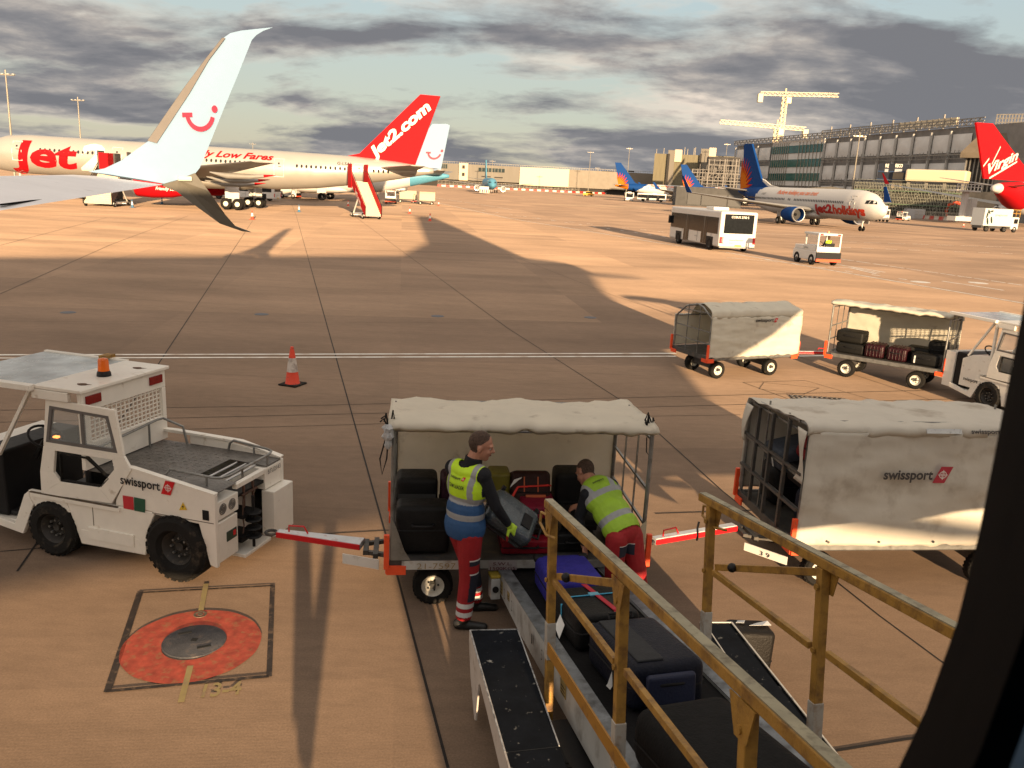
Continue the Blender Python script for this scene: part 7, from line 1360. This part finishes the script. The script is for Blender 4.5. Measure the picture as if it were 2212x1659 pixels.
# rooftop steelwork
RFf = TF; b = MB(); ra, rb2 = TF.py(zB(510, 250), 14), TF.py(zB(1175, 170), 14); rc = TF.py(zB(1650, 190), 14)
rs = thing('roof_steelwork', 'half-built rooftop storey of steel posts above the unfinished terminal', 'steel frame', TF.o, math.degrees(TF.a)); b.b2((ra.x, 15, Ztop), (rb2.x, 30, Ztop+1.6))
b.build('deck_edge', mat('site_dark', (.045, .042, .04), .8), rs); b = MB()
for i in range(13): x_ = lin(ra.x, rc.x, i/12); zt_ = Ztop+6.4 if i % 2 else Ztop+5.0; b.bar((x_, 14, Ztop), (x_, 14, zt_), .45)
for z_ in (2.6, 3.8, 5.0): b.bar((ra.x, 14, Ztop+z_), (rb2.x, 14, Ztop+z_), .35)
for i in range(40): x_ = lin(ra.x, rb2.x, i/40); b.bar((x_, 14, Ztop+3.8), (x_, 14, Ztop+5), .15)
b.build('posts', stl, rs); b = MB(); b.b2((rb2.x, 13.5, Ztop+2.6), (rc.x, 14.2, Ztop+5.0)); sp_ = b.build('cream_parapet', crl, rs); b = MB()
for i in range(10): x_ = lin(rb2.x, rc.x, i/10); b.b2((x_, 13.3, Ztop+2.0), (x_+.4, 13.5, Ztop+5.1))
b.build('bracket', pale, rs)
# things standing before the terminal
def slab(name, label, cat, f, a_, c_, m_, d=8, zb=0.0, y=0.0, bev=0): t = thingf(name, label, cat, f); b = MB(); p, q = f.py(a_, y), f.py(c_, y); b.b2((min(p.x, q.x), y, zb if zb is not None else min(p.z, q.z)), (max(p.x, q.x), y+d, max(p.z, q.z))); b.build('wall', m_, t, bevel=bev); return t, p, q
RB = Fr(110, 262, -30); nvy = mat('navy_cabin', (.012, .016, .028), .5, var=.3, vs_=.5)
rc_, p, q = slab('cabin_tower', 'dark navy stack of site cabins with white lettering at its top', 'site cabins', RB, z4(38, 708), z4(352, 1100), nvy, 6)
b = MB(); p1_, q1_ = RB.py(z4(225, 820), -.1), RB.py(z4(322, 1075), -.1); b.b2((p1_.x, -.1, q1_.z), (q1_.x, .2, p1_.z)); b.build('end_wall', mat('cabin_tan', (.26, .20, .13), .6), rc_)
for yy_2 in (812, 915): b = MB(); w_ = RB.py(z4(100, yy_2), -.15); b.b2((p.x, -.2, w_.z-.12), (q.x, .1, w_.z+.12)); b.build('floor_line', mat('line_blue', (.02, .05, .12), .5), rc_)
for xx_2, tx in ((248, 'RECO'), (118, 'RE')): w_ = RB.py(z4(xx_2, 757), -.2); w2 = RB.py(z4(345 if tx == 'RECO' else 165, 757), -.2); letters('lettering', tx, lwhite, rc_, plane_fn((w_.x, -.2, w_.z), (1, 0, 0), (0, 0, 1), (0, -1, 0)), height=1.0, width=w2.x-w_.x, bold=.04); b = MB(); b.b2((w_.x, -.25, w_.z-1.4), (w2.x, -.2, w_.z-.5)); b.build('small_print', mat('print_grey', (.4, .42, .45), .5), rc_)
CBx = Fr(118, 250, -38)
cbx, p, q = slab('walkway_box', 'big cream clad box on legs, left of the red fin', 'link building', CBx, z4(390, 780), z4(1165, 965), crl, 6, None, bev=.5)
b = MB(); [b.bar((lin(p.x, q.x, t_), 2, 0), (lin(p.x, q.x, t_), 2, q.z), .8) for t_ in (.05, .35, .65, .95)]; b.build('legs', stl, cbx)
sc_t = thing('scaffolding', 'green and grey scaffolding round the foot of the terminal, left of the red fin', 'scaffolding', CBx.o, -38); b = MB(); p, q = CBx.py(z4(-20, 1075), -3), CBx.py(z4(1160, 985), -3)
for i in range(34): x_ = lin(p.x-6, q.x, i/33); b.bar((x_, -3, 0), (x_, -3, 9.5), .12); b.bar((x_, -1.2, 0), (x_, -1.2, 9.5), .12); b.bar((x_, -3, (i % 4)*2+.4), (x_+2.2, -3, (i % 4)*2+2.4), .10)
for k in range(5): b.bar((p.x-6, -3, 1.9*k+1.6), (q.x, -3, 1.9*k+1.6), .12); b.bar((p.x-6, -3, 1.9*k+2.6), (q.x, -3, 1.9*k+2.6), .08)
b.build('tubes', mat('tube_grey', (.30, .30, .24), .5, .3), sc_t); b = MB(); [b.b2((p.x-6, -3.1, z_), (q.x, -1.1, z_+.2)) for z_ in (3.3, 7.1)]; b.build('boards', mat('board_green', (.10, .16, .09), .7, var=.3, vs_=.4), sc_t)
bk = thing('site_basement', 'dark ground floor openings behind the scaffolding', 'building', CBx.o, -38); b = MB(); b.b2((p.x-8, 1, 0), (q.x+40, 10, 8.0)); b.build('wall', mat('site_dark', (.045, .042, .04), .8), bk)
# ribbed terminal behind the red fin
VFf = Fr(134, 248, -42)
vt = thingf('rear_terminal', 'ribbed dark terminal wing and rooftop scaffold right of the red fin', 'terminal building', VFf); b = MB(); p, q = VFf.py(z4(1180, 640), 0), VFf.py(z4(2100, 640), 0); b.b2((p.x, 0, 0), (q.x+60, 20, p.z)); b.build('wall', mat('rib_dark', (.025, .022, .02), .7), vt)
b = MB(); [b.b2((lin(p.x, q.x, i/16), -.4, 0), (lin(p.x, q.x, i/16)+.35, 0, p.z)) for i in range(17)]; b.build('rib', stl, vt); b = MB(); b.prism([(p.x-1, -3, p.z), (p.x-1, -3, p.z+1.5), (p.x+3, -1, p.z+7), (q.x+60, -1, p.z+7), (q.x+60, -3, p.z)], (0, 22, 0)); b.build('roof', mat('roof_brown', (.15, .12, .085), .7, var=.2, vs_=.4), vt)
zt9 = VFf.py(z4(1700, 62), 4).z
b = MB(); p2_, q2_ = VFf.py(z4(1550, 260), 4), VFf.py(z4(2000, 260), 4)
for i in range(12): x_ = lin(p2_.x, q2_.x, i/11); b.bar((x_, 4, p.z+6), (x_, 4, zt9), .3)
for z_ in (.25, .45, .65, .82, .98): b.bar((p2_.x, 4, lin(p.z+6, zt9, z_)), (q2_.x, 4, lin(p.z+6, zt9, z_)), .25)
b.build('roof_scaffold', stl, vt)
# low buildings near the taxiing plane
LBf = Fr(66, 240, -6)
lb_, p, q = slab('low_building', 'low dark building with grey panel front behind the row of buses', 'building', LBf, (1462, 402), (1600, 446), mat('low_grey', (.03, .03, .03), .6, var=.2, vs_=.3), 12)
for i in range(4): b = MB(); x_ = lin(p.x, q.x, .18+i*.2); b.b2((x_, -.2, .5), (x_+4.0, 0, 3.6)); b.build('shutter', mat('shutter_grey', (.055, .055, .055), .6), lb_)
HBf = Fr(92, 215, -25)
hb_ = thingf('hangar', 'low hangar with a cream gable roof above the taxiing fuselage', 'building', HBf); p, q, r_ = HBf.py((1700, 409), 0), HBf.py((1885, 418), 0), HBf.py((1795, 403), 0); b = MB(); b.prism([(p.x, 0, 0), (q.x, 0, 0), (q.x, 0, q.z), (r_.x, 0, r_.z), (p.x, 0, p.z)], (0, 15, 0)); b.build('wall', mat('hangar_dark', (.06, .055, .05), .7), hb_); b = MB(); b.prism([(p.x, -.3, p.z), (r_.x, -.3, r_.z), (q.x, -.3, q.z), (q.x, -.3, q.z-1.4), (r_.x, -.3, r_.z-1.3), (p.x, -.3, p.z-.2)], (0, 15, 0)); b.build('roof', crl, hb_)
# containers, excavators, lift
CNf = Fr(104, 222, -12)
slab('site_container', 'grey white site container left of the barriers', 'container', CNf, z4(400, 1298), z4(630, 1405), mat('container_white', (.42, .42, .42), .6), 3)
def excavator(label, p_, deg, s_=1.0):
    t = thing('excavator', label, 'excavator', p_, deg, 'orange excavators'); b = MB(); b.b2((-1.6*s_, -1.2*s_, .9), (1.6*s_, 1.2*s_, 2.3)); b.build('body', orange, t, bevel=.15); b = MB(); b.b2((.5, .2, 2.3), (1.6, 1.2, 3.3)); b.build('cab', mat('cab_dark', (.05, .05, .05), .4), t); b = MB(); b.b2((-2, -1.4, .0), (2, -.8, .9)); b.b2((-2, .8, .0), (2, 1.4, .9)); b.build('tracks', rubber, t, bevel=.3)
    b = MB(); b.tube([(1.4, 0, 1.8), (2.6, 0, 4.2), (5.0, 0, 4.7), (7.2, 0, 4.0)], [.45, .50, .45, .35], 8); bo_ = b.build('boom', orange, t); b = MB(); b.tube([(7.2, 0, 4.2), (7.8, 0, 2.4), (7.4, 0, .8)], [.35, .4, .3], 8); b.build('arm', orange, bo_); return t
q = G(2080, 476); excavator('orange excavator behind the near barriers beside the catering truck', V((q.x+8, q.y+12, 0)), 190); q = G(1990, 466); excavator('orange excavator with raised boom behind the site container', V((q.x+3, q.y+14, 0)), 175)
q = AY(2090, 395, 190); t = thing('deicing_lift', 'white aerial lift with railed basket behind the wing of the red-finned airliner', 'aerial lift', (q.x, q.y, 0), 20); b = MB(); b.b2((-3, -1.2, .6), (3, 1.2, 1.6)); b.build('chassis', jwhite, t); b = MB(); b.tube([(0, 0, 1.6), (0, 0, 7)], .7, 8); b.b2((1.5, -.8, 1.6), (3, .8, 5.5)); b.build('mast', jwhite, t); b = MB(); b.b2((-4, -1.2, 7.0), (3, 1.2, 7.3))
for x_ in range(-4, 4): b.bar((x_, -1.2, 7.3), (x_, -1.2, 8.6), .1)
b.bar((-4, -1.2, 8.6), (3, -1.2, 8.6), .12); b.bar((-4, -1.2, 8.0), (3, -1.2, 8.0), .1); b.build('basket', jwhite, t)
